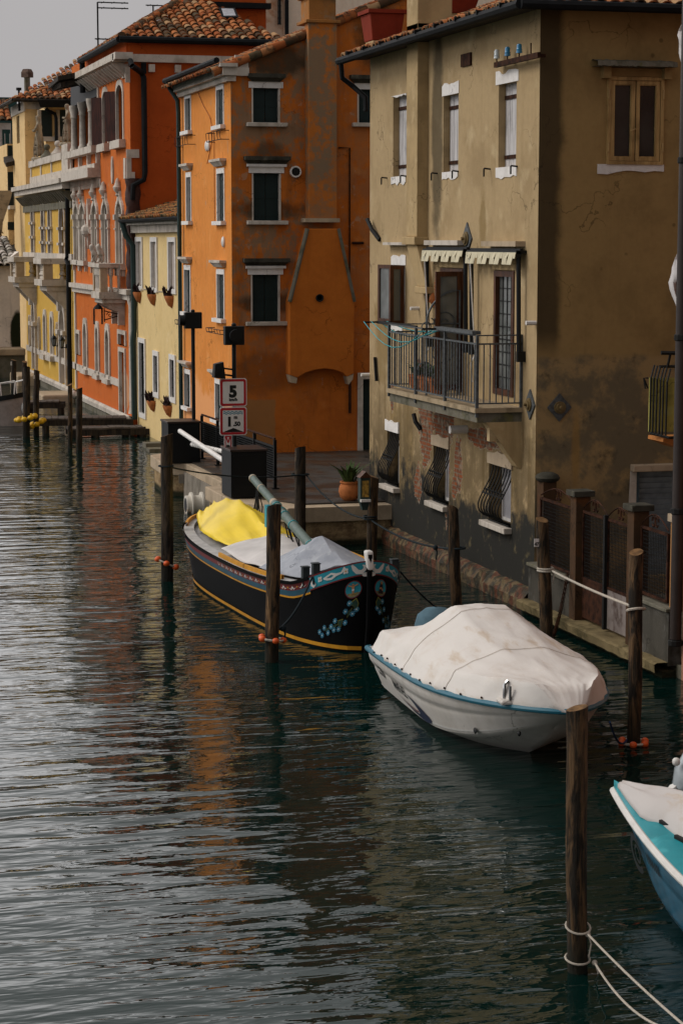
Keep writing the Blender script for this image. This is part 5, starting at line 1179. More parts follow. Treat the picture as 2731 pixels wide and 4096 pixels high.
# palace balconies
for bi, (xr, xl, yt_, ybm) in enumerate(((612, 375, 300, 490), (333, 140, 285, 465))):
    u0 = PC.uz('c2', xr, ybm)[0]; z0 = PC.uz('c2', xr, ybm)[1]; z1 = PC.uz('c2', xr, yt_)[1]; L_ = 2.1; D = .85 if bi == 0 else .8
    mb = MB(); mb.fbox(PC, u0, u0 + L_, z0 - .22, z0, -.02, D + .08); mb.fbox(PC, u0 + .1, u0 + L_ - .1, z0 - .4, z0 - .221, -.02, D - .1)
    for u in (u0 + .15, u0 + L_ - .45): mb.hexa([PC.P(u, z0 - 1.1, -.02), PC.P(u + .25, z0 - 1.1, -.02), PC.P(u + .25, z0 - 1.0, .15), PC.P(u, z0 - 1.0, .15), PC.P(u, z0 - .4, -.02), PC.P(u + .25, z0 - .4, -.02), PC.P(u + .25, z0 - .4, D - .1), PC.P(u, z0 - .4, D - .1)])
    pb = mb.build('balcony', M['white_stone'], ph)
    mb = MB(); mb.fbox(PC, u0 - .05, u0 + L_ + .05, z1 - .2, z1, -.02, D + .1); mb.build('balcony_rail', M['white_stone'], pb)
    mb = MB()
    for u in (u0 + .02, u0 + L_ - .34): mb.fbox(PC, u, u + .32, z0 + .001, z1 - .201, D - .32, D)
    build_each(mb, 'balcony_pier', M['tan_stone'], pb)
    mb = MB(); hh = z1 - z0 - .2
    pr = [(.09, 0), (.09, .08), (.05, .14), (.12, hh * .3), (.06, hh * .55), (.09, hh * .62), (.06, hh * .7), (.1, hh - .06), (.1, hh)]
    for d in (.18, ): mb.lathe(pr, PC.P(u0 + .14, z0, d), 8)
    for k in range(6): mb.lathe(pr, PC.P(u0 + .5 + .22 * k, z0, D - .15), 8)
    build_each(mb, 'baluster', M['white_stone'], pb, smooth=True)
mb = MB(); zz = PC.uz('c2', 350, 275)[1]; mb.fbox(PC, PY0, PY1, zz - .1, zz + .12, -.02, .1); zz = PC.uz('c2', 385, 1150)[1]; mb.fbox(PC, PY0, PY1, zz - .1, zz + .12, -.02, .04); mb.build('string_course', M['white_stone'], ph)
zz = PC.uz('c2', 450, 1400)[1]; mb = MB(); mb.grid(lambda i, j: PC.P((PY0, PY1)[i], zz + (.12, .16, .08, -.06, -.1)[j], (-.02, .1, .16, .14, -.02)[j]), 2, 5); mb.build('base_moulding', M['white_stone'], ph, smooth=True)
mb = MB(); mb.fbox(PC, PY0, PY1, -.5, zz - .1, -.02, .1); mb.build('base_wall', M['grey_stone'], ph)
# parapet statues: draped standing figures
def statue(loc, h, label, rz):
    k = h / 2.0
    N_ = [(0, 0, .95, .20, .16), (0, 0, .62, .22, .19), (.02, 0, .3, .21, .19), (.02, .02, .04, .25, .22), (-.02, 0, 1.18, .17, .13), (-.02, 0, 1.42, .19, .12), (.0, 0, 1.58, .08), (.03, 0, 1.74, .125), (.03, 0, 1.9, .12), (-.03, .22, 1.42, .08), (.1, .27, 1.16, .07), (.26, .1, 1.22, .055), (-.03, -.22, 1.42, .08), (.04, -.3, 1.15, .07), (.22, -.12, 1.02, .055), (.16, .1, .3, .1), (.15, -.06, .62, .1)]
    E_ = [(0, 1), (1, 2), (2, 3), (0, 4), (4, 5), (5, 6), (6, 7), (7, 8), (5, 9), (9, 10), (10, 11), (5, 12), (12, 13), (13, 14), (2, 15), (1, 16)]
    b = root('roof_statue', label, 'statue', loc, rz, 'stone figures on the palace parapet', local=True)
    o = skin_fig('figure', N_, E_, M['statue'], (0, 0, .1), 0, k); o.parent = b
    mb = MB(); mb.lathe([(.32, 0), (.32, .06), (.26, .12)], (0, 0, 0), 10); mb.build('plinth', M['statue'], b)
    mb = MB(); 
    for q in range(7): t = q / 6; mb.tube([(.17 * k * math.cos(t * 5 - 1), .17 * k * math.sin(t * 5 - 1), 1.05 * k), (.24 * k * math.cos(t * 5 - .8), .23 * k * math.sin(t * 5 - .8), .5 * k), (.25 * k * math.cos(t * 5 - .9), .24 * k * math.sin(t * 5 - .9), .12)], .035 * k, 5)
    mb.build('drapery', M['statue'], b, smooth=True)
u, z = PC.uz('c1', 330, 1375); s1 = PC.uz('c1', 325, 1025)[1]; statue(PC.P(u, qz, -.1), (s1 - qz) * .98, 'weathered grey stone figure at the far end of the yellow palace parapet', math.pi * .85)
u, z = PC.uz('c1', 620, 1300); z2 = PC.uz('c1', 620, 1292)[1]; s1 = PC.uz('c1', 615, 900)[1]; statue(PC.P(PC.uz('c1', 612, 1290, -.2)[0], qz + .25, -.2), (s1 - qz - .25) * .98, 'ochre stained stone figure on the parapet right beside the loggia columns', math.pi * .95)
# carriage lanterns beside the water gate
for k, (x, y) in enumerate(((545, 1070), (618, 1085))):
    u, z = PC.uz('c2', x, y); o = root('carriage_lantern', ['black carriage lantern on the yellow palace wall left of the larger water gate', 'black carriage lantern on the yellow palace wall beside the drainpipe'][k], 'lantern', PC.P(u, z, 0), group='lanterns at the water gate')
    mb = MB(); mb.tube([PC.P(u, z, 0), PC.P(u, z - .06, .12), PC.P(u, z - .03, .24)], .02, 6); mb.lathe([(.02, -.09), (.08, -.07), (.08, .02)], PC.P(u, z, .02), 8, 'x'); mb.build('bracket', M['black_metal'], o)
    c = PC.P(u, z - .03, .24); K = .55; mb = MB(); mb.lathe([(.1 * K, .02 * K), (.17 * K, .42 * K), (.15 * K, .42 * K), (.09 * K, .02 * K)], c, 6); mb.build('glass', M['net_glass'], o)
    mb = MB(); mb.lathe([(.05 * K, -.1 * K), (.12 * K, 0), (.1 * K, .03 * K)], c, 6); mb.lathe([(r_ * K, h_ * K) for r_, h_ in ((.22, .42), (.2, .48), (.09, .62), (.03, .66), (.03, .74), (.005, .78))], c, 6)
    for q in range(6): a = q * math.pi / 3; mb.tube([c + Vector((.1 * math.cos(a), .1 * math.sin(a), .02)) * K, c + Vector((.18 * math.cos(a), .18 * math.sin(a), .43)) * K], .010, 4)
    mb.build('lantern_cap', M['black_metal'], o)
gh = gh_
# ================================================================ BACKGROUND BUILDINGS
M['cream'] = plaster('cream plaster', (.88, .73, .56), (.7, .46, .3), k=.4, streak=.4, bump=.1)
M['ochre'] = plaster('pale ochre plaster', (.78, .55, .27), (.6, .39, .17), (.80, .6, .33), k=.5, streak=.3, bump=.12)
M['pale_wall'] = plaster('old pale rendered wall', (.82, .74, .66), (.4, .35, .3), (.85, .78, .7), k=.7, streak=.4, nsc=.5, bump=.3, extra=lambda m, c: m.mix(m.blob((10.75, 90, 1.7), (.33, 3, 1.0), .12, .12), c, (.02, .025, .012)))
M['white_wall'] = plaster('white rendered wall', (.66, .60, .57), (.5, .45, .42), k=.4, streak=.3, bump=.1)
def pt(c, x, y, Y): return ony(c, x, y, Y)
# cream house behind the orange corner house
cb = root('cream_house', 'cream plastered house rising behind the orange corner house and its chimney', 'house', (18, 75, 0))
Yc = 73.0; a = pt('c3', 935, 290, Yc); r_ = pt('c3', 1568, 0, Yc)
mb = MB(); mb.box(a.x, a.x + 11, Yc, Yc + 6, .7, 17.5); w_ = mb.build('wall', M['cream'], cb)
b = pt('c3', 800, 0, Yc); mb = MB(); mb.box(b.x, a.x - .002, Yc + .03, Yc + 5, .7, 17.5); mb.build('side_wall', plaster('peeling cream plaster', (.66, .5, .36), (.42, .16, .05), k=.8, streak=.5, nsc=2.5), cb)
g = pt('c3', 890, 0, Yc - .05), pt('c3', 905, 170, Yc - .05); mb = MB(); mb.box(g[0].x, g[1].x, Yc - .1, Yc - .02, g[1].z, g[0].z + .6); wd = mb.build('window', M['glass'], cb)
mb = MB()
for k in range(5): z = g[1].z + (g[0].z - g[1].z) * k / 4; mb.bar((g[0].x - .03, Yc - .14, z), (g[1].x + .03, Yc - .14, z), .03)
for x in (g[0].x, g[1].x): mb.bar((x, Yc - .14, g[1].z), (x, Yc - .14, g[0].z + .6), .03)
mb.build('window_grille', M['iron'], wd)
mb = MB(); mb.tube([(a.x + .07, Yc - .1, a.z - 1), (a.x + .07, Yc - .1, 17.4)], .07, 8); mb.build('drainpipe', M['gutter'], cb)
# red penthouse over the palace roof
pn = root('roof_penthouse', 'red rendered penthouse with tiled eaves above the hipped palace roof', 'building', (15, 67.5, 12.5))
p0, p1 = pt('c3', 372, 20, 66.6), pt('c3', 808, 20, 66.6)
mb = MB(); mb.box(p0.x, p1.x, 66.6, 70, p0.z - 2.6, p0.z + 1.6); mb.build('wall', M['gothic_shaded_side'], pn)
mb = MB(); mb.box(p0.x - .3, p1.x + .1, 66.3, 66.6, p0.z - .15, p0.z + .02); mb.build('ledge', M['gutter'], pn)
q0 = pt('c3', 250, 0, 67.5); mb = MB(); mb.box(q0.x, p0.x, 67.5, 70, p0.z - 2.6, p0.z + .7); mb.build('side_wall', M['gothic_shaded_side'], pn)
mb = MB(); mb.box(q0.x - .4, p0.x + .2, 67, 70.2, p0.z + .701, p0.z + .9); mb.build('roof', M['tile'], pn)
# flared Venetian chimneys on the beige house roof
M['red_render'] = plaster('red rendered chimney', (.24, .036, .018), (.14, .024, .012), k=.5, streak=.4, bump=.2)
def flared(cx, Y, zt_, w0, w1, zb, lab):
    o = root('flared_chimney', lab, 'chimney', (cx, Y, zb), group='flared red chimneys on the beige house roof')
    mb = MB(); mb.hexa([(cx - w0, Y - w0, zb + .6), (cx + w0, Y - w0, zb + .6), (cx + w0, Y + w0, zb + .6), (cx - w0, Y + w0, zb + .6), (cx - w1, Y - w1, zt_), (cx + w1, Y - w1, zt_), (cx + w1, Y + w1, zt_), (cx - w1, Y + w1, zt_)]); mb.build('chimney_pot', M['red_render'], o, bevel=.02)
    mb = MB(); mb.box(cx - w0 + .02, cx + w0 - .02, Y - w0 + .02, Y + w0 - .02, 9.14, zb + .599); mb.box(cx - w0 - .07, cx + w0 + .07, Y - w0 - .07, Y + w0 + .07, zb + .35, zb + .5); mb.build('chimney_shaft', M['beige_pier'], o)
    mb = MB(); mb.box(cx - w1 - .04, cx + w1 + .04, Y - w1 - .04, Y + w1 + .04, zt_ + .001, zt_ + .07); mb.build('chimney_rim', M['red_render'], o)
fa, fb, fc = pt('c5', 92, 60, 38.3), pt('c5', 255, 60, 38.3), pt('c5', 178, 190, 38.3)
flared((fa.x + fb.x) / 2 + .0, 38.6, fa.z, .27, (fb.x - fa.x) / 2, fc.z - .6, 'flared red chimney over the far eaves of the beige house')
fa, fb, fc = pt('c5', 448, 0, 37.5), pt('c5', 590, 0, 37.5), pt('c5', 520, 62, 37.5)
flared((fa.x + fb.x) / 2, 37.8, fc.z + .75, .27, .48, fc.z - .6, 'flared red chimney cut by the top edge just behind the square beige stack')
# pale ochre house beyond the yellow palace
Yo = 96.0; oc = root('ochre_house', 'pale ochre house with tiled hip roof behind the yellow palace', 'house', (12, 99, 0))
k0 = pt('c1', 222, 930, Yo); ze = pt('c1', 222, 905, Yo).z; kr = pt('c1', 345, 930, Yo)
lf = onx('c1', 112, 1000, k0.x)
mb = MB(); F_ = Fac('f', Yo); C_ = Fac('c', k0.x); yo1 = lf.y
ow = C_.rect('c1', 150, 1045, 180, 1280)
mb.wall(C_, [(Yo, 0), (Yo, ze), (yo1, ze), (yo1, 0)], [rc(ow)], .3); mb.wall(F_, [(k0.x, 0), (k0.x, ze), (22, ze), (22, 0)], [], .2); mb.poly((k0.x, yo1, 0), (k0.x, yo1, ze), (22, yo1, ze), (22, yo1, 0)); mb.build('wall', M['ochre'], oc)
mb = MB(); mb.fbox(C_, ow[0], ow[1], ow[2], ow[3], -.14, -.1); mb.build('window_shutter', M['green_black'], oc)
mb = MB(); mb.fbox(C_, Yo - .2, yo1, ze - .45, ze, -.02, .06); mb.fbox(F_, k0.x, k0.x + 1.7, ze - .35, ze, -.02, .06); mb.build('eaves_band', M['white_stone'], oc)
tiled_roof('roof', M['tile'], oc, (k0.x - .5, Yo - .5, ze + .05), (22, Yo - .5, ze + .05), (0, 1, .36), 7, w=.26, tl=.45, keep=lambda s, t: s * 14 > t * .75)
tiled_roof('roof', M['tile'], oc, (k0.x - .5, Yo - .5, ze + .05), (k0.x - .5, yo1, ze + .05), (1, 0, .36), 6, w=.26, tl=.45, keep=lambda s, t: s * (yo1 - Yo) > t * .8)
mb = MB(); mb.tube([(k0.x - .55, Yo - .55, ze), (22, Yo - .55, ze)], .09, 6); mb.tube([(k0.x - .55, Yo - .55, ze), (k0.x - .55, yo1, ze)], .09, 6); mb.build('gutter', M['dark_wood'], oc)
ch0, ch1 = pt('c1', 232, 850, Yo + 2), pt('c1', 272, 690, Yo + 2); cp = pt('c1', 210, 690, Yo + 2), pt('c1', 293, 617, Yo + 2)
mb = MB(); mb.box(ch0.x, ch1.x, Yo + 2, Yo + 2.45, ch0.z - 1, ch1.z); mb.build('chimney', M['grey_stone'], oc)
mb = MB(); cx_ = (cp[0].x + cp[1].x) / 2; w_ = (cp[1].x - cp[0].x) / 2; hz = cp[1].z - cp[0].z
mb.lathe([(w_ * 1.3, 0), (w_ * 1.3, hz * .6), (w_ * .9, hz), (.05, hz)], (cx_, Yo + 2.2, cp[0].z), 4); mb.build('chimney_cap', plain('rusty chimney cap', (.14, .09, .07), .8, .2, var=.5), oc)
p = pt('c1', 172, 810, Yo + 1); mb = MB(); mb.tube([p - Vector((0, 0, .9)), p], .05, 6); mb.lathe([(.12, 0), (.12, .12)], p, 8); mb.build('vent_pipe', M['iron'], oc)
# its dark timber veranda
v0, v1 = pt('c1', 345, 960, 93.0), pt('c1', 660, 1250, 93.0); vt = pt('c1', 400, 905, 93.0)
ve = root('roof_veranda', 'dark timbered roof veranda with small tiled canopy behind the parapet statues', 'veranda', (v0.x + 2, 94, v1.z - 3))
mb = MB(); mb.box(v0.x + .3, 20, 93.0, 95.8, v1.z - 3, vt.z - .25); mb.build('wall', M['ochre'], ve)
for a_, b_ in ((370, 470), (535, 600)):
    q0, q1 = pt('c1', a_, 985, 92.97), pt('c1', b_, 1225, 92.97); mb = MB(); mb.box(q0.x, q1.x, 92.93, 92.99, q1.z, q0.z); o = mb.build('window', M['green_black'], ve)
    mb = MB(); mb.box(q0.x - .14, q0.x, 92.9, 92.99, q1.z, q0.z); mb.box(q0.x - .1, q1.x + .1, 92.85, 92.99, q1.z - .2, q1.z - .001); mb.build('window_trim', M['white_stone'], o)
mb = MB(); mb.hexa([(v0.x - .1, 91.6, vt.z - .35), (20, 91.6, vt.z - .35), (20, 95.5, vt.z - .1), (v0.x + .6, 95.5, vt.z - .1), (v0.x - .2, 91.5, vt.z - .05), (20, 91.5, vt.z - .05), (20, 95.5, vt.z + .1), (v0.x + .6, 95.5, vt.z + .1)]); mb.build('eaves', M['gutter'], ve)
tiled_roof('roof', M['tile'], ve, (v0.x + .3, 91.5, vt.z + .02), (20, 91.5, vt.z + .02), (0, 1, .33), 4.4, w=.26, tl=.45, keep=lambda s, t: s * (20 - v0.x - .3) > t * .5)
mb = MB(); mb.tube([pt('c1', x, y, 92.7) for x, y in ((415, 970), (430, 990), (495, 1020), (505, 1060), (508, 1270))], .08, 6); mb.build('drainpipe', M['gutter'], ve)
# white house with green roof wall at the far left
Yw = 112.0; w0, w1 = pt('c1', -400, 1095, Yw), pt('c1', 112, 1700, Yw)
wh = root('white_house', 'white house with green shutters and terracotta eaves at the far bend', 'house', (w0.x + 2, Yw + 2, 0))
mb = MB(); mb.box(w0.x, w1.x, Yw, Yw + 7, 0, w0.z); mb.build('wall', M['white_wall'], wh)
tiled_roof('roof', M['tile'], wh, (w0.x, Yw - .6, pt('c1', 0, 1085, Yw).z), (w1.x, Yw - .6, pt('c1', 0, 1085, Yw).z), (0, 1, .55), 2.6, w=.3, tl=.5)
q0, q1 = pt('c1', 22, 1160, Yw), pt('c1', 97, 1305, Yw); mb = MB(); mb.box(q0.x, q1.x, Yw - .06, Yw + .02, q1.z, q0.z); mb.build('window_shutter', plain('bottle green paint', (.01, .055, .05), .5, .3), wh)
mb = MB(); z_ = q1.z; mb.box(w0.x, w1.x, Yw - .35, Yw + .0, z_ - .6, z_ - .15)
for k in range(8): x = q0.x - .4 + .25 * k; mb.bar((x, Yw - .3, z_ - .15), (x, Yw - .3, z_ + .6), .03)
mb.build('balcony', M['white_wall'], wh)
g0, g1 = pt('c1', -300, 865, Yw + 4), pt('c1', 157, 1005, Yw + 4); gr = MB(); gr.box(g0.x, g1.x, Yw + 4, Yw + 9, g1.z - 3, g0.z); tag(gr.build('green_roof_hut', plain('green sheet cladding', (.012, .05, .045), .6, .3)), 'dark green clad roof hut above the white house', 'building')
# dark balconied house between them
Yd = 101.0; d0, d1 = pt('z1', 145, 2070, Yd), pt('z1', 372, 2350, Yd)
dk = root('shaded_house', 'narrow shaded house with balconies and awning between white and ochre houses', 'house', (d0.x + 1, Yd + 1, 0))
mb = MB(); dz = pt('z1', 150, 1530, Yd).z; mb.box(d0.x, k0.x + .4, Yd, Yd + 5, 0, dz); mb.build('wall', M['ochre'], dk)
for y0, y1 in ((1560, 1860), (2060, 2700), (3000, 3150)):
    q0, q1 = pt('z1', 150, y0, Yd), pt('z1', 345, y1, Yd); mb = MB(); mb.box(q0.x, q1.x, Yd - .05, Yd + .02, q1.z, q0.z); mb.build('window', M['green_black'], dk)
q = pt('z2', 150, 570, Yd), pt('z2', 380, 600, Yd); mb = MB(); mb.box(q[0].x, q[1].x, Yd - .9, Yd, q[1].z - .12, q[1].z + .05); mb.build('balcony', M['white_stone'], dk)
mb = MB()
for k in range(9): x = q[0].x + (q[1].x - q[0].x) * k / 8; mb.bar((x, Yd - .85, q[1].z + .05), (x, Yd - .85, q[1].z + .9), .03)
mb.bar((q[0].x, Yd - .85, q[1].z + .92), (q[1].x, Yd - .85, q[1].z + .92), .04); mb.build('balcony_railing', M['iron'], dk)
for y in (1900, 2090 + 1500):
    q = pt('z1', 75, y, Yd), pt('z1', 240, y - 60, Yd); mb = MB(); mb.hexa([(q[0].x, Yd - 1, q[0].z - .2), (q[1].x + .4, Yd - 1, q[0].z), (q[1].x + .4, Yd, q[0].z + .3), (q[0].x, Yd, q[0].z + .1), (q[0].x, Yd - 1, q[0].z), (q[1].x + .4, Yd - 1, q[0].z + .2), (q[1].x + .4, Yd, q[0].z + .5), (q[0].x, Yd, q[0].z + .3)]); mb.build('awning', M['dark_wood'], dk)
# rough stone gable and mossy roof
Yg = 98.0; gb_ = root('ruined_gable', 'old rough stone gable wall with mossy tiled roof below it', 'wall', (7, Yg, 0))
P_ = [pt('z2', x, y, Yg) for x, y in ((-500, 300), (245, 290), (215, 420), (130, 680), (60, 900), (50, 1060), (80, 1100), (-500, 1100))]
mb = MB(); mb.prism(P_, (0, .5, 0)); mb.build('gable', plaster('rough ochre rubble', (.36, .29, .2), (.1, .08, .05), k=.8, streak=.2, nsc=2.5, bump=.8), gb_)
ea = pt('z2', -500, 1470, 93.5); tiled_roof('roof', M['tile_mossy'], gb_, (ea.x, 93.5, ea.z - .3), (10.8, 93.5, pt('z2', 500, 1470, 93.5).z - .1), (0, 1, .40), 5.2, w=.32, tl=.5)
# pale warehouse wall at the water
Yp_ = 90.0; wa = root('warehouse', 'low pale warehouse with lichened roof and a stained blank wall on the canal', 'warehouse', (7, 92, 0))
we = pt('z2', 310, 1812, Yp_); mb = MB(); mb.prism([(-6, Yp_, -.5), (10.85, Yp_, -.5), (10.85, Yp_, pt('z2', 500, 1440, Yp_).z), (pt('z2', 310, 1690, Yp_).x - 1.1, Yp_, we.z), (-6, Yp_, we.z)], (0, 6, 0)); mb.build('wall', M['pale_wall'], wa)
tiled_roof('roof', M['tile_grey'], wa, (-2, Yp_ - .35, we.z + .0), (10.8, Yp_ - .35, we.z + .25), (0, 1, .30), 4.3, w=.3, tl=.5)
q = pt('z3', 0, 870, 88.5), pt('z3', 450, 870, 88.5)
mb = MB(); mb.box(-6, 10.84, 88.5, 89.99, -.5, q[0].z); mb.build('plinth', M['grey_stone'], wa)
mb = MB(); mb.box(-6, 10.84, 88.3, 89.98, q[0].z + .001, q[0].z + .28); mb.build('coping', M['tan_stone'], wa, bevel=.04)

# ================================================================ QUAY
def quay_stone():
    m = NT('rough quay stone'); n = m.noise(3.2, 8, .7); z = m.xyz()[2]
    m.bump(m.noise(7, 6, .65), 1.0, .08)
    c = m.mix(m.step(n, .4, .65), (.42, .30, .16), (.20, .13, .07))
    return m.done(m.mix(m.step(m.math('ADD', z, m.math('MULTIPLY', n, .15)), .24, .14), c, (.03, .03, .016)), .95, .1)
M['quay_rough'] = quay_stone()
def paving():
    m = NT('wet dark paving'); br = m.t.nodes.new('ShaderNodeTexBrick'); m.L(m.map((1, 1, 1), rot=(0, 0, 0)), br.inputs['Vector'])
    br.inputs['Scale'].default_value = 1; br.inputs['Brick Width'].default_value = 1.5; br.inputs['Row Height'].default_value = .62; br.inputs['Mortar Size'].default_value = .012
    br.inputs['Color1'].default_value = (.045, .036, .027, 1); br.inputs['Color2'].default_value = (.032, .027, .021, 1); br.inputs['Mortar'].default_value = (.02, .017, .013, 1)
    c = m.mix(m.step(m.noise(.9, 6), .45, .65, 0, .5), br.outputs['Color'], (.07, .04, .018))
    m.bump(m.noise(20, 4), .2, .01)
    return m.done(c, m.step(m.noise(1.4, 5), .4, .6, .35, .7), .4)
QZ = .75
edge = [(11.34, 37.6), (9.35, 37.6), (8.62, 39.0), (8.62, 41.5), (9.1, 41.5), (9.1, 45.9), (8.62, 46.15), (8.7, 48.0), (9.3, 48.6), (10.9, 48.6), (10.9, 53.3), (24, 53.3), (24, 37.6)]
mb = MB(); mb.prism([(x, y, -.8) for x, y in [(11.34, 37.68), (9.4, 37.68), (8.7, 39.05), (8.7, 41.45), (9.12, 41.45), (9.12, 45.95), (8.7, 46.2), (8.78, 47.95), (9.35, 48.5), (10.9, 48.5), (10.9, 53.3), (24, 53.3), (24, 37.68)]], (0, 0, .8 + QZ - .3)); o = mb.build('quay', M['quay_rough']); o['kind'] = 'structure'
mb = MB(); mb.prism([(x, y, QZ - .29) for x, y in edge], (0, 0, .27)); o = mb.build('quay_edge', M['tan_stone'], bevel=.02); o['kind'] = 'structure'
mb = MB(); mb.prism([(x, y, QZ - .016) for x, y in [(24, 38.02), (9.75, 38.02), (9.1, 39.25), (9.1, 41.5), (9.25, 41.6), (9.25, 46), (8.95, 46.4), (9.0, 47.8), (9.5, 48.3), (10.9, 48.3), (10.9, 53.2), (24, 53.2)]], (0, 0, .024)); o = mb.build('pavement', paving()); o['kind'] = 'structure'
mb = MB(); mb.box(9.06, 9.095, 41.5, 45.9, -.5, QZ - .2); mb.box(8.95, 9.1, 45.86, 45.9, .3, .5); o = mb.build('lock_wall', plaster('stained concrete', (.24, .21, .17), (.08, .07, .05), k=.6, streak=.8, nsc=2)); o['kind'] = 'structure'

# cabinets of the tidal barrier, arms, fence, posts with lamps and signs
def cabinet(x0, x1, y0, y1, h, lab):
    o = root('control_cabinet', lab, 'cabinet', ((x0 + x1) / 2, (y0 + y1) / 2, QZ), group='barrier control cabinets')
    mb = MB(); mb.box(x0, x1, y0, y1, QZ, QZ + h); mb.build('body', M['black_metal'], o, bevel=.01)
    mb = MB(); mb.box(x0 - .02, x1 + .02, y0 - .02, y1 + .02, QZ + h + .001, QZ + h + .045); mb.build('lid', plain('brown black metal lid', (.03, .018, .014), .4, .4), o, bevel=.008)
    mb = MB(); mb.box(x0 + .06, x1 - .06, y0 - .008, y0 + .002, QZ + .08, QZ + h - .06); mb.build('door', M['black_metal'], o)
    return o
k1 = cabinet(8.72, 9.44, 45.9, 46.7, .87, 'black metal cabinet on the far quay corner carrying the taller signal pole')
k2 = cabinet(8.66, 9.36, 39.25, 40.1, .88, 'black metal cabinet on the near quay corner beside the white pole end')
def pole_thing(name, a, b, r, lab, tick=False):
    o = root(name, lab, 'pole', (a + b) / 2, group='white barrier poles'); mb = MB(); mb.tube([a, b], r, 12); mb.build('shaft', M['white_paint'], o, smooth=True)
    mb = MB(); d = (b - a).normalized()
    for t in ([0] + ([.08, .14, .2, .5, .6, .7, .8] if tick else [])): mb.tube([a.lerp(b, t) - d * .008, a.lerp(b, t) + d * .008], r * 1.04, 12)
    mb.build('ring', M['black_metal'], o)
a, b = ony('b1', 243, 106, 45.2), ony('b1', 514, 290, 39.8); pole_thing('barrier_pole', a, b, .052, 'long thick white pole slanting down from the far cabinet to the near one')
a, b = ony('b1', 313, 182, 44.8), ony('b1', 542, 235, 40.6); pole_thing('barrier_pole', a, b, .05, 'shorter white pole with black rings half hidden behind the long one', True)
fe = root('mesh_fence', 'black steel fence with woven mesh panels along the quay edge', 'fence', (9.75, 43.4, QZ))
fx = [(9.62, 46.6), (9.66, 45.1), (9.7, 43.6), (9.76, 42.0), (9.81, 40.45)]
mb = MB(); 
fh = .98
for x, y in fx: mb = MB(); mb.bar((x, y, QZ), (x, y, QZ + fh), .06, .06); mb.box(x - .07, x + .07, y - .07, y + .07, QZ + .01, QZ + .03); mb.build('fence_post', M['black_metal'], fe)
mb = MB(); mb.tube([(x, y, QZ + fh + .02) for x, y in fx], .022, 6); mb.build('top_rail', M['rusty_iron'], fe)
for (xa, ya), (xb, yb2) in zip(fx, fx[1:]):
    mb = MB(); A, B = Vector((xa, ya, 0)), Vector((xb, yb2, 0))
    for z in (.2, fh - .14): mb.bar(A + Vector((0, 0, QZ + z)), B + Vector((0, 0, QZ + z)), .03)
    n = 24
    for k in range(n): p = A.lerp(B, (k + .5) / n); mb.bar(p + Vector((0, 0, QZ + .2)), p + Vector((0, 0, QZ + fh - .14)), .018, .01)
    for k in range(14): z = QZ + .22 + (fh - .38) * k / 13; mb.bar(A + Vector((.0, 0, z)), B + Vector((0, 0, z)), .012, .018)
    mb.build('mesh_panel', M['black_metal'], fe)
def signal(base, ztop, lab, spot=False, rz=0.):
    o = root('signal_post', lab, 'signal light', base, group='signal posts on the quay'); base = Vector(base)
    mb = MB(); mb.tube([base, (base.x, base.y, ztop)], .042, 10); mb.build('pole', M['black_metal'], o, smooth=True)
    c = Vector((base.x, base.y, ztop)); mb = MB(); mb.box(c.x - .19, c.x + .19, c.y - .09, c.y + .09, c.z - .02, c.z + .34); mb.lathe([(.05, .34), (.05, .38), (.02, .4)], c, 8); mb.build('signal_box', M['black_metal'], o, bevel=.012)
    mb = MB(); q = c + Vector((0 if not rz else -.19, -.095 if not rz else 0, .16)); mb.lathe([(.1, -.12), (.12, -.12), (.12, .0), (.1, .0)], q, 14, 'y' if not rz else 'x'); hd = mb.build('lamp_hood', M['black_metal'], o, smooth=True)
    mb = MB(); mb.lathe([(.1, -.01), (.06, -.035), (.01, -.045)], q, 14, 'y' if not rz else 'x'); mb.build('lens', plain('unlit dark red lens', (.03, .006, .006), .15, .5), hd, smooth=True)
    if spot:
        z = ony('c4', 515, 1010, base.y).z; mb = MB(); s = Vector((base.x - .3, base.y - .05, z)); mb.hexa([s + Vector(p) for p in ((-.12, -.1, -.14), (.1, -.1, -.16), (.1, .12, -.16), (-.12, .12, -.14), (-.1, -.1, .12), (.06, -.12, .16), (.06, .1, .16), (-.1, .1, .12))]); mb.tube([s + Vector((.05, 0, -.08)), (base.x, base.y, z - .12)], .02, 5); mb.tube([s + Vector((.05, 0, .04)), (base.x, base.y, z)], .018, 5); mb.build('floodlight', M['black_metal'], o)
    return o
t1 = ony('c4', 300, 715, 46.3); signal((t1.x, 46.3, QZ + .92), t1.z, 'slim black signal post standing on the far cabinet', rz=1.)
t2 = ony('c4', 585, 828, 39.95); sb = Vector((t2.x, 39.95, QZ + .92)); signal(sb, t2.z, 'black signal post on the near cabinet behind the white and red signs', True)
M['sign_white'] = plain('sign white', (.74, .72, .70), .45, .4, var=.06, scale=4); M['sign_red'] = plain('sign red', (.45, .012, .02), .45, .4, var=.1); M['sign_black'] = plain('sign black', (.006, .008, .008), .5, .4); M['sign_blue'] = plain('sign blue', (.03, .25, .36), .5, .4)
SY_ = 39.86
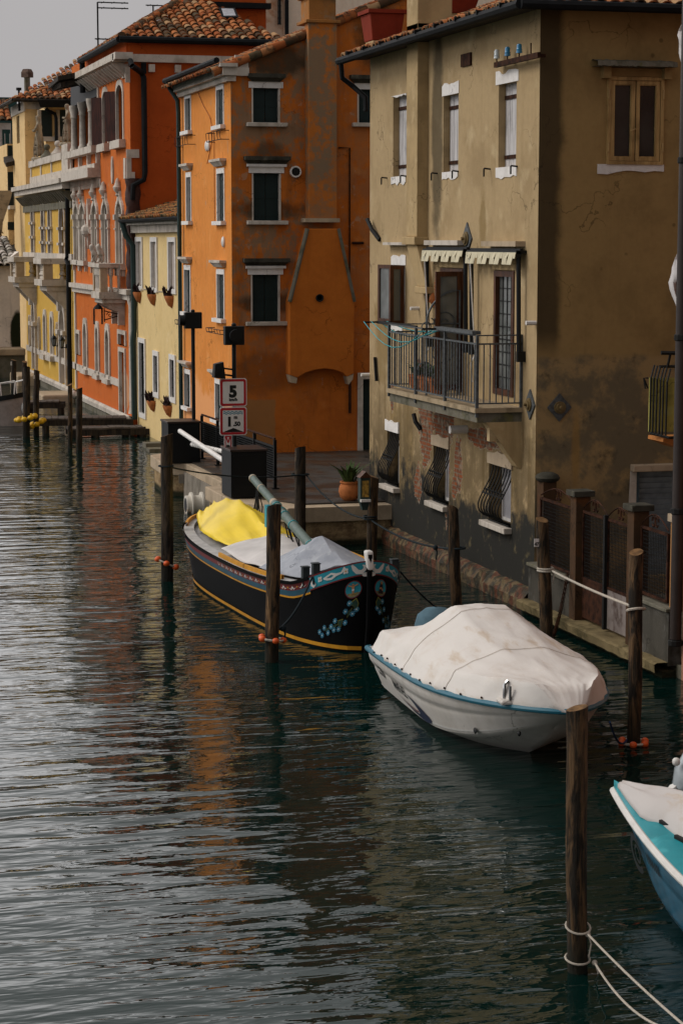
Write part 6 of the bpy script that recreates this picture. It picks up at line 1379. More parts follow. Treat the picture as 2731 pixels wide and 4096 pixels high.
def signboard(c_, x0, y0, x1, y1, lab, art):
    a, b = ony(c_, x0, y0, SY_), ony(c_, x1, y1, SY_); w, h = b.x - a.x, a.z - b.z; cx, cz = (a.x + b.x) / 2, (a.z + b.z) / 2
    o = root('water_sign', lab, 'sign', (cx, SY_, b.z)); F = Fac('f', SY_)
    def rr(k, q=.03): return [(cx + (w / 2 - k) * sx + dx, cz + (h / 2 - k) * sz + dz) for sx, sz, dx, dz in ((-1, -1, 0, q), (-1, 1, 0, -q), (-1, 1, q, 0), (1, 1, -q, 0), (1, 1, 0, -q), (1, -1, 0, q), (1, -1, -q, 0), (-1, -1, q, 0))]
    mb = MB(); mb.fpoly(F, rr(0), -.012, .0); mb.build('plate', M['sign_white'], o)
    mb = MB(); mb.ring(F, rr(.008), rr(w * .1, .012), .0, .003); mb.build('red_border', M['sign_red'], o)
    art(o, F, cx, cz, w, h)
def put_text(o, F, txt, size, cx, z, mat, bold=.0, name='lettering', st=1.):
    size *= .9; vs, fs = text_mb(txt, size, bold, .003, stretch=st); mb = MB(); mb.add([Vector((cx + v.x, F.off + v.y - .003, z + v.z)) for v in vs], fs); return mb.build(name, mat, o, weld=False)
def art5(o, F, cx, cz, w, h):
    put_text(o, F, '5', .33, cx - .005, cz - .15 * h, M['sign_black'], .018, 'numeral'); put_text(o, F, 'km/h', .09, cx, cz - .3 * h, M['sign_black'], .004)
def art150(o, F, cx, cz, w, h):
    mb = MB()
    for dz in (.33, .27):
        n = 24; P = [(cx - w * .36 + w * .72 * k / n, cz + dz * h + .011 * math.sin(k * 1.3)) for k in range(n + 1)]; mb.fpoly(F, [(u, z + .008) for u, z in P] + [(u, z - .008) for u, z in reversed(P)], .0, .003)
    mb.build('wave_symbol', M['sign_blue'], o)
    put_text(o, F, '1', .27, cx - .14 * w, cz - .165 * h, M['sign_black'], .014, 'numeral'); put_text(o, F, '.50', .125, cx + .13 * w, cz - .165 * h, M['sign_black'], .006, 'numeral'); put_text(o, F, 'm', .1, cx + .09 * w, cz + .09 * h, M['sign_black'], .005)
    mb = MB(); mb.fpoly(F, [(cx - w * .38, cz - h * .385), (cx, cz - h * .24), (cx + w * .38, cz - h * .385)], .0, .003); mb.build('triangle_symbol', M['sign_black'], o)
signboard('c4', 485, 1071, 675, 1263, 'square red bordered speed limit sign reading 5 km/h', art5)
signboard('c4', 485, 1271, 675, 1463, 'square red bordered depth sign reading 1.50 m under blue waves', art150)
a, b = ony('c4', 518, 1466, SY_), ony('c4', 572, 1640, SY_); F = Fac('f', SY_)
o = root('water_sign', 'narrow tall red bordered sign with letter P, below the depth sign', 'sign', ((a.x + b.x) / 2, SY_, b.z)); w_ = b.x - a.x; cx_, cz_ = (a.x + b.x) / 2, (a.z + b.z) / 2
mb = MB(); mb.fbox(F, a.x, b.x, b.z, a.z, -.012, 0); mb.build('plate', M['sign_white'], o)
mb = MB(); mb.ring(F, rc((a.x + .004, b.x - .004, b.z + .004, a.z - .004)), rc((a.x + .022, b.x - .022, b.z + .03, a.z - .03)), 0, .003); mb.build('red_border', M['sign_red'], o)
mb = MB(); mb.fpoly(F, [(a.x + .02, a.z - .03), (a.x + .05, a.z - .03), (cx_ + .012, cz_ + .1), (cx_ - .012, cz_ + .1)], .0, .004); mb.fpoly(F, [(b.x - .05, a.z - .03), (b.x - .02, a.z - .03), (cx_ + .014, cz_ + .1), (cx_ - .01, cz_ + .1)], 0, .0045); mb.build('red_stripe', M['sign_red'], o)
put_text(o, F, 'P', .27, cx_, cz_ - .12, M['sign_black'], .012, 'letter', .62)
# rusty white roller lying in the water by the lock wall
ca = onz('b1', 290, 572, 0); cyl = root('steel_roller', 'white steel roller with rusty flanges lying in the water by the lock wall', 'roller', (8.7, 43.1, -.1))
m_ = NT('white paint with rust'); M['rust_white'] = m_.done(m_.mix(m_.step(m_.noise(2.4, 7, .65), .55, .66), (.62, .58, .5), (.4, .17, .03)), .6, .3)
x0 = ca.x - .05; L_ = .9; zc_ = .16; Yk = 43.1
mb = MB(); mb.lathe([(.15, 0), (.2, 0), (.2, L_), (.05, L_)], (x0, Yk, zc_), 20, 'x'); mb.build('drum', M['rust_white'], cyl, smooth=True)
for k, x in enumerate((.1, .32, .8)): mb = MB(); r_ = .27 if k < 2 else .25; mb.lathe([(.19, 0), (r_, 0), (r_, .035), (.19, .035)], (x0 + x, Yk, zc_), 20, 'x'); mb.build('flange', M['rust_white'] if k < 2 else plain('rust', (.42, .17, .02), .85, .2, var=.5), cyl, smooth=True)
mb = MB(); mb.lathe([(.149, -.005), (.149, .01), (.02, .01)], (x0, Yk, zc_), 18, 'x'); mb.build('bore', M['black_metal'], cyl)
# pot with spiky plant at the quay edge
c = onz('b1', 1228, 508, QZ + .01); pot('plant_pot', c + Vector((0, .25, 0)), .19, .36, 'round orange terracotta pot with spiky green plant on the quay', tufts=46, seed=31)

# ================================================================ COURTYARD WALL, PIERS AND GATES
FW = Fac('c', 11.25)
M['pier'] = plaster('rusty brown pier render', (.075, .04, .02), (.035, .024, .015), (.13, .05, .016), k=.6, streak=.5, nsc=1.5)
M['low_wall'] = plaster('grey damp render', (.075, .068, .055), (.02, .018, .013), (.17, .165, .15), k=.9, streak=.5, nsc=1.1)
cw = root('courtyard_wall', 'low stained courtyard wall with mossy capped piers along the canal', 'wall', (10.95, 27.5, 0))
yA, yB = 30.05, 24.9
p1 = FW.rect('b3', 600, 300, 640, 1375); p2 = FW.rect('b3', 1068, 440, 1120, 1560)
ZB = .2
mb = MB(); mb.box(11.16, 11.8, yB, yA, -.8, ZB - .11); mb.build('footing', M['quay_rough'], cw)
mb = MB(); N = 40
mb.grid(lambda i, j: Vector(((11.06, 11.05, 11.09, 11.62, 11.62)[j] + (.03 * mnoise.noise(Vector((i * .8, j, 2))) if j < 3 else 0), yB + (yA - yB) * i / N, (ZB - .13, ZB - .02, ZB, ZB, ZB - .13)[j] + (.015 * mnoise.noise(Vector((i * .6, j, 5))) if j < 3 else 0))), N + 1, 5)
mb.build('kerb', plaster('mossy kerb stone', (.21, .16, .08), (.05, .04, .016), k=.9, streak=.2, nsc=3, bump=.7), cw)
def pier(xa, yc, w, zt_):
    mb = MB(); mb.box(xa, xa + w, yc - w / 2, yc + w / 2, ZB - .05, zt_); o = mb.build('pier', M['pier'], cw, bevel=.008)
    mb = MB(); mb.box(xa - .05, xa + w + .05, yc - w / 2 - .05, yc + w / 2 + .05, zt_ + .001, zt_ + .085); mb.build('pier_cap', M['mossy_black'], o, bevel=.01)
W1 = .225; XW = 11.22
zt1 = FW.uz('b3', 680, 300)[1]; zt2 = FW.uz('b3', 1180, 425)[1]; zt0 = FW.uz('b3', 390, 195)[1]
y1 = onx('b3', 640, 1000, XW).y + W1 / 2; y2 = onx('b3', 1135, 1000, XW).y + W1 / 2
pier(XW, y1, W1, zt1); pier(XW, y2, W1, zt2)
mb = MB(); mb.box(11.37, 11.58, 29.8, 30.06, ZB, zt0); o = mb.build('pier', M['pier'], cw); mb = MB(); mb.ball((11.48, 29.92, zt0 + .05), 1, 12, 6, (.19, .2, .09)); mb.build('pier_cap', M['mossy_black'], o, smooth=True)
zl1 = FW.uz('b3', 500, 985)[1]; zl2 = FW.uz('b3', 1350, 1250)[1]
mb = MB(); mb.box(11.24, 11.42, y1 + W1 / 2, 30.05, ZB - .05, zl1); mb.build('parapet', M['low_wall'], cw); mb = MB(); mb.box(11.2, 11.46, y1 + W1 / 2, 30.05, zl1 + .001, zl1 + .05); mb.build('coping', M['grey_stone'], cw, bevel=.01)
mb = MB(); mb.box(11.24, 11.42, yB, y2 - W1 / 2, ZB - .05, zl2); mb.build('parapet', M['low_wall'], cw); mb = MB(); mb.box(11.2, 11.46, yB, y2 - W1 / 2, zl2 + .001, zl2 + .05); mb.build('coping', M['grey_stone'], cw, bevel=.01)
o_ = onx('b3', 1510, 520, 11.3)
mb = MB(); mb.box(11.3, 11.5, yB - .1, yB + .12, zl2 + .052, o_.z); mb.build('pier', plaster('orange pier render', (.40, .2, .07), (.3, .13, .04), k=.5), cw); mb = MB(); mb.box(11.27, 11.54, yB - .12, yB + .16, o_.z + .001, o_.z + .1); mb.build('pier_cap', M['tan_stone'], cw)
def mesh_panel(name, ya, yb_, za, zb_, lab, parent=None, group=None):
    o = root(name, lab, name.split('_')[-1], (11.33, (ya + yb_) / 2, za), group=group) if parent is None else parent
    mb = MB()
    for y in (ya, yb_): mb.bar((11.33, y, za), (11.33, y, zb_), .035)
    for z in (za + .02, zb_): mb.bar((11.33, ya, z), (11.33, yb_, z), .035)
    mb.build('panel_frame', M['rusty_iron'], o)
    mb = MB(); n = int((yb_ - ya) / .05)
    for k in range(1, n): y = ya + (yb_ - ya) * k / n; mb.bar((11.33, y, za), (11.33, y, zb_), .007, .007)
    n = int((zb_ - za) / .05)
    for k in range(1, n): z = za + (zb_ - za) * k / n; mb.bar((11.336, ya, z), (11.336, yb_, z), .007, .007)
    mb.build('wire_mesh', M['iron'], o)
    mb = MB(); ym = (ya + yb_) / 2
    mb.tube([(11.33, ya, zb_ + .05)] + [(11.33, ya + (yb_ - ya) * k / 8, zb_ + .05 + .16 * math.sin(math.pi * k / 8)) for k in range(1, 8)] + [(11.33, yb_, zb_ + .05)], .012, 4)
    for s in (-1, 1):
        mb.tube([(11.33, ym + s * (.05 + .05 * math.cos(q * .7)), zb_ + .12 + .07 * math.sin(q * .7)) for q in range(9)], .014, 4)
    mb.build('scrollwork', M['rusty_iron'], o)
    return o
zf1 = FW.uz('b3', 500, 370)[1]; zg = FW.uz('b3', 850, 480)[1]; zg0 = FW.uz('b3', 850, 1080)[1]; zf2 = FW.uz('b3', 1350, 610)[1]
mesh_panel('iron_fence', y1 + W1 / 2 + .03, 29.78, zl1 + .08, zf1, 'rusty mesh fence panel with scroll top between house corner and first pier')
mesh_panel('iron_fence', yB + .25, y2 - W1 / 2 - .03, zl2 + .08, zf2, 'rusty mesh fence panel in front of the blue roller shutter')
gt_ = root('iron_gate', 'rusty double iron gate with mesh top and sheet bottom between the piers', 'gate', (11.33, (y1 + y2) / 2, ZB))
ga, gbb = y2 + W1 / 2 + .03, y1 - W1 / 2 - .03; gm = (ga + gbb) / 2
mesh_panel('g', gm + .015, gbb, zg0, zg, '', gt_); mesh_panel('g', ga, gm - .015, zg0, zg, '', gt_)
for k, (a_, b_) in enumerate(((gm + .015, gbb), (ga, gm - .015))):
    mb = MB(); mb.box(11.32, 11.34, a_, b_, ZB + .05, zg0 - .001); mb.build('kick_plate', M['rusty_iron'] if k == 0 else plaster('peeling grey gate paint', (.26, .22, .2), (.06, .03, .02), k=.9, streak=.5, nsc=3), gt_)
mb = MB(); mb.bar((11.3, gm, ZB + .03), (11.3, gm, zg + .06), .06); mb.build('meeting_stile', M['iron'], gt_)
# ground behind the courtyard wall and along the right bank
mb = MB(); mb.box(11.36, 40, -40, 30.08, -.8, .17); o = mb.build('courtyard_ground', M['grey_stone']); o['kind'] = 'structure'
# a floating plank step beside the wall
# neighbouring house at the right edge
nb = root('corner_building', 'pinkish house at the right edge with dark drainpipe on its corner', 'house', (15, 15, 0))
M['pinkish'] = plaster('dull pink plaster', (.40, .20, .13), (.22, .10, .06), (.45, .27, .19), k=.6, streak=.5)
mb = MB(); mb.box(11.35, 22, -14, 24.72, -.8, 10.5); mb.build('wall', M['pinkish'], nb)
mb = MB(); mb.box(10.95, 22.4, -14.4, 25.1, 10.501, 10.75); mb.build('eaves', M['tan_stone'], nb)
mb = MB()
for y in (22.3, 19.4, 16.2, 12.6, 8.4):
    for z in (1.6, 4.6, 7.6): mb = MB(); mb.box(11.3, 11.36, y - .5, y + .5, z, z + 1.5); mb.build('window_shutter', M['green_black'], nb)
a = onx('b3', 1530, 1000, 11.28)
mb = MB(); mb.tube([(11.24, 24.68, .55), (11.24, 24.68, 10.4)], .075, 10); mb.build('drainpipe', plain('brown black pipe', (.028, .018, .014), .5, .4), nb, smooth=True)
mb = MB()
for z in (.5, 2.2, 4.4, 6.6, 8.8): mb.lathe([(.085, -.04), (.095, -.03), (.095, .03), (.085, .04)], (11.24, 24.68, z), 10); mb.box(11.24, 11.36, 24.66, 24.7, z - .015, z + .015)
build_each(mb, 'pipe_clip', M['iron'], nb)
M['algae_cloth'] = plaster('faded green yellow cloth', (.44, .40, .10), (.16, .16, .05), (.36, .38, .16), k=.7, streak=.5, nsc=2.5)
# caged green cloth balcony on the neighbour's courtyard side
Yb = 26.1; v = lambda x, y, Y=Yb: ony('z8', x, y, Y)
cg = root('window_cage', 'bellied iron window cage lined with green cloth over an orange slab', 'window cage', (v(640, 1200).x, Yb + .3, v(640, 1240).z))
a, b, c_, d = v(460, 505, Yb + .35), v(700, 545), v(680, 1235), v(450, 1180, Yb + .35)
mb = MB(); x1 = 13.6
mb.hexa([(a.x, Yb + .35, d.z), (x1, Yb + .02, c_.z), (x1, Yb + .04, c_.z), (a.x, Yb + .37, d.z), (a.x, Yb + .35, a.z), (x1, Yb + .02, b.z), (x1, Yb + .04, b.z), (a.x, Yb + .37, a.z)]); mb.build('lining_cloth', M['algae_cloth'], cg)
mb = MB()
for k, xb_ in enumerate((478, 515, 555, 598, 635, 680, 818, 870)):
    f = min(1, max(0, (xb_ - 460) / 230)); yk = Yb + .33 - .36 * f; p, q = v(xb_, 500 + 55 * f, yk), v(xb_ - 20, 1180 + 55 * f, yk)
    mb.tube([q, p, p + Vector((.14, .22, .15))], .013, 5)
for z in (0,): mb.tube([(a.x + .02, Yb + .33, d.z - .02), (b.x, Yb - .03, c_.z - .02), (x1, Yb - .03, c_.z - .02)], .02, 5); mb.tube([(a.x + .2, Yb + .5, a.z + .14), (x1, Yb + .22, b.z + .16)], .02, 5); mb.tube([(a.x + .18, Yb + .4, a.z + .33), (x1, Yb + .1, a.z + .30)], .028, 5)
for k in range(4): x = a.x + .3 + .18 * k; mb.tube([(x, Yb + .45, a.z + .13), (x, Yb + .36, a.z + .32)], .018, 5)
l_ = v(385, 510, Yb + .4), v(405, 640, Yb + .4); mb.tube([(a.x, Yb + .4, l_[0].z), (l_[0].x, Yb + .4, l_[0].z), (l_[1].x, Yb + .4, l_[1].z), (a.x, Yb + .4, l_[1].z), (l_[0].x, Yb + .4, l_[0].z)], .012, 4)
mb.build('cage_bars', M['iron'], cg)
e = v(630, 1265, Yb + .1), v(625, 1310, Yb + .1), v(830, 1395, Yb + .1); mb = MB(); mb.prism([e[0], e[1], e[2], (x1, Yb + .1, e[2].z - .1), (x1, Yb + .1, e[0].z)], (0, .5, 0)); mb.build('slab', plain('orange painted slab', (.42, .16, .04), .8, .2), cg)
def hanging_cloth(pts, Y, lab):
    P = [ony('n', x, y, Y) for x, y in pts]; mb = MB(); n = 12
    L, Rr = P[:len(P) // 2], P[len(P) // 2:]
    def at(Q, t): f = t * (len(Q) - 1); i = min(int(f), len(Q) - 2); return Q[i].lerp(Q[i + 1], f - i)
    mb.grid(lambda i, j: at(L, j / n).lerp(at(Rr, j / n), i / 8) + Vector((0, .05 * math.sin(i * 1.7 + j * .35) + .03 * math.sin(j * 1.1), 0)), 9, n + 1)
    o = mb.build('hanging_cloth', M['cloth_white'], smooth=True); md = o.modifiers.new('thickness', 'SOLIDIFY'); md.thickness = .006; tag(o, lab, 'cloth', 'white cloths hung at the right edge')
M['cloth_white'] = plain('grey white cloth', (.60, .57, .56), .9, .1, var=.15, scale=5)
hanging_cloth([(2735, 85), (2712, 140), (2720, 190), (2722, 255), (2731, 275), (2790, 85), (2790, 140), (2790, 190), (2790, 255), (2790, 275)], 25.2, 'white cloth edge hanging beside the roof eaves, upper of two')
hanging_cloth([(2733, 970), (2690, 1070), (2678, 1130), (2695, 1210), (2708, 1280), (2760, 970), (2760, 1070), (2755, 1130), (2745, 1210), (2722, 1285)], 25.2, 'white torn cloth hanging low in front of the damp wall, lower of two')
# low jetty planks beside the far houses
def jetty(a, b, w, z, lab, legs=True):
    o = root('plank_jetty', lab, 'jetty', ((a[0] + b[0]) / 2, (a[1] + b[1]) / 2, 0), group='plank jetties')
    a, b = Vector((a[0], a[1], 0)), Vector((b[0], b[1], 0)); d = (b - a).normalized(); nrm = Vector((-d.y, d.x, 0)); mb = MB(); n = int((b - a).length / .2); rr = random.Random(4)
    for k in range(n):
        p = a + d * (.2 * k); q = p + d * .185; zz = z + rr.uniform(-.01, .01); mb.hexa([p + Vector((0, 0, zz - .05)), q + Vector((0, 0, zz - .05)), q + nrm * w + Vector((0, 0, zz - .05)), p + nrm * w + Vector((0, 0, zz - .05)), p + Vector((0, 0, zz)), q + Vector((0, 0, zz)), q + nrm * w + Vector((0, 0, zz)), p + nrm * w + Vector((0, 0, zz))])
    mb.build('deck', M['jetty'], o)
    mb = MB(); 
    for s in (.08, w - .08): mb.bar(a + nrm * s + Vector((0, 0, z - .14)), b + nrm * s + Vector((0, 0, z - .14)), .12, .17)
    mb.build('beam', M['dark_wood'], o)
    for t in ((.08, .35, .92) if legs else (.1, .9)):
        for s in (.12, w - .12): mb = MB(); p = a.lerp(b, t) + nrm * s; mb.tube([p + Vector((0, 0, -.8)), p + Vector((0, 0, z - .2))], .1, 8); mb.build('leg', M['dark_wood'], o)
M['jetty'] = wood('grey jetty planks', (.12, .095, .075), (.05, .04, .032), (2, 8, 8), .7, .4)
jetty((7.95, 62.2), (10.7, 61.8), 1.0, .45, 'dark plank jetty in front of the red orange palace door')
jetty((8.6, 60.6), (10.94, 60.45), .8, .28, 'lower plank jetty at the pale yellow house door')
jetty((8.0, 69.6), (9.75, 69.3), .9, .4, 'distant short plank jetty reaching the mooring posts of the grey boat')
mb = MB(); p = onz('c2', 372, 1545, .2); mb.box(p.x, 10.75, p.y - .3, p.y + 1.9, -.4, .3); tag(mb.build('stone_landing', M['tan_stone'], bevel=.06), 'tan stone landing slab at the foot of the yellow palace', 'landing')
mb = MB(); p = onz('z3', 262, 1260, .2); mb.box(p.x, 10.75, p.y - .3, p.y + 2.2, -.4, .4); tag(mb.build('stone_landing', M['tan_stone'], bevel=.06), 'distant tan stone landing below the smaller water gate', 'landing')
for k in range(3): mb = MB(); p = onz('c2', 1310 + 70 * k, 1895 + 30 * k, .12 - .05 * k); mb.box(10.2 - .1 * k, 10.94, 57.2 - 1.1 * k - .25, 57.2 - 1.1 * k + .25, -.3, .14 - .05 * k); tag(mb.build('stone_step', M['grey_stone']), ['mossy stone step at the pale yellow house nearest its door', 'mossy stone step in the middle below the pale yellow wall', 'lowest mossy stone step below the pale yellow wall'][k], 'step', 'stone steps at the pale yellow house')
# white ball fenders fixed at the palace base
for c_, lab in ((('c2', 1148, 1757), 'white stone ball at the palace corner by the jetty'), (('c2', 668, 1520), 'white stone ball at the foot of the drainpipe between the palaces')):
    u, z = GC.uz(*c_, .2); mb = MB(); mb.ball(GC.P(u, z, .22), .15, 12, 8); tag(mb.build('stone_ball', M['white_stone'], smooth=True), lab, 'ball')
# ================================================================ BOATS
def loft(hb, zs, zk, L, nx, nt, sec, side, rake):
    """hull surface: s 0 stern .. 1 bow, t 0 keel .. 1 sheer"""
    def P(s, t):
        y, zz = sec(s, t); z = zk(s) + (zs(s) - zk(s)) * zz
        return Vector((L * s + rake(s, t), side * hb(s) * y, z))
    return P

# ---- painted fishing boat
FB_L = 8.26
bs, bb = Vector((7.48, 35.7, 0)), Vector((7.97, 27.45, 0))
ang = math.atan2((bb - bs).y, (bb - bs).x)
def fhb(s):
    if s > .5: return 1.0 * max(0, 1 - ((s - .5) / .5) ** 3.6) ** .52
    return 1.0 * max(0, 1 - ((.5 - s) / .5) ** 2.8) ** .58
def fzs(s): return .80 + (.14 * ((s - .52) / .48) ** 2 + .34 * max(0, (s - .87) / .13) ** 1.4 if s > .52 else .10 * ((.52 - s) / .52) ** 2)
fzk = lambda s: -.45 + .25 * max(0, (.15 - s) / .15)
def fsec(s, t): return (min(1, (t / .22)) ** .6) * (.66 + .34 * t ** .8), t
frk = lambda s, t: (-.20 * (1 - t) * max(0, (s - .75) / .25) ** 2) + .35 * (1 - t) * max(0, (.2 - s) / .2)
Pst, Ppt = loft(fhb, fzs, fzk, FB_L, 0, 0, fsec, -1, frk), loft(fhb, fzs, fzk, FB_L, 0, 0, fsec, 1, frk)
fb = root('fishing_boat', 'traditional black wooden fishing boat with painted teal bow and lowered green mast', 'boat', bs, ang, local=True)
M['hull_black'] = plain('black hull paint', (.003, .003, .0035), .6, .1, var=.4, scale=3)
M['boat_yellow'] = plain('boat yellow', (.62, .28, .015), .5, .4, var=.2); M['boat_red'] = plain('boat dark red', (.17, .014, .014), .5, .4, var=.2)
M['boat_blue'] = plain('boat blue', (.016, .08, .12), .5, .4, var=.2); M['boat_teal'] = plain('boat teal', (.02, .28, .36), .5, .4, var=.15)
M['boat_white'] = plain('boat white', (.68, .66, .62), .5, .4, var=.1); M['deck_grey'] = plain('pale grey deck paint', (.46, .45, .44), .7, .3, var=.25)
ss = [0, .004, .015, .035, .07, .12, .18, .26, .34, .42, .5, .58, .66, .73, .79, .84, .88, .915, .94, .96, .976, .988, .996, 1.0]
ts = [0, .06, .14, .22, .32, .45, .58, .7, .8, .9, 1.0]
mb = MB()
for P in (Pst, Ppt): mb.grid(lambda i, j: P(ss[i], ts[j]), len(ss), len(ts))
mb.build('hull', M['hull_black'], fb, smooth=60)
def strip(name, mat, s0, s1, a0, a1, off=.006, wave=None, sides=(Pst, Ppt), n=60, par=fb):
    """band on the hull a0..a1 metres below the sheer"""
    mb = MB()
    for P in sides:
        sg = -1 if P is Pst else 1
        def f(i, j):
            s = s0 + (s1 - s0) * i / n; s = 1 - (1 - s) ** 1.0; a = (a0, a1)[j] if not wave else wave(i / n)[j]
            t = 1 - a / (fzs(s) - fzk(s)); p = P(s, t); q = P(min(1, s + .003), t) - P(max(0, s - .003), t); nrm = Vector((-q.y, q.x, 0)); nrm.normalize()
            return p + nrm * off * (-1 if sg < 0 else 1) * (1 if True else 1) * (1)
        mb.grid(f, n + 1, 2)
    return mb.build(name, mat, par)
def nrm_fix(P, s, t):
    q = P(min(1, s + .004), t) - P(max(0, s - .004), t); n = Vector((-q.y, q.x, 0)).normalized()
    return n if (n.y > 0) == (P is Ppt) else -n
SB = .925
strip('rub_band', M['boat_red'], .01, SB, .035, .125); strip('blue_band', M['boat_blue'], .01, SB, .126, .205); strip('yellow_line', M['boat_yellow'], .01, SB, .206, .232, .009)
strip('gunwale_edge', M['hull_black'], .01, SB, -.012, .034, .03)
strip('bow_band', M['boat_teal'], SB, .9995, .0, .17, .007, n=40); strip('bow_band_border', M['boat_red'], SB, .9995, .171, .19, .008, n=40); strip('bow_band_border', M['boat_red'], SB, .9995, -.014, .006, .009, n=40)
wl = lambda f: (fzs(.01 + .989 * f) - .03, fzs(.01 + .989 * f) - .085)
strip('waterline_band', M['boat_yellow'], .01, .999, 0, 0, .012, wave=wl, n=80)
# arc length along the sheer from the stem, for the painted ornaments
tab = [(0., 1.)]; 
pp = Pst(1, .9)
for k in range(1, 400):
    s = 1 - (k / 400) ** 3 * .5; p = Pst(s, .9); tab.append((tab[-1][0] + (p - pp).length, s)); pp = p
def at_arc(P, l, a, off=.012):
    for (l0, s0), (l1, s1) in zip(tab, tab[1:]):
        if l <= l1: s = s0 + (s1 - s0) * (l - l0) / max(1e-6, l1 - l0); break
    else: s = tab[-1][1]
    t = 1 - a / (fzs(s) - fzk(s)); return P(s, t) + nrm_fix(P, s, t) * off
def paint(name, mat, polys, off=.012, sides=(Pst, Ppt)):
    for P in sides:
        mb = MB()
        for pl in polys:
            tr = tessellate_polygon([[Vector((x, y, 0)) for x, y in pl]]); mb.add([at_arc(P, x, y, off) for x, y in pl], [tuple(t) for t in tr])
        mb.build(name, mat, fb)
def disc(x, y, rx, ry=None, n=20): ry = ry or rx; return [(x + rx * math.cos(2 * math.pi * k / n), y + ry * math.sin(2 * math.pi * k / n)) for k in range(n)]
arcl = next(l for l, s in tab if s <= SB)
W_ = []
# scroll at the stem, fish ornament, inner scroll: widths follow the band
def ribbon(pts, w):
    L_, R_ = [], []
    for i, (x, y) in enumerate(pts):
        a, b = pts[max(0, i - 1)], pts[min(len(pts) - 1, i + 1)]; dx, dy = b[0] - a[0], b[1] - a[1]; m = math.hypot(dx, dy) or 1; ww = w[i] if isinstance(w, list) else w
        L_.append((x - dy / m * ww, y + dx / m * ww)); R_.append((x + dy / m * ww, y - dx / m * ww))
    return L_ + R_[::-1]
def ribq(pts, w):   # quads, so curls never overlap themselves
    e = ribbon(pts, w); n = len(pts); return [[e[i], e[i + 1], e[2 * n - 2 - i], e[2 * n - 1 - i]] for i in range(n - 1)]
W_ += ribq([(.235, .015), (.2, .075), (.16, .125), (.10, .135), (.06, .10), (.06, .055), (.09, .04)], [.012, .03, .032, .03, .024, .018, .008])
W_ += [disc(.045, .175, .05, .03)]
c0 = arcl
W_ += ribq([(c0 - .03, .02), (c0 - .05, .07), (c0 - .05, .12), (c0 - .09, .15), (c0 - .13, .13), (c0 - .12, .10)], [.01, .018, .02, .018, .014, .006])
fl = arcl * .50
W_ += ribq([(fl - .16, .03), (fl - .1, .085), (fl - .02, .09)], [.03, .012, .02]) + ribq([(fl - .02, .09), (fl + .06, .055), (fl + .13, .075), (fl + .2, .09)], [.018, .014, .014, .008]) + ribq([(fl - .02, .09), (fl + .06, .125), (fl + .13, .115), (fl + .2, .09)], [.018, .016, .016, .008])
for x in (.32, arcl - .22): W_ += [disc(x - .018, .062, .018), disc(x + .018, .062, .018), disc(x - .018, .098, .018), disc(x + .018, .098, .018)]
paint('white_ornament', M['boat_white'], W_, .013)
paint('yellow_ornament', M['boat_yellow'], [disc(x, .08, .012) for x in (.32, arcl - .22)] , .015)
zig = []
for k in range(26):
    x = arcl + .16 + .24 * k; zig.append([(x - .1, .082), (x - .04, .10), (x, .055), (x + .04, .10), (x + .1, .082), (x + .03, .115), (x, .08), (x - .03, .115)])
paint('white_zigzag', M['boat_white'], zig, .012); paint('yellow_dots', M['boat_yellow'], [disc(arcl + .28 + .24 * k, .08, .014, n=10) for k in range(25)], .013)
# medallions: a cross on a hill, and a seated mother in dark robes
mx_, my_ = .215, .36
paint('medallion_border', M['boat_red'], [disc(mx_, my_, .125, n=28)], .011); paint('medallion_sky', M['boat_teal'], [disc(mx_, my_, .11, n=28)], .013)
M['paint_hill'] = plain('painted ochre hill', (.28, .22, .08), .6, .3, var=.6, scale=40); M['paint_skin'] = plain('painted skin tone', (.5, .25, .11), .6, .3, var=.2, scale=30)
low_ = lambda h: [(mx_ + .105 * math.cos(a), my_ + .105 * math.sin(a)) for a in [math.asin(h) + (math.pi - 2 * math.asin(h)) * k / 12 for k in range(13)]]
paint('painted_hill', M['paint_hill'], [low_(.45)], .0145)
paint('painted_cross', plain('painted cross', (.16, .075, .03), .6, .3), ribq([(mx_, my_ - .085), (mx_, my_ + .07)], .007) + ribq([(mx_ - .07, my_ - .055), (mx_ + .07, my_ - .055)], .006), .0155, (Pst,))
paint('painted_figure', M['paint_skin'], ribq([(mx_ - .065, my_ - .065), (mx_, my_ - .04), (mx_ + .065, my_ - .065)], .008) + ribq([(mx_, my_ - .05), (mx_, my_ + .02), (mx_ + .004, my_ + .06)], [.018, .016, .008]) + [disc(mx_, my_ - .068, .013, n=10)], .017, (Pst,))
paint('painted_loincloth', M['boat_white'], [disc(mx_, my_ + .005, .02, .014, 10)], .018, (Pst,))
paint('painted_robe', plain('painted dark robe', (.02, .015, .02), .6, .3), ribq([(mx_, my_ - .08), (mx_, my_ - .02), (mx_, my_ + .08)], [.02, .035, .05]), .0155, (Ppt,))
paint('painted_figure', M['paint_skin'], [disc(mx_, my_ - .065, .015, n=10)] + ribq([(mx_ - .035, my_ + .01), (mx_, my_), (mx_ + .035, my_ + .03)], .012), .017, (Ppt,))
paint('painted_halo', M['boat_yellow'], ribq([(mx_ + .022 * math.cos(a), my_ - .068 + .022 * math.sin(a)) for a in [math.pi + math.pi * k / 6 for k in range(7)]], .003), .0172, (Ppt,))
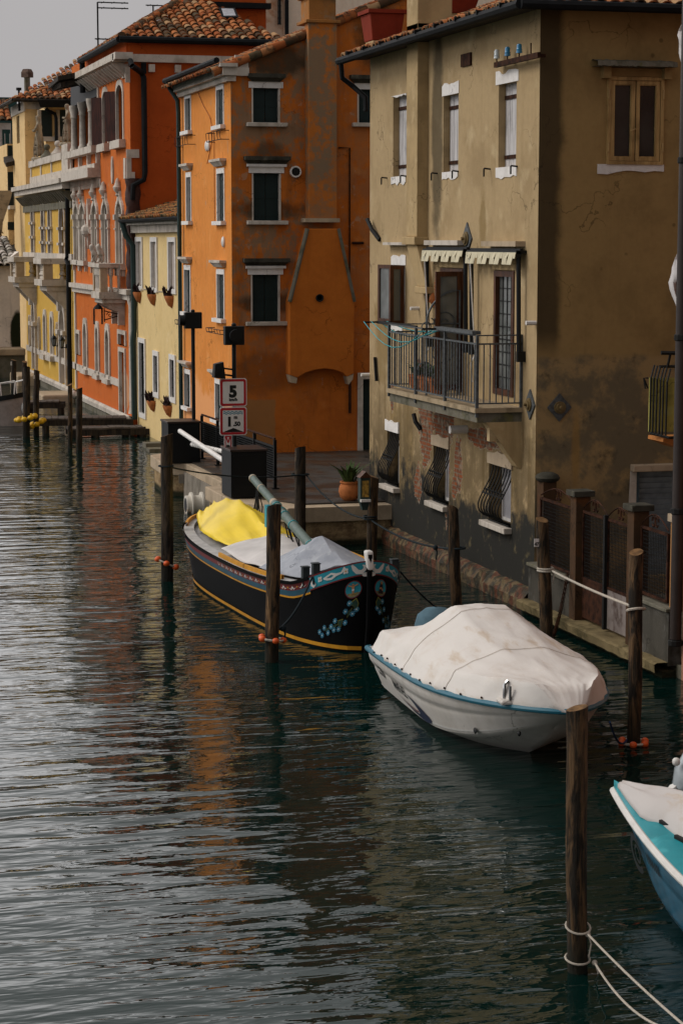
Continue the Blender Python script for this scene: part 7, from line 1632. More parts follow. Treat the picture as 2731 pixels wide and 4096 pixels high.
# flower garland
fl_ = [(.27, .545), (.335, .645), (.165, .65), (.225, .70), (.52, .73), (.60, .79), (.345, .80), (.74, .77), (.85, .805), (.46, .86), (.55, .85), (.67, .86), (.80, .865)]
pet, cen = [], []
for x, y in fl_:
    for k in range(8): a = k * math.pi / 4; pet.append([(x + .008 * math.cos(a - .5), y + .008 * math.sin(a - .5)), (x + .036 * math.cos(a - .22), y + .036 * math.sin(a - .22)), (x + .042 * math.cos(a), y + .042 * math.sin(a)), (x + .036 * math.cos(a + .22), y + .036 * math.sin(a + .22)), (x + .008 * math.cos(a + .5), y + .008 * math.sin(a + .5))])
    cen.append(disc(x, y, .011, n=8))
M['petal'] = plain('petal blue', (.07, .30, .46), .5, .4, var=.2)
paint('painted_garland', M['petal'], pet, .012); paint('garland_pattern', M['boat_white'], cen, .014)
lv = [[(.17, .50), (.14, .57), (.155, .62), (.20, .645), (.20, .60), (.27, .555)], [(.23, .62), (.285, .66), (.31, .73), (.26, .69)], [(.38, .745), (.46, .745), (.455, .80), (.44, .835), (.41, .83), (.40, .79)], [(.47, .79), (.53, .785), (.585, .80), (.53, .815)], [(.63, .80), (.7, .795), (.745, .81), (.69, .825)]]
paint('leaf_outline', plain('leaf yellow line', (.30, .26, .03), .6, .3), [[((x - sum(p[0] for p in l) / len(l)) * 1.16 + sum(p[0] for p in l) / len(l), (y - sum(p[1] for p in l) / len(l)) * 1.16 + sum(p[1] for p in l) / len(l)) for x, y in l] for l in lv], .0115); paint('painted_leaves', plain('leaf dark green', (.02, .06, .04), .6, .3), lv, .0135)
# stem post, rail, deck, bitts, mast
mb = MB(); xs = FB_L + .02; zt_ = fzs(1)
mb.tube([(xs - .22, 0, -.4), (xs - .05, 0, .4), (xs, 0, zt_ + .02), (xs + .0, 0, zt_ + .1)], .04, 8); mb.build('stem', M['hull_black'], fb, smooth=True)
mb = MB(); mb.hexa([(xs - .08, -.05, zt_ - .06), (xs + .05, -.05, zt_ - .12), (xs + .05, .05, zt_ - .12), (xs - .08, .05, zt_ - .06), (xs - .12, -.06, zt_ + .15), (xs + .02, -.05, zt_ + .15), (xs + .02, .05, zt_ + .15), (xs - .1, .05, zt_ + .15)]); mb.build('stem_head', M['boat_white'], fb, bevel=.03)
mb = MB()
for P in (Pst, Ppt): mb.grid(lambda i, j: P(.012 + .98 * i / 50, 1) + Vector((0, (0, .17, .17)[j] * (1 if P is Pst else -1), (.012, .016, -.04)[j])), 51, 3)
mb.build('side_deck', M['deck_grey'], fb)
mb = MB(); mb.grid(lambda i, j: (Pst(.03 + .955 * i / 40, 1) + Vector((0, .14, -.06))).lerp(Ppt(.03 + .955 * i / 40, 1) + Vector((0, -.14, -.06)), j / 6) + Vector((0, 0, .05 * math.sin(math.pi * j / 6))), 41, 7); mb.build('deck', M['deck_grey'], fb)
mb = MB()
for P in (Pst, Ppt):
    sg = 1 if P is Pst else -1
    for s0, s1 in ((.02, .12), (.50, .66), (.665, .84)):
        mb.grid(lambda i, j: P(s0 + (s1 - s0) * i / 12, 1) + Vector((0, sg * (.02, .02, .06, .06)[j], (.016, .075, .075, .016)[j])), 13, 4)
build_each(mb, 'toe_rail', M['boat_yellow'], fb)
for sg, P in ((1, Pst), (-1, Ppt)):
    for s in (.905, .93):
        p = P(s, 1); c = Vector((p.x, p.y + sg * .06, p.z)); mb = MB(); mb.box(c.x - .05, c.x + .05, c.y - .05, c.y + .05, c.z - .1, c.z + .17); mb.box(c.x - .06, c.x + .06, c.y - .06, c.y + .06, c.z + .171, c.z + .19); mb.build('bitt', plain('worn dark bitt', (.018, .026, .028), .6, .3), fb, bevel=.008)
inv = Matrix.Rotation(-ang, 3, 'Z'); tl_ = lambda p: inv @ (Vector(p) - bs)
m0, m1 = ony('b1', 1003, 776, 29.2), ony('b1', 655, 372, 34.0); m0, m1 = tl_(m0), tl_(m1)
M['mast_green'] = plain('grey green mast paint', (.09, .135, .115), .5, .4, var=.25, scale=12)
mb = MB(); mb.tube([m0.lerp(m1, .01), m1], [.075, .062], 14); ma = mb.build('mast', M['mast_green'], fb, smooth=True)
mb = MB()
for t, w in ((.985, .03), (.83, .02), (.61, .06)): p = m0.lerp(m1, t); d = (m1 - m0).normalized(); mb.tube([p - d * w, p + d * w], .068, 14)
mb.build('mast_band', plain('tan mast band', (.45, .36, .26), .6, .3), ma, smooth=True)
mb = MB()
for t in (.04, .3, .43, .48, .56): p = m0.lerp(m1, t); d = (m1 - m0).normalized(); mb.tube([p - d * .012, p + d * .012], .08, 12)
mb.build('mast_lashing', M['teal_cord'], ma)
cr = m0.lerp(m1, .64); mb = MB(); mb.box(cr.x - .06, cr.x + .06, cr.y - .1, cr.y + .1, .7, cr.z - .42); co_ = mb.build('mast_crutch', M['boat_white'], fb)
mb = MB(); mb.box(cr.x - .07, cr.x + .07, cr.y - .11, cr.y + .11, cr.z - .41, cr.z - .06); mb.build('crutch_head', M['boat_teal'], co_)
mb = MB(); rr = random.Random(5)
for k in range(7):
    a = m0.lerp(m1, .93 - .02 * (k % 3)); b = Vector((a.x + rr.uniform(-.1, .1), a.y + rr.uniform(-.1, .1), .88)); mb.tube([a, a.lerp(b, .5) + Vector((rr.uniform(-.05, .05), rr.uniform(-.08, .08), 0)), b], .009, 4)
for k in range(9):
    a = m0.lerp(m1, rr.uniform(.15, .5)); b = Vector((a.x + rr.uniform(-.6, .6), a.y + rr.uniform(.1, .45), .95)); mb.tube([a, a.lerp(b, .5) + Vector((0, 0, -.12)), b], .011, 4)
build_each(mb, 'rigging_rope', M['black_metal'], fb)
# covers lying on the boat
def cover(name, mat, f, nu, nv, lab, par_loc, ang_, cat='tarpaulin', group=None, sm=70):
    mb = MB(); mb.grid(f, nu, nv); o = mb.build(name, mat, smooth=sm, local=True); o.location = par_loc; o.rotation_euler = (0, 0, ang_)
    md = o.modifiers.new('cloth thickness', 'SOLIDIFY'); md.thickness = .008; tag(o, lab, cat, group); return o
nz = lambda x, y, z=0: mnoise.noise(Vector((x, y, z)))
M['tarp_yellow'] = plain('bright yellow tarpaulin', (.88, .63, .015), .45, .4, var=.12, scale=2)
M['tarp_white'] = plain('off white boat canvas', (.62, .59, .57), .85, .2, var=.2, scale=2); M['tarp_grey'] = plaster('grey blue canvas', (.36, .38, .42), (.24, .26, .30), (.46, .48, .5), k=.6, streak=.3, nsc=3, bump=.2)
def ytarp(i, j):
    u, v = i / 30 * 2 - 1, j / 30; s = .04 + .46 * v
    w = min(.98, fhb(s) / 1.0) * (.76 - .05 * math.sin(v * 9)); x = FB_L * s + .10 * abs(u) * (1 if v > .5 else -1) * .6
    tent = 1 - abs(u) ** 1.15; ridge = .30 + .26 * math.exp(-((v - .42) / .3) ** 2) - .10 * max(0, .2 - v) / .2
    fold = .05 * (1 - abs(nz(u * 2 + v * 2.5, v * 2.2 - u, 5))) ** 5 + .03 * (1 - abs(nz(u * 4, v * 5 + u * 3, 8))) ** 5 - .03 + .035 * nz(u * 2.2 + v * 3, v * 3, 1) * (abs(u) + .3) + .02 * math.sin(10 * v + 5 * u) * abs(u)
    return Vector((x + .05 * nz(u * 3, 2, v), u * w * .90, fzs(s) + .08 + ridge * tent * .80 * (1 - .55 * max(0, (v - .55) / .45) * (1 if u < 0 else .4)) + fold - .04 * (abs(u) > .97)))
cover('yellow_tarpaulin', M['tarp_yellow'], ytarp, 31, 31, 'bright yellow tarpaulin tented over the stern of the fishing boat', bs, ang)
def wtarp(i, j):
    u, v = i / 24 * 2 - 1, j / 24; s = .44 + .36 * v; return Vector((FB_L * s, u * fhb(s) * .80, fzs(s) + .045 + .20 * (1 - abs(u) ** 1.6) + .02 * math.sin(5 * u + 9 * v) + .02 * nz(u * 3, v * 4)))
cover('white_tarpaulin', M['tarp_white'], wtarp, 25, 25, 'off white canvas sheet over the hold of the fishing boat', bs, ang)
ax_ = tl_(ony('b1', 1030, 780, 29.1))
def gtarp(i, j):
    u, v = i / 24 * 2 - 1, j / 24; s = .70 + .265 * v; sa = ax_.x / FB_L; uc = -.2
    k = max(0, 1 - abs(s - sa) / (.125 if s > sa else .22)); edge = fhb(s) * .84
    return Vector((FB_L * s, u * edge, fzs(s) + .055 + (ax_.z + .2 - fzs(s) - .055) * k * max(0, 1 - abs(u - uc * k) / (1 + uc * k * (1 if u < uc else -1))) + .06 * (1 - abs(u)) * (1 - k) * min(1, (1 - v) * 6) + .006 * nz(u * 5, v * 5)))
cover('grey_tarpaulin', M['tarp_grey'], gtarp, 25, 25, 'grey canvas tent pitched over the foredeck under the mast foot', bs, ang, sm=20)

# ---- white motorboat
mo, ma_ = Vector((8.22, 25.1, 0)), Vector((8.06, 20.2, 0)); ang2 = math.atan2((ma_ - mo).y, (ma_ - mo).x); ML = (ma_ - mo).length
def mhb(s): return (.94 + .05 * math.sin(math.pi * s)) * (1 if s < .45 else max(0, 1 - ((s - .45) / .55) ** 2.4) ** .7)
mzs = lambda s: .56 + .20 * s ** 1.5
mzk = lambda s: -.25 + (.0 if s < .35 else .72 * ((s - .35) / .65) ** 2.1)
SEC = [(0, 0), (.40, .17), (.78, .36), (.80, .40), (.90, .66), (.915, .72), (.965, .80), (.985, .86), (1.0, .96), (1.0, 1.0)]
def msec(s, t):
    k = t * (len(SEC) - 1); i = min(int(k), len(SEC) - 2); f = k - i; a, b = SEC[i], SEC[i + 1]; y, z = a[0] + (b[0] - a[0]) * f, a[1] + (b[1] - a[1]) * f
    return y * (1 - .14 * (1 - z) * max(0, (s - .5) / .5)), z
mrk = lambda s, t: -.55 * (1 - msec(s, t)[1]) * max(0, (s - .6) / .4) ** 1.5
Ms, Mp = loft(mhb, mzs, mzk, ML, 0, 0, msec, -1, mrk), loft(mhb, mzs, mzk, ML, 0, 0, msec, 1, mrk)
mboat = root('motorboat', 'white motorboat with teal rub rail and dark swoosh on its side, moored under a cover', 'boat', mo, ang2, local=True)
M['gelcoat'] = plaster('white gelcoat', (.66, .62, .57), (.36, .32, .25), k=.25, streak=.3, nsc=1.2, bump=.04); M['gelcoat'].node_tree.nodes['Principled BSDF'].inputs['Roughness'].default_value = .3
s2 = [k / 30 for k in range(25)] + [.825, .85, .875, .9, .92, .94, .96, .975, .988, .996, 1]
mb = MB()
for P in (Ms, Mp): mb.grid(lambda i, j: P(s2[i], j / 27), len(s2), 28)
n = 28; tr_ = [Ms(0, j / 27) for j in range(n)] + [Mp(0, j / 27) for j in range(n - 1, -1, -1)]; mb.poly(*tr_)
mb.build('hull', M['gelcoat'], mboat, smooth=35)
mb = MB(); mb.grid(lambda i, j: Ms(s2[i], 1).lerp(Mp(s2[i], 1), j / 4) + Vector((0, 0, .015)), len(s2), 5); mb.build('deck', M['gelcoat'], mboat)
M['teal_rub'] = plain('teal rubber rail', (.015, .13, .19), .4, .5, var=.1)
mb = MB(); pts = [Ms(s, .98) + Vector((0, -.012, 0)) for s in s2] + [Mp(s, .98) + Vector((0, .012, 0)) for s in reversed(s2[:-1])]; pts = [pts[0] + Vector((-.02, .05, 0))] + pts; mb.tube(pts, .035, 8); mb.build('rub_rail', M['teal_rub'], mboat, smooth=True)
mb = MB(); pts = [Ms(s, .93) + Vector((0, -.005, 0)) for s in s2] + [Mp(s, .93) + Vector((0, .005, 0)) for s in reversed(s2[:-1])]; mb.tube(pts, .011, 6); mb.build('rail_line', M['sign_black'], mboat, smooth=True)
mb = MB()
for P, sg in ((Ms, -1), (Mp, 1)): mb.grid(lambda i, j: P(s2[i], (.335 + .012 * j)) + Vector((0, sg * .006, 0)), len(s2) - 3, 2)
mb.build('chine_line', M['boat_white'], mboat)
def on_side(x, z, off=.008):
    s = x / ML
    lo, hi = 0., 1.
    for _ in range(24):
        mid_ = (lo + hi) / 2
        if Ms(s, mid_).z < z: lo = mid_
        else: hi = mid_
    p = Ms(s, lo); return Vector((x, p.y - off, z))
def side_text(txt, size, x, z, slope, mat, nm, bold=.004, st=1.):
    vs, fs = text_mb(txt, size, bold, .0, 'LEFT', st); mb = MB(); mb.add([on_side(x + v.x, z + v.z + slope * v.x) for v in vs], fs); mb.build(nm, mat, mboat, weld=False)
M['navy'] = plain('navy decal', (.012, .02, .06), .4, .5)
side_text('LX6960', .20, .28, .28, -.02, M['sign_black'], 'registration_number', .004, .5)
side_text('MARVEL', .18, .98, .24, .0, M['sign_black'], 'boat_lettering', .003, .95)
def side_poly(nm, mat, pts, off): 
    tr = tessellate_polygon([[Vector((x, z, 0)) for x, z in pts]]); mb = MB(); mb.add([on_side(x, z, off) for x, z in pts], [tuple(t) for t in tr]); mb.build(nm, mat, mboat)
side_poly('swoosh_decal', M['navy'], [(1.62, .31), (1.9, .285), (2.2, .24), (2.42, .185), (2.46, .15), (2.40, .115), (2.25, .085), (2.0, .08), (1.7, .10), (1.45, .13), (1.2, .165), (1.05, .19), (1.35, .155), (1.6, .135), (1.85, .128), (1.98, .135), (2.02, .16), (1.95, .2), (1.8, .26)], .011)
side_poly('swoosh_line', M['boat_red'], [(1.2, .195), (1.6, .15), (1.85, .142), (1.97, .15), (1.99, .165), (1.96, .168), (1.85, .156), (1.6, .163)], .013)
mb = MB(); p = on_side(3.62, .30); mb.ball(p, 1, 10, 6, (.05, .012, .035)); p = on_side(4.35, .42); mb.ball(p, 1, 10, 6, (.03, .02, .03)); build_each(mb, 'hull_vent', M['black_metal'], mboat, smooth=True)
mb = MB(); c = Vector((ML - .55, -.55, mzs(.9) + .02)); mb.box(c.x - .12, c.x + .08, c.y - .07, c.y + .07, c.z, c.z + .05); mb.build('cleat_base', M['gelcoat'], mboat, bevel=.02)
mb = MB(); mb.tube([c + Vector((-.04, 0, .05)), c + Vector((-.04, 0, .2)), c + Vector((-.04, .04, .24))], .02, 6); mb.tube([c + Vector((.06, .03, .05)), c + Vector((.06, .03, .2))], .016, 6); mb.build('cleat', plain('chrome', (.35, .35, .35), .2, .5, 1.), mboat, smooth=True)
e0 = tl2 = Matrix.Rotation(-ang2, 3, 'Z') @ (ony('b2', 492, 180, 25.5) - mo); em = MB()
em.grid(lambda i, j: Vector((e0.x - .02, e0.y, .44)) + Vector((math.cos(2 * math.pi * i / 16) * (.24, .27, .28, .24, .14, .02)[j], math.sin(2 * math.pi * i / 16) * (.24, .27, .28, .24, .14, .02)[j] + .0, (0, .12, .28, .42, .5, .52)[j])), 16, 6, True)
em.build('outboard_cover', plaster('blue grey outboard cover', (.09, .16, .20), (.05, .08, .10), k=.4, streak=.2, nsc=4, bump=.3), mboat, smooth=True)
em = MB(); em.box(e0.x - .08, e0.x + .08, e0.y - .07, e0.y + .07, -.5, .36); em.build('outboard_leg', M['black_metal'], mboat)
def cloth_mat(nm, base, stain):
    m = NT(nm).obj(); c = m.mix(m.step(m.noise(2.2, 6, .65, m.map((1, 1, 1))), .48, .68, 0, .5), base, stain)
    c = m.mix(m.math('MULTIPLY', m.step(m.noise(1, 6, .65, m.map((1.2, 4, 3))), .55, .72), .5), c, (.42, .28, .14))
    m.bump(m.math('ADD', m.noise(1, 4, .55, m.map((2, 6, 4))), m.math('MULTIPLY', m.noise(30, 4), .06)), .3, .03)
    return m.done(c, .85, .15)
M['boat_canvas'] = cloth_mat('stained white boat canvas', (.66, .625, .585), (.57, .5, .43))
def mcover(i, j):
    n_u, n_v = 48, 64
    q = i / n_u * 2 - 1; s = .055 + .925 * j / n_v; x = ML * s; zr = mzs(s) + .05
    H = [(0, .80), (.06, .86), (.18, 1.02), (.30, 1.30), (.345, 1.34), (.40, 1.30), (.6, 1.16), (.80, 1.03), (.90, .99), (.955, .96), (1, .80)]
    for (a, ha), (b, hb_) in zip(H, H[1:]):
        if a <= s <= b: h = ha + (hb_ - ha) * (s - a) / (b - a); break
    a = abs(q); crease = zr + (.20 if s < .8 else .20 + .05 * (s - .8) / .2) * min(1, s / .06)
    hw = mhb(s) + .015
    if a > .72: f = (1 - a) / .28; y = hw * (1 - .13 * f); z = zr - .05 + (crease - zr + .05) * f
    elif a > .25: f = (.72 - a) / .47; y = hw * .87 * (1 - f) + hw * .30 * f; z = crease + (h - crease) * f ** .9
    else: y = hw * .30 * a / .25; z = h + .015 * (1 - a / .25)
    z = max(z, zr - .05); y *= math.copysign(1, q)
    rid = (1 - abs(nz(s * 14 + q * 2.5, q * 3 - s * 5, 7))) ** 4 * .010 + (1 - abs(nz(s * 5 - q * 2, q * 2, 11))) ** 6 * .016; z += (rid - .01) * (1 if a < .95 else 0)
    pl = abs(math.sin(math.pi * x / .42)); z -= .0 ; y += math.copysign((.035 * pl - .015) * max(0, (a - .72) / .28) * (1 if s < .93 else 0), q)
    fold = (.010 * math.sin(s * 75 + 3 * math.sin(q * 5)) * max(0, a - .68) / .3 + .03 * nz(s * 9, q * 2.5, 3) * (.3 + a)) * (1 if a < .985 else .2)
    f2 = min(1, max(0, (s - .945) / .03)); z += (zr - .05 - z) * f2; y += (hw * q - y) * f2; x += .14 * (1 - a * a) * min(1, max(0, (s - .9) / .06))
    return Vector((x, y + math.copysign(fold * .8, q), z + fold * .7))
bc = cover('boat_cover', M['boat_canvas'], mcover, 49, 65, 'stained off white fabric cover stretched over the motorboat', mo, ang2, 'boat cover', sm=32)

M['seam'] = plain('tan canvas seam', (.60, .54, .46), .9, .1)
for k, ij in enumerate(([(i, 23) for i in range(0, 49)], [(i, 43) for i in range(0, 49)])):
    mb = MB(); mb.tube([mcover(*p) + Vector((0, 0, .008)) for p in ij], .0035, 4); mb.build('seam', M['seam'], bc)
for k in range(11): mb = MB(); p = mcover(1, 3 + 5 * k); mb.ball(p + Vector((0, -.012, .01)), .013, 6, 4); mb.build('eyelet', M['rusty_iron'], bc)
# ---- turquoise runabout in the corner
to, tb = Vector((7.85, 12.2, 0)), Vector((7.33, 17.35, 0)); ang3 = math.atan2((tb - to).y, (tb - to).x); TL = (tb - to).length
thb = lambda s: .84 * (1 if s < .35 else max(0, 1 - ((s - .35) / .65) ** 1.45))
tzs = lambda s: .58 + .12 * s; tzk = lambda s: -.25 + (.0 if s < .5 else .55 * ((s - .5) / .5) ** 2.4)
trk = lambda s, t: -.65 * (1 - msec(s, t)[1]) * max(0, (s - .6) / .4) ** 1.5
Ts, Tp = loft(thb, tzs, tzk, TL, 0, 0, msec, -1, trk), loft(thb, tzs, tzk, TL, 0, 0, msec, 1, trk)
tboat = root('runabout', 'turquoise runabout with white rub rail and grey cover in the lower right corner', 'boat', to, ang3, local=True)
M['turquoise'] = plaster('turquoise gelcoat', (.015, .24, .28), (.01, .15, .18), (.05, .36, .40), k=.4, streak=.2, nsc=2, bump=.05); M['turquoise'].node_tree.nodes['Principled BSDF'].inputs['Roughness'].default_value = .35
M['hull_teal'] = plain('deep blue hull', (.008, .10, .17), .3, .5, var=.3)
mb = MB()
for P in (Ts, Tp): mb.grid(lambda i, j: P(s2[i], j / 27), len(s2), 28)
mb.poly(*([Ts(0, j / 27) for j in range(28)] + [Tp(0, j / 27) for j in range(27, -1, -1)])); mb.build('hull', M['hull_teal'], tboat, smooth=35)
mb = MB(); mb.grid(lambda i, j: Ts(s2[i], 1).lerp(Tp(s2[i], 1), j / 12) + Vector((0, 0, .02 + .07 * math.sin(math.pi * j / 12) ** .5)), len(s2), 13); mb.build('deck', M['turquoise'], tboat, smooth=True)
mb = MB(); mb.tube([Ts(s, .99) + Vector((0, -.01, .0)) for s in s2] + [Tp(s, .99) + Vector((0, .01, 0)) for s in reversed(s2[:-1])], .034, 8); mb.build('rub_rail', M['boat_white'], tboat, smooth=True)
mb = MB()
for P, sg in ((Ts, -1), (Tp, 1)): mb.grid(lambda i, j: P(s2[i], (.30 + .03 * j)) + Vector((0, sg * .006, 0)), len(s2) - 3, 2)
mb.build('chine_line', M['black_metal'], tboat)
for k, (s, off) in enumerate(((.66, .22), (.74, .2), (.84, .16), (.55, .2))):
    p = Tp(s, 1); c = Vector((p.x, p.y - off, p.z + .075)); mb = MB(); mb.box(c.x - .09, c.x + .09, c.y - .018, c.y + .018, c.z - .01, c.z + .03); mb.build('cleat', M['iron'], tboat, bevel=.008)
def on_tside(x, z, off=.008):
    s = x / TL; lo, hi = 0., 1.
    for _ in range(24):
        md_ = (lo + hi) / 2
        if Tp(s, md_).z < z: lo = md_
        else: hi = md_
    p = Tp(s, lo); return Vector((x, p.y + off, z))
def tpoly(nm, mat, pts, off):
    mb = MB()
    for pl in pts: mb.add([on_tside(x, z, off) for x, z in pl], [tuple(range(len(pl)))])
    mb.build(nm, mat, tboat)
tpoly('round_emblem', M['sign_black'], ribq([(TL - .95 + .2 * math.cos(a), .40 + .14 * math.sin(a)) for a in [k * math.pi / 12 - 2.4 for k in range(21)]], .03) + ribq([(TL - .97 + .09 * math.cos(a), .40 + .07 * math.sin(a)) for a in [k * math.pi / 8 for k in range(17)]], .014), .01)
tpoly('number_bars', M['sign_black'], [[(TL - 1.75 + .07 * k, .44), (TL - 1.71 + .07 * k, .44), (TL - 1.71 + .07 * k, .54), (TL - 1.75 + .07 * k, .54)] for k in range(6)], .01)
M['grey_canvas'] = cloth_mat('grey white boat canvas', (.50, .47, .45), (.42, .36, .31))
def tcover(i, j):
    q = i / 30 * 2 - 1; s = .02 + (.95 - .0) * j / 40; x = TL * s; a = abs(q); nar = .60 + .28 * min(1, max(0, (s - .76) / .03))
    hw = thb(s) * nar; h = .42 * math.sin(math.pi * min(1, (1 - s) / .75) * .5)
    zt = tzs(s) + .095 + (h * (1 - a ** 1.7) if a < .93 else 0) + .015 * nz(s * 12, q * 4) + .012 * math.sin(q * 9 + s * 10) * (1 - a)
    return Vector((x, q * hw, zt - (.03 if a > .98 else 0)))
cover('boat_cover', M['grey_canvas'], tcover, 31, 41, 'grey white fabric cover over the turquoise runabout', to, ang3, 'boat cover')

# ---- dinghy at the right edge with raised outboard
dg_ = root('outboard_dinghy', 'dinghy cut by the right edge showing its raised white outboard motor', 'boat', (8.75, 17.9, 0))
oc_ = ony('b4', 1450, 900, 17.6)
mb = MB(); mb.grid(lambda i, j: Vector((oc_.x + .16, 17.6, oc_.z - .05)) + Vector(((-.30, -.33, -.26, -.12, .05, .22)[j] * 0 + (math.cos(2 * math.pi * i / 14) * (.10, .19, .22, .2, .13, .02)[j]) + (-.04, -.03, .02, .10, .18, .22)[j], math.sin(2 * math.pi * i / 14) * (.10, .17, .19, .17, .1, .02)[j], (-.2, -.1, .06, .22, .34, .4)[j])), 14, 6, True); mb.build('outboard_cowling', plain('grey white cowling', (.34, .38, .40), .25, .5, var=.4, scale=4), dg_, smooth=True)
mb = MB(); b_ = Vector((oc_.x + .05, 17.6, oc_.z - .26)); mb.hexa([b_ + Vector(p) for p in ((-.2, -.12, -.1), (.3, -.12, -.02), (.3, .12, -.02), (-.2, .12, -.1), (-.14, -.12, .0), (.3, -.12, .12), (.3, .12, .12), (-.14, .12, .0))]); mb.tube([b_ + Vector((-.05, 0, 0)), b_ + Vector((-.12, 0, .12))], .05, 6); mb.build('outboard_bracket', M['boat_white'], dg_)
mb = MB(); mb.ball((oc_.x - .06, 17.55, oc_.z + .1), .04, 8, 6); mb.ball((oc_.x + .02, 17.5, oc_.z + .26), .035, 8, 6); build_each(mb, 'outboard_knob', M['boat_white'], dg_, smooth=True)
mb = MB(); mb.box(oc_.x + .06, oc_.x + .12, 17.41, 17.43, oc_.z - .1, oc_.z - .05); mb.build('warning_label', M['tarp_yellow'], dg_)
hx = oc_.x + .2
mb = MB(); mb.grid(lambda i, j: Vector((hx + 2.6 * i / 10, 17.6 + math.cos(math.pi * j / 8) * .62 * (1 - (i / 10) ** 3 * .9), .5 - .72 * math.sin(math.pi * j / 8) ** .7 + .1 * (i / 10))), 11, 9); mb.grid(lambda i, j: Vector((hx + .002, 17.6 + math.cos(math.pi * j / 8) * .62 * i, .5 - .72 * math.sin(math.pi * j / 8) ** .7 * i)), 2, 9); mb.build('hull', plain('dark teal dinghy hull', (.012, .03, .035), .4, .4), dg_, smooth=True)

# ---- grey boat among the far posts
gb2 = root('grey_rowing_boat', 'beige grey boat with white bow rail among the far mooring posts', 'boat', (6.25, 66.5, 0), 0, local=True)
gb2.rotation_euler = (0, 0, R(-40)); 
GP = lambda s, t, sd: Vector((2.2 * s, sd * .75 * max(0, 1 - s ** 3) ** .6 * (.6 + .4 * t), -.3 + (1.05 + .25 * s * s) * t))
mb = MB()
for sd in (-1, 1): mb.grid(lambda i, j: GP(i / 12, j / 6, sd), 13, 7)
mb.build('hull', plain('beige grey hull', (.36, .30, .27), .6, .3), gb2, smooth=True)
mb = MB()
for sd in (-1, 1): mb.grid(lambda i, j: GP(i / 12, 1, sd) + Vector((0, sd * .02, (-.12, .03)[j])), 13, 2)
mb.build('gunwale_band', M['black_metal'], gb2)
mb = MB(); mb.grid(lambda i, j: GP(i / 12, 1, -1).lerp(GP(i / 12, 1, 1), j / 4) - Vector((0, 0, .05)), 13, 5); mb.build('deck', M['dark_wood'], gb2)
mb = MB()
for sd in (-1, 1):
    pts = [GP(s, 1, sd) + Vector((0, -sd * .05, .42)) for s in (.1, .4, .7, .92)]; mb.tube(pts, .022, 5)
    for s in (.1, .4, .7, .92): mb.tube([GP(s, 1, sd), GP(s, 1, sd) + Vector((0, -sd * .05, .42))], .018, 5)
mb.build('bow_rail', M['white_paint'], gb2)
mb = MB(); mb.ball((2.25, -.05, .55), .16, 10, 8, (.8, .8, 1.3)); mb.build('fender', M['boat_white'], gb2, smooth=True)

# ================================================================ MOORING POSTS
def post_mat(nm, base, bark, green):
    m = NT(nm); z = m.xyz()[2]; g = m.noise(1, 7, .65, m.map((16, 16, 2.2)), .8); k = m.noise(2.2, 5, .6, m.map((4, 4, 1)))
    c = m.mix(m.step(g, .38, .62), bark, base); c = m.mix(m.step(k, .52, .6, 0, .85), c, tuple(q * .45 for q in bark))
    c = m.mix(m.step(m.noise(1, 4, .6, m.map((5, 5, .8), (3, 7, 1))), .62, .68, 0, .8), c, tuple(min(1, q * 2.6) for q in base))
    c = m.mix(m.step(m.math('ADD', z, m.math('MULTIPLY', g, .5)), .75, .3, 0, .85), c, green)
    m.bump(m.math('ADD', g, m.math('MULTIPLY', k, .8)), .9, .05)
    return m.done(c, .8, .25)
M['post'] = post_mat('weathered mooring post wood', (.115, .066, .030), (.014, .011, .007), (.012, .012, .007))
M['post_dark'] = post_mat('dark wet mooring post wood', (.06, .04, .024), (.018, .014, .010), (.01, .01, .006))
M['post_top'] = plain('sawn post top', (.20, .11, .045), .85, .2, var=.6, scale=14)
PG = 'mooring posts standing in the canal'
def post(x, y, zt_, r, lab, lean=(0, 0), mat='post', seed=1, slant=.03, z0=-1.2, group=PG):
    o = root('mooring_post', lab, 'mooring post', (x, y, 0), group=group); mb = MB(); n, m_ = 18, 26
    def f(i, j):
        t = j / m_; z = z0 + (zt_ - z0) * t; a = 2 * math.pi * i / n
        rr = r * (1 + .10 * mnoise.noise(Vector((math.cos(a) * 1.3, math.sin(a) * 1.3, z * 1.2 + seed * 7))) + .05 * mnoise.noise(Vector((math.cos(a) * 4, math.sin(a) * 4, z * 5 + seed * 3))))
        return Vector((x + lean[0] * z / max(zt_, .1) + rr * math.cos(a) + .02 * mnoise.noise(Vector((seed, z * .8, 0))), y + lean[1] * z / max(zt_, .1) + rr * math.sin(a), z + (slant * math.sin(a + seed) if j == m_ else 0)))
    mb.grid(f, n, m_ + 1, True); mb.build('shaft', M[mat], o, smooth=60)
    mb = MB(); mb.poly(*[f(i, m_) for i in range(n)]); mb.build('cut_top', M['post_top'], o)
    return o
def post_px(base, top, w, lab, **kw):
    """base: where it meets the water, top: its head; both read from the survey sheets"""
    b = onz(*base, 0); t = ony(*top, b.y); r = w * CR[base[0]][2] / 2 / (FL / (b.y / CY)) * 1.0
    return post(b.x, b.y, t.z, r, lab, lean=(t.x - b.x, 0), **kw), b, t.z, r
pA, bA, zA, rA = post_px(('b1', 170, 960), ('b1', 168, 130), 68, 'tall dark mooring post left of the fishing boat with orange floats round it', mat='post_dark', seed=2)
pB, bB, zB, rB = post_px(('b1', 765, 1420), ('b1', 780, 538), 82, 'mottled mooring post in front of the fishing boat with orange floats at its foot', seed=3, slant=.05)
pC, bC, zC, rC = post_px(('c8', 840, 1760), ('c8', 800, 845), 92, 'leaning mooring post right of the painted bow in front of the barred windows', seed=4, slant=.05)
pD, bD, zD, rD = post_px(('b1', 1325, 960), ('b1', 1345, 365), 62, 'mooring post carrying the little green shrine by the quay corner', seed=5)
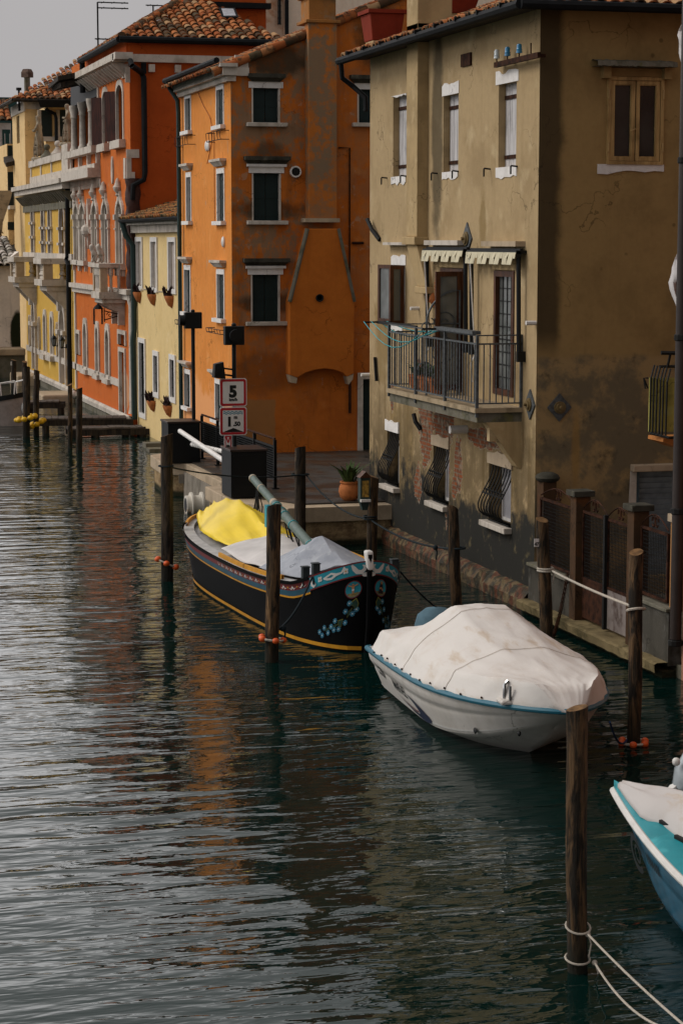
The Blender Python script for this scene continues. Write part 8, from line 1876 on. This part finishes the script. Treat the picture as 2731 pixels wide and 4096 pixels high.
pE, bE, zE, rE = post_px(('b3', 395, 1600), ('b3', 360, 490), 112, 'mooring post with number plate 47 at the beige house corner', seed=6)
pF, bF, zF, rF = post_px(('b3', 1140, 2420), ('b3', 1170, 768), 122, 'thick mooring post with a sawn knot in front of the iron gate', seed=7)
pG, bG, zG, rG = post_px(('b5', 660, 1040), ('b4', 480, 310), 190, 'nearest and tallest mooring post in front of the white motorboat bow', seed=8, slant=.02)
p = onz('b1', 925, 700, 0); t = ony('b1', 930, 200, 37.3); b_ = ony('b1', 928, 600, 37.3)
pH = post(b_.x, 37.3, t.z, 64 * .70153 / 2 / (FL / (37.3 / CY)), 'dark mooring post rising in front of the quay edge behind the lowered mast', mat='post_dark', seed=9); bH, zH = Vector((b_.x, 37.3, 0)), t.z
far = (('c2', 630, 2000, 1430, 40, 'reddish brown post, left of the pair in front of the lower plank jetty'), ('c2', 712, 2016, 1465, 52, 'dark bark covered post, right of the pair in front of the lower plank jetty'), ('c2', 240, 1900, 1275, 62, 'thick dark post with yellow floats in front of the grey boat'),
       ('c2', 328, 1890, 1305, 50, 'flat topped dark post with small plate and yellow floats'), ('c2', 125, 1500, 1210, 48, 'short dark post with white plate behind the grey boat'), ('c2', 222, 1660, 1225, 44, 'dark post half hidden behind the thick floated post'))
FP = []
for k, (c_, x, yb_, yt, w, lab) in enumerate(far): FP.append(post_px((c_, x, yb_), (c_, x + 2, yt), w, lab, mat='post_dark' if k else 'post', seed=20 + k))
# float rings
M['float_orange'] = plain('orange float', (.70, .10, .012), .5, .4, var=.1); M['float_yellow'] = plain('yellow float', (.72, .42, .01), .5, .4, var=.1); M['rope_pale'] = plain('pale rope', (.48, .43, .36), .9, .1, var=.3, scale=40); M['rope_dark'] = plain('dark blue green rope', (.012, .02, .024), .8, .2)
def float_ring(c, r, z, n, rad, mat, lab, a0=0., tilt=.0):
    o = root('float_ring', lab, 'float ring', (c.x, c.y, z), group='rings of floats around the mooring posts')
    mb = MB(); mb.tube([(c.x + r * math.cos(2 * math.pi * k / 20), c.y + r * math.sin(2 * math.pi * k / 20), z + tilt * math.cos(2 * math.pi * k / 20)) for k in range(20)], .016, 5, closed=True); mb.build('rope', M['rope_pale'], o)
    mb = MB()
    for k in range(n): a = a0 + 2 * math.pi * k / n; mb = MB(); mb.ball((c.x + r * math.cos(a), c.y + r * math.sin(a), z + tilt * math.cos(a)), rad, 10, 7, (1, 1, .85)); mb.build('float', mat, o, smooth=True)
float_ring(bA, rA + .07, .30, 6, .055, M['float_orange'], 'ring of orange floats on the dark post left of the fishing boat', .3, -.08)
float_ring(bB, rB + .06, .31, 5, .05, M['float_orange'], 'ring of orange floats at the foot of the mottled post', -1.45, -.02)
float_ring(FP[2][1], FP[2][3] + .16, .55, 9, .09, M['float_yellow'], 'ring of yellow floats on the thick dark far post', .2, .06)
float_ring(FP[3][1], FP[3][3] + .13, .36, 9, .09, M['float_yellow'], 'ring of yellow floats on the flat topped far post', .5, .1)
float_ring(bF, rF + .07, .03, 6, .045, M['float_orange'], 'ring of faded orange floats at the waterline of the thick post', .1)
# ropes
def sag(a, b, s, n=14): a, b = Vector(a), Vector(b); return [a.lerp(b, k / n) - Vector((0, 0, s * 4 * (k / n) * (1 - k / n))) for k in range(n + 1)]
def loop(c, r, z, dz=.0, n=16): return [(c.x + r * math.cos(2 * math.pi * k / n), c.y + r * math.sin(2 * math.pi * k / n), z + dz * math.sin(2 * math.pi * k / n)) for k in range(n)]
def rope(a, b, s, r, mat, lab, loops=(), knot=None):
    o = root('mooring_rope', lab, 'rope', (Vector(a) + Vector(b)) / 2); mb = MB(); mb.tube(sag(a, b, s), r, 6); mb.build('line', mat, o, smooth=True)
    for c, rr, z, dz in loops: mb = MB(); mb.tube(loop(c, rr, z, dz), r, 6, closed=True); mb.build('loop', mat, o, smooth=True)
    if knot is not None: mb = MB(); k_ = Vector(knot); mb.ball(k_, r * 2.6, 8, 6); mb.tube([k_, k_ + Vector((.02, -.02, -.07)), k_ + Vector((.01, 0, -.18))], r * .8, 5); mb.build('knot', mat, o, smooth=True)
z1 = ony('b3', 418, 925, bE.y).z; z2 = ony('b3', 1080, 1228, bF.y).z
rope((bE.x + rE - .04, bE.y - rE * .6, z1), (bF.x - rF, bF.y, z2), .02, .016, M['rope_pale'], 'taut white rope between the numbered post and the thick post', ((bE + Vector((-.03, 0, 0)), rE + .02, z1 + .03, 0), (bE + Vector((-.03, 0, 0)), rE + .02, z1, 0), (bF, rF + .02, z2 - .05, -.03)), (bE.x + rE - .04, bE.y - rE * .6, z1))
za, zb_ = ony('b5', 640, 660, bG.y).z, ony('b5', 650, 930, bG.y).z
k1_ = Vector((bG.x + .05, bG.y - rG, za - .04)); k2_ = Vector((bG.x + .11, bG.y - rG, zb_ - .02)); e1_ = onz('b5', 1700, 1640, .0); e2_ = onz('b5', 1560, 1560, -.1)
rope(k1_, ony('b5', 1640, 1560, 11.2), .02, .009, M['rope_pale'], 'upper pale rope running from the nearest post to the lower right corner', ((bG, rG + .015, za, .03),), k1_)
rope(k2_, ony('b5', 1560, 1560, 11.2), .12, .009, M['rope_pale'], 'lower slacker pale rope running from the nearest post to the lower right corner', ((bG, rG + .015, zb_, .02),), k2_)
zH_ = ony('b1', 930, 352, 37.3).z; zA_ = ony('b1', 150, 305, bA.y).z; zD_ = ony('b1', 1330, 605, bD.y).z
rope((bA.x, bA.y - rA, zA_), (bH.x, bH.y - .1, zH_), .1, .014, M['rope_dark'], 'dark rope from the tall left post to the post at the quay', ((bA, rA + .02, zA_, 0), (bH, .16, zH_, 0)))
rope((bH.x + .1, bH.y - .1, zH_ - .02), (bD.x, bD.y - rD, zD_), .18, .014, M['rope_dark'], 'dark rope sagging from the quay post to the shrine post', ((bD, rD + .02, zD_, 0), (bD, rD + .02, zD_ + .04, 0)))
zC_ = ony('c8', 830, 1160, bC.y).z
rope((bD.x, bD.y - rD, zD_ - .02), (bC.x - rC * .3, bC.y - rC, zC_), .12, .016, M['rope_dark'], 'dark knotted rope from the shrine post to the leaning post', ((bC, rC + .02, zC_, 0),), onz('c8', 690, 1170, zC_ - .02).lerp(Vector((bC.x - .3, bC.y + .2, zC_)), .7))
pb_ = Matrix.Rotation(ang, 3, 'Z') @ (Pst(.93, 1) + Vector((0, .02, .02))) + bs
rope(pb_, (bB.x + rB * .6, bB.y - rB * .3, .42), .12, .016, M['rope_dark'], 'dark mooring line from the black bitts down to the mottled post', (), (bB.x + rB + .06, bB.y - rB * .3, .45))
pb2 = Matrix.Rotation(ang, 3, 'Z') @ (Ppt(.93, 1) + Vector((0, .03, .0))) + bs
rope(pb2, (bC.x - .1, bC.y - .1, .1), .06, .012, M['rope_dark'], 'dark mooring line from the right side bitts towards the leaning post')
mp = Matrix.Rotation(ang2, 3, 'Z') @ Vector((ML - .1, .45, .6)) + mo
rope(mp, (bF.x - rF, bF.y, .06), .12, .012, plain('blue rope', (.01, .03, .09), .8, .2), 'thin blue rope from the motorboat bow to the thick post foot')
# chain on the courtyard wall
ch = onx('b3', 575, 960, 11.2), onz('b3', 450, 1500, .02); o = root('hanging_chain', 'thin rusty chain hanging from the courtyard parapet into the water', 'chain', ch[1]); mb = MB(); n = 34
for k in range(n): p = ch[0].lerp(ch[1], k / n) - Vector((0, 0, .1 * math.sin(math.pi * k / n))); q = Vector((.02, 0, 0)) if k % 2 else Vector((0, .02, 0)); mb.tube([p + q + Vector((0, 0, .03)), p + q - Vector((0, 0, .03)), p - q - Vector((0, 0, .03)), p - q + Vector((0, 0, .03))], .007, 4, closed=True)
mb.build('links', M['rusty_iron'], o)
# number plate and shrine
def plate(c_, x0, y0, x1, y1, Y, lab, txt=None):
    a, b = ony(c_, x0, y0, Y), ony(c_, x1, y1, Y); F = Fac('f', Y); o = root('number_plate', lab, 'plate', ((a.x + b.x) / 2, Y, b.z)); mb = MB(); mb.fbox(F, a.x, b.x, b.z, a.z, -.006, 0); mb.build('board', M['sign_white'], o)
    if txt: put_text(o, F, txt, (a.z - b.z) * .62, (a.x + b.x) / 2, b.z + (a.z - b.z) * .15, M['sign_black'], .003, 'numeral')
plate('b3', 291, 655, 330, 722, bE.y - rE - .012, 'small white number plate reading 47 on the post at the house corner', '47')
plate('c2', 302, 1345, 314, 1378, FP[3][1].y - FP[3][3] - .03, 'tiny white plate on the flat topped far post')
plate('c2', 97, 1225, 110, 1258, FP[4][1].y - FP[4][3] - .03, 'tiny white plate on the short far post')
plate('c2', 678, 1498, 690, 1530, FP[1][1].y - FP[1][3] - .03, 'tiny white plate on the bark covered far post')
Ys = bD.y - rD - .16; a, b = ony('c8', 82, 610, Ys), ony('c8', 158, 855, Ys)
sh = root('shrine_box', 'little green wayside shrine box with pitched lid and golden picture on its post', 'shrine', ((a.x + b.x) / 2, Ys, b.z)); w = (b.x - a.x) / 2; cx = (a.x + b.x) / 2
mb = MB(); mb.box(cx - w, cx + w, Ys, Ys + .16, b.z + .13, a.z); mb.prism([(cx - w * .5, Ys + .02, b.z - .02), (cx + w * .5, Ys + .02, b.z - .02), (cx + w, Ys + .02, b.z + .129), (cx - w, Ys + .02, b.z + .129)], (0, .12, 0)); mb.build('case', M['dark_green'], sh, bevel=.005)
mb = MB(); mb.prism([(cx - w * 1.25, Ys - .03, a.z), (cx + w * 1.25, Ys - .03, a.z), (cx, Ys - .03, a.z + .1)], (0, .22, 0)); mb.build('lid', M['brown_wood'], sh)
mb = MB(); mb.box(cx - w * .68, cx + w * .68, Ys - .006, Ys + .002, b.z + .2, a.z - .05); pic = mb.build('picture', plain('gilded picture', (.42, .24, .04), .5, .4, var=.7, scale=22), sh)
mb = MB(); mb.box(cx - w * 1.1, cx + w * .9, Ys - .06, Ys - .0, b.z + .125, b.z + .165); mb.build('shelf', M['white_paint'], sh)
# ================================================================ camera, light, world
cam = bpy.data.cameras.new('camera'); co = bpy.data.objects.new('camera', cam); COL.objects.link(co)
cam.sensor_fit = 'VERTICAL'; cam.sensor_height = 36; cam.lens = 36 * FL / 4096; cam.clip_end = 2000; cam.clip_start = .1
co.location = (0, 0, CAMH); co.rotation_euler = (math.pi / 2 - PITCH, 0, -YAW)
scene.camera = co
w = bpy.data.worlds.new('World'); scene.world = w; w.use_nodes = True
t = w.node_tree; bg = t.nodes['Background']
sky = t.nodes.new('ShaderNodeTexSky'); sky.sky_type = 'NISHITA'; sky.sun_disc = False
SUN_EL, SUN_AZ = 42, 288          # light from the left over the canal
sky.sun_elevation = R(SUN_EL); sky.sun_rotation = R(SUN_AZ); sky.air_density = 1.0; sky.dust_density = 4.0; sky.ozone_density = 1.0
hs = t.nodes.new('ShaderNodeHueSaturation'); hs.inputs['Saturation'].default_value = 0.0
mx = t.nodes.new('ShaderNodeMix'); mx.data_type = 'RGBA'; mx.inputs['Factor'].default_value = SKY_FLAT; mx.inputs[7].default_value = (*SKY_COL, 1)
t.links.new(sky.outputs[0], hs.inputs['Color']); t.links.new(hs.outputs[0], mx.inputs[6]); t.links.new(mx.outputs[2], bg.inputs['Color'])
bg.inputs['Strength'].default_value = .1
# overcast sky: pale at the horizon, low bright band ahead-left added for water reflections, dimmed behind to darken facing walls
tc = t.nodes.new('ShaderNodeTexCoord'); sx = t.nodes.new('ShaderNodeSeparateXYZ'); t.links.new(tc.outputs['Generated'], sx.inputs[0])
def wm(op, a, b, c=0.):
    n = t.nodes.new('ShaderNodeMath'); n.operation = op
    for k, v in enumerate((a, b, c)):
        if isinstance(v, (int, float)): n.inputs[k].default_value = v
        else: t.links.new(v, n.inputs[k])
    return n.outputs[0]
def wstep(v, a, b, o0, o1):
    n = t.nodes.new('ShaderNodeMapRange'); n.interpolation_type = 'SMOOTHSTEP'; t.links.new(v, n.inputs[0])
    for k, q in enumerate((a, b, o0, o1)): n.inputs[k + 1].default_value = q
    return n.outputs[0]
dt = wm('ADD', wm('MULTIPLY', sx.outputs[0], -.6), wm('MULTIPLY', sx.outputs[1], .8))
cl = t.nodes.new('ShaderNodeTexNoise'); cl.inputs['Scale'].default_value = 2.2; cl.inputs['Detail'].default_value = 5; t.links.new(tc.outputs['Generated'], cl.inputs['Vector'])
band = wm('MULTIPLY', wstep(sx.outputs[2], .115, .19, 0, 1), wstep(sx.outputs[2], .2, .40, 1, .26))
fac = wm('ADD', wm('ADD', .9, wm('MULTIPLY', cl.outputs['Fac'], .2)), wm('MULTIPLY', band, wstep(dt, -.3, .85, 0, SKY_A)))
fac = wm('MULTIPLY', fac, wstep(dt, -.85, .1, SKY_B, 1))
ml = t.nodes.new('ShaderNodeVectorMath'); ml.operation = 'SCALE'; t.links.new(mx.outputs[2], ml.inputs[0]); t.links.new(fac, ml.inputs['Scale']); t.links.new(ml.outputs[0], bg.inputs['Color'])
sd = bpy.data.lights.new('sun', 'SUN'); so = bpy.data.objects.new('sun', sd); COL.objects.link(so)
sd.energy = SUN_E; sd.angle = R(25); sd.color = (1, .95, .88)
az, el = R(SUN_AZ), R(SUN_EL)
dirv = Vector((math.sin(az) * math.cos(el), math.cos(az) * math.cos(el), math.sin(el)))
so.rotation_euler = dirv.to_track_quat('Z', 'Y').to_euler(); so.location = (-20, 20, 40)
vs = scene.view_settings; vs.view_transform = 'Standard'; vs.look = 'None'; vs.gamma = 1; vs.exposure = EXPO
try: vs.use_curve_mapping = False
except Exception: pass
scene.cycles.max_bounces = 8
scene.cycles.use_denoising = True
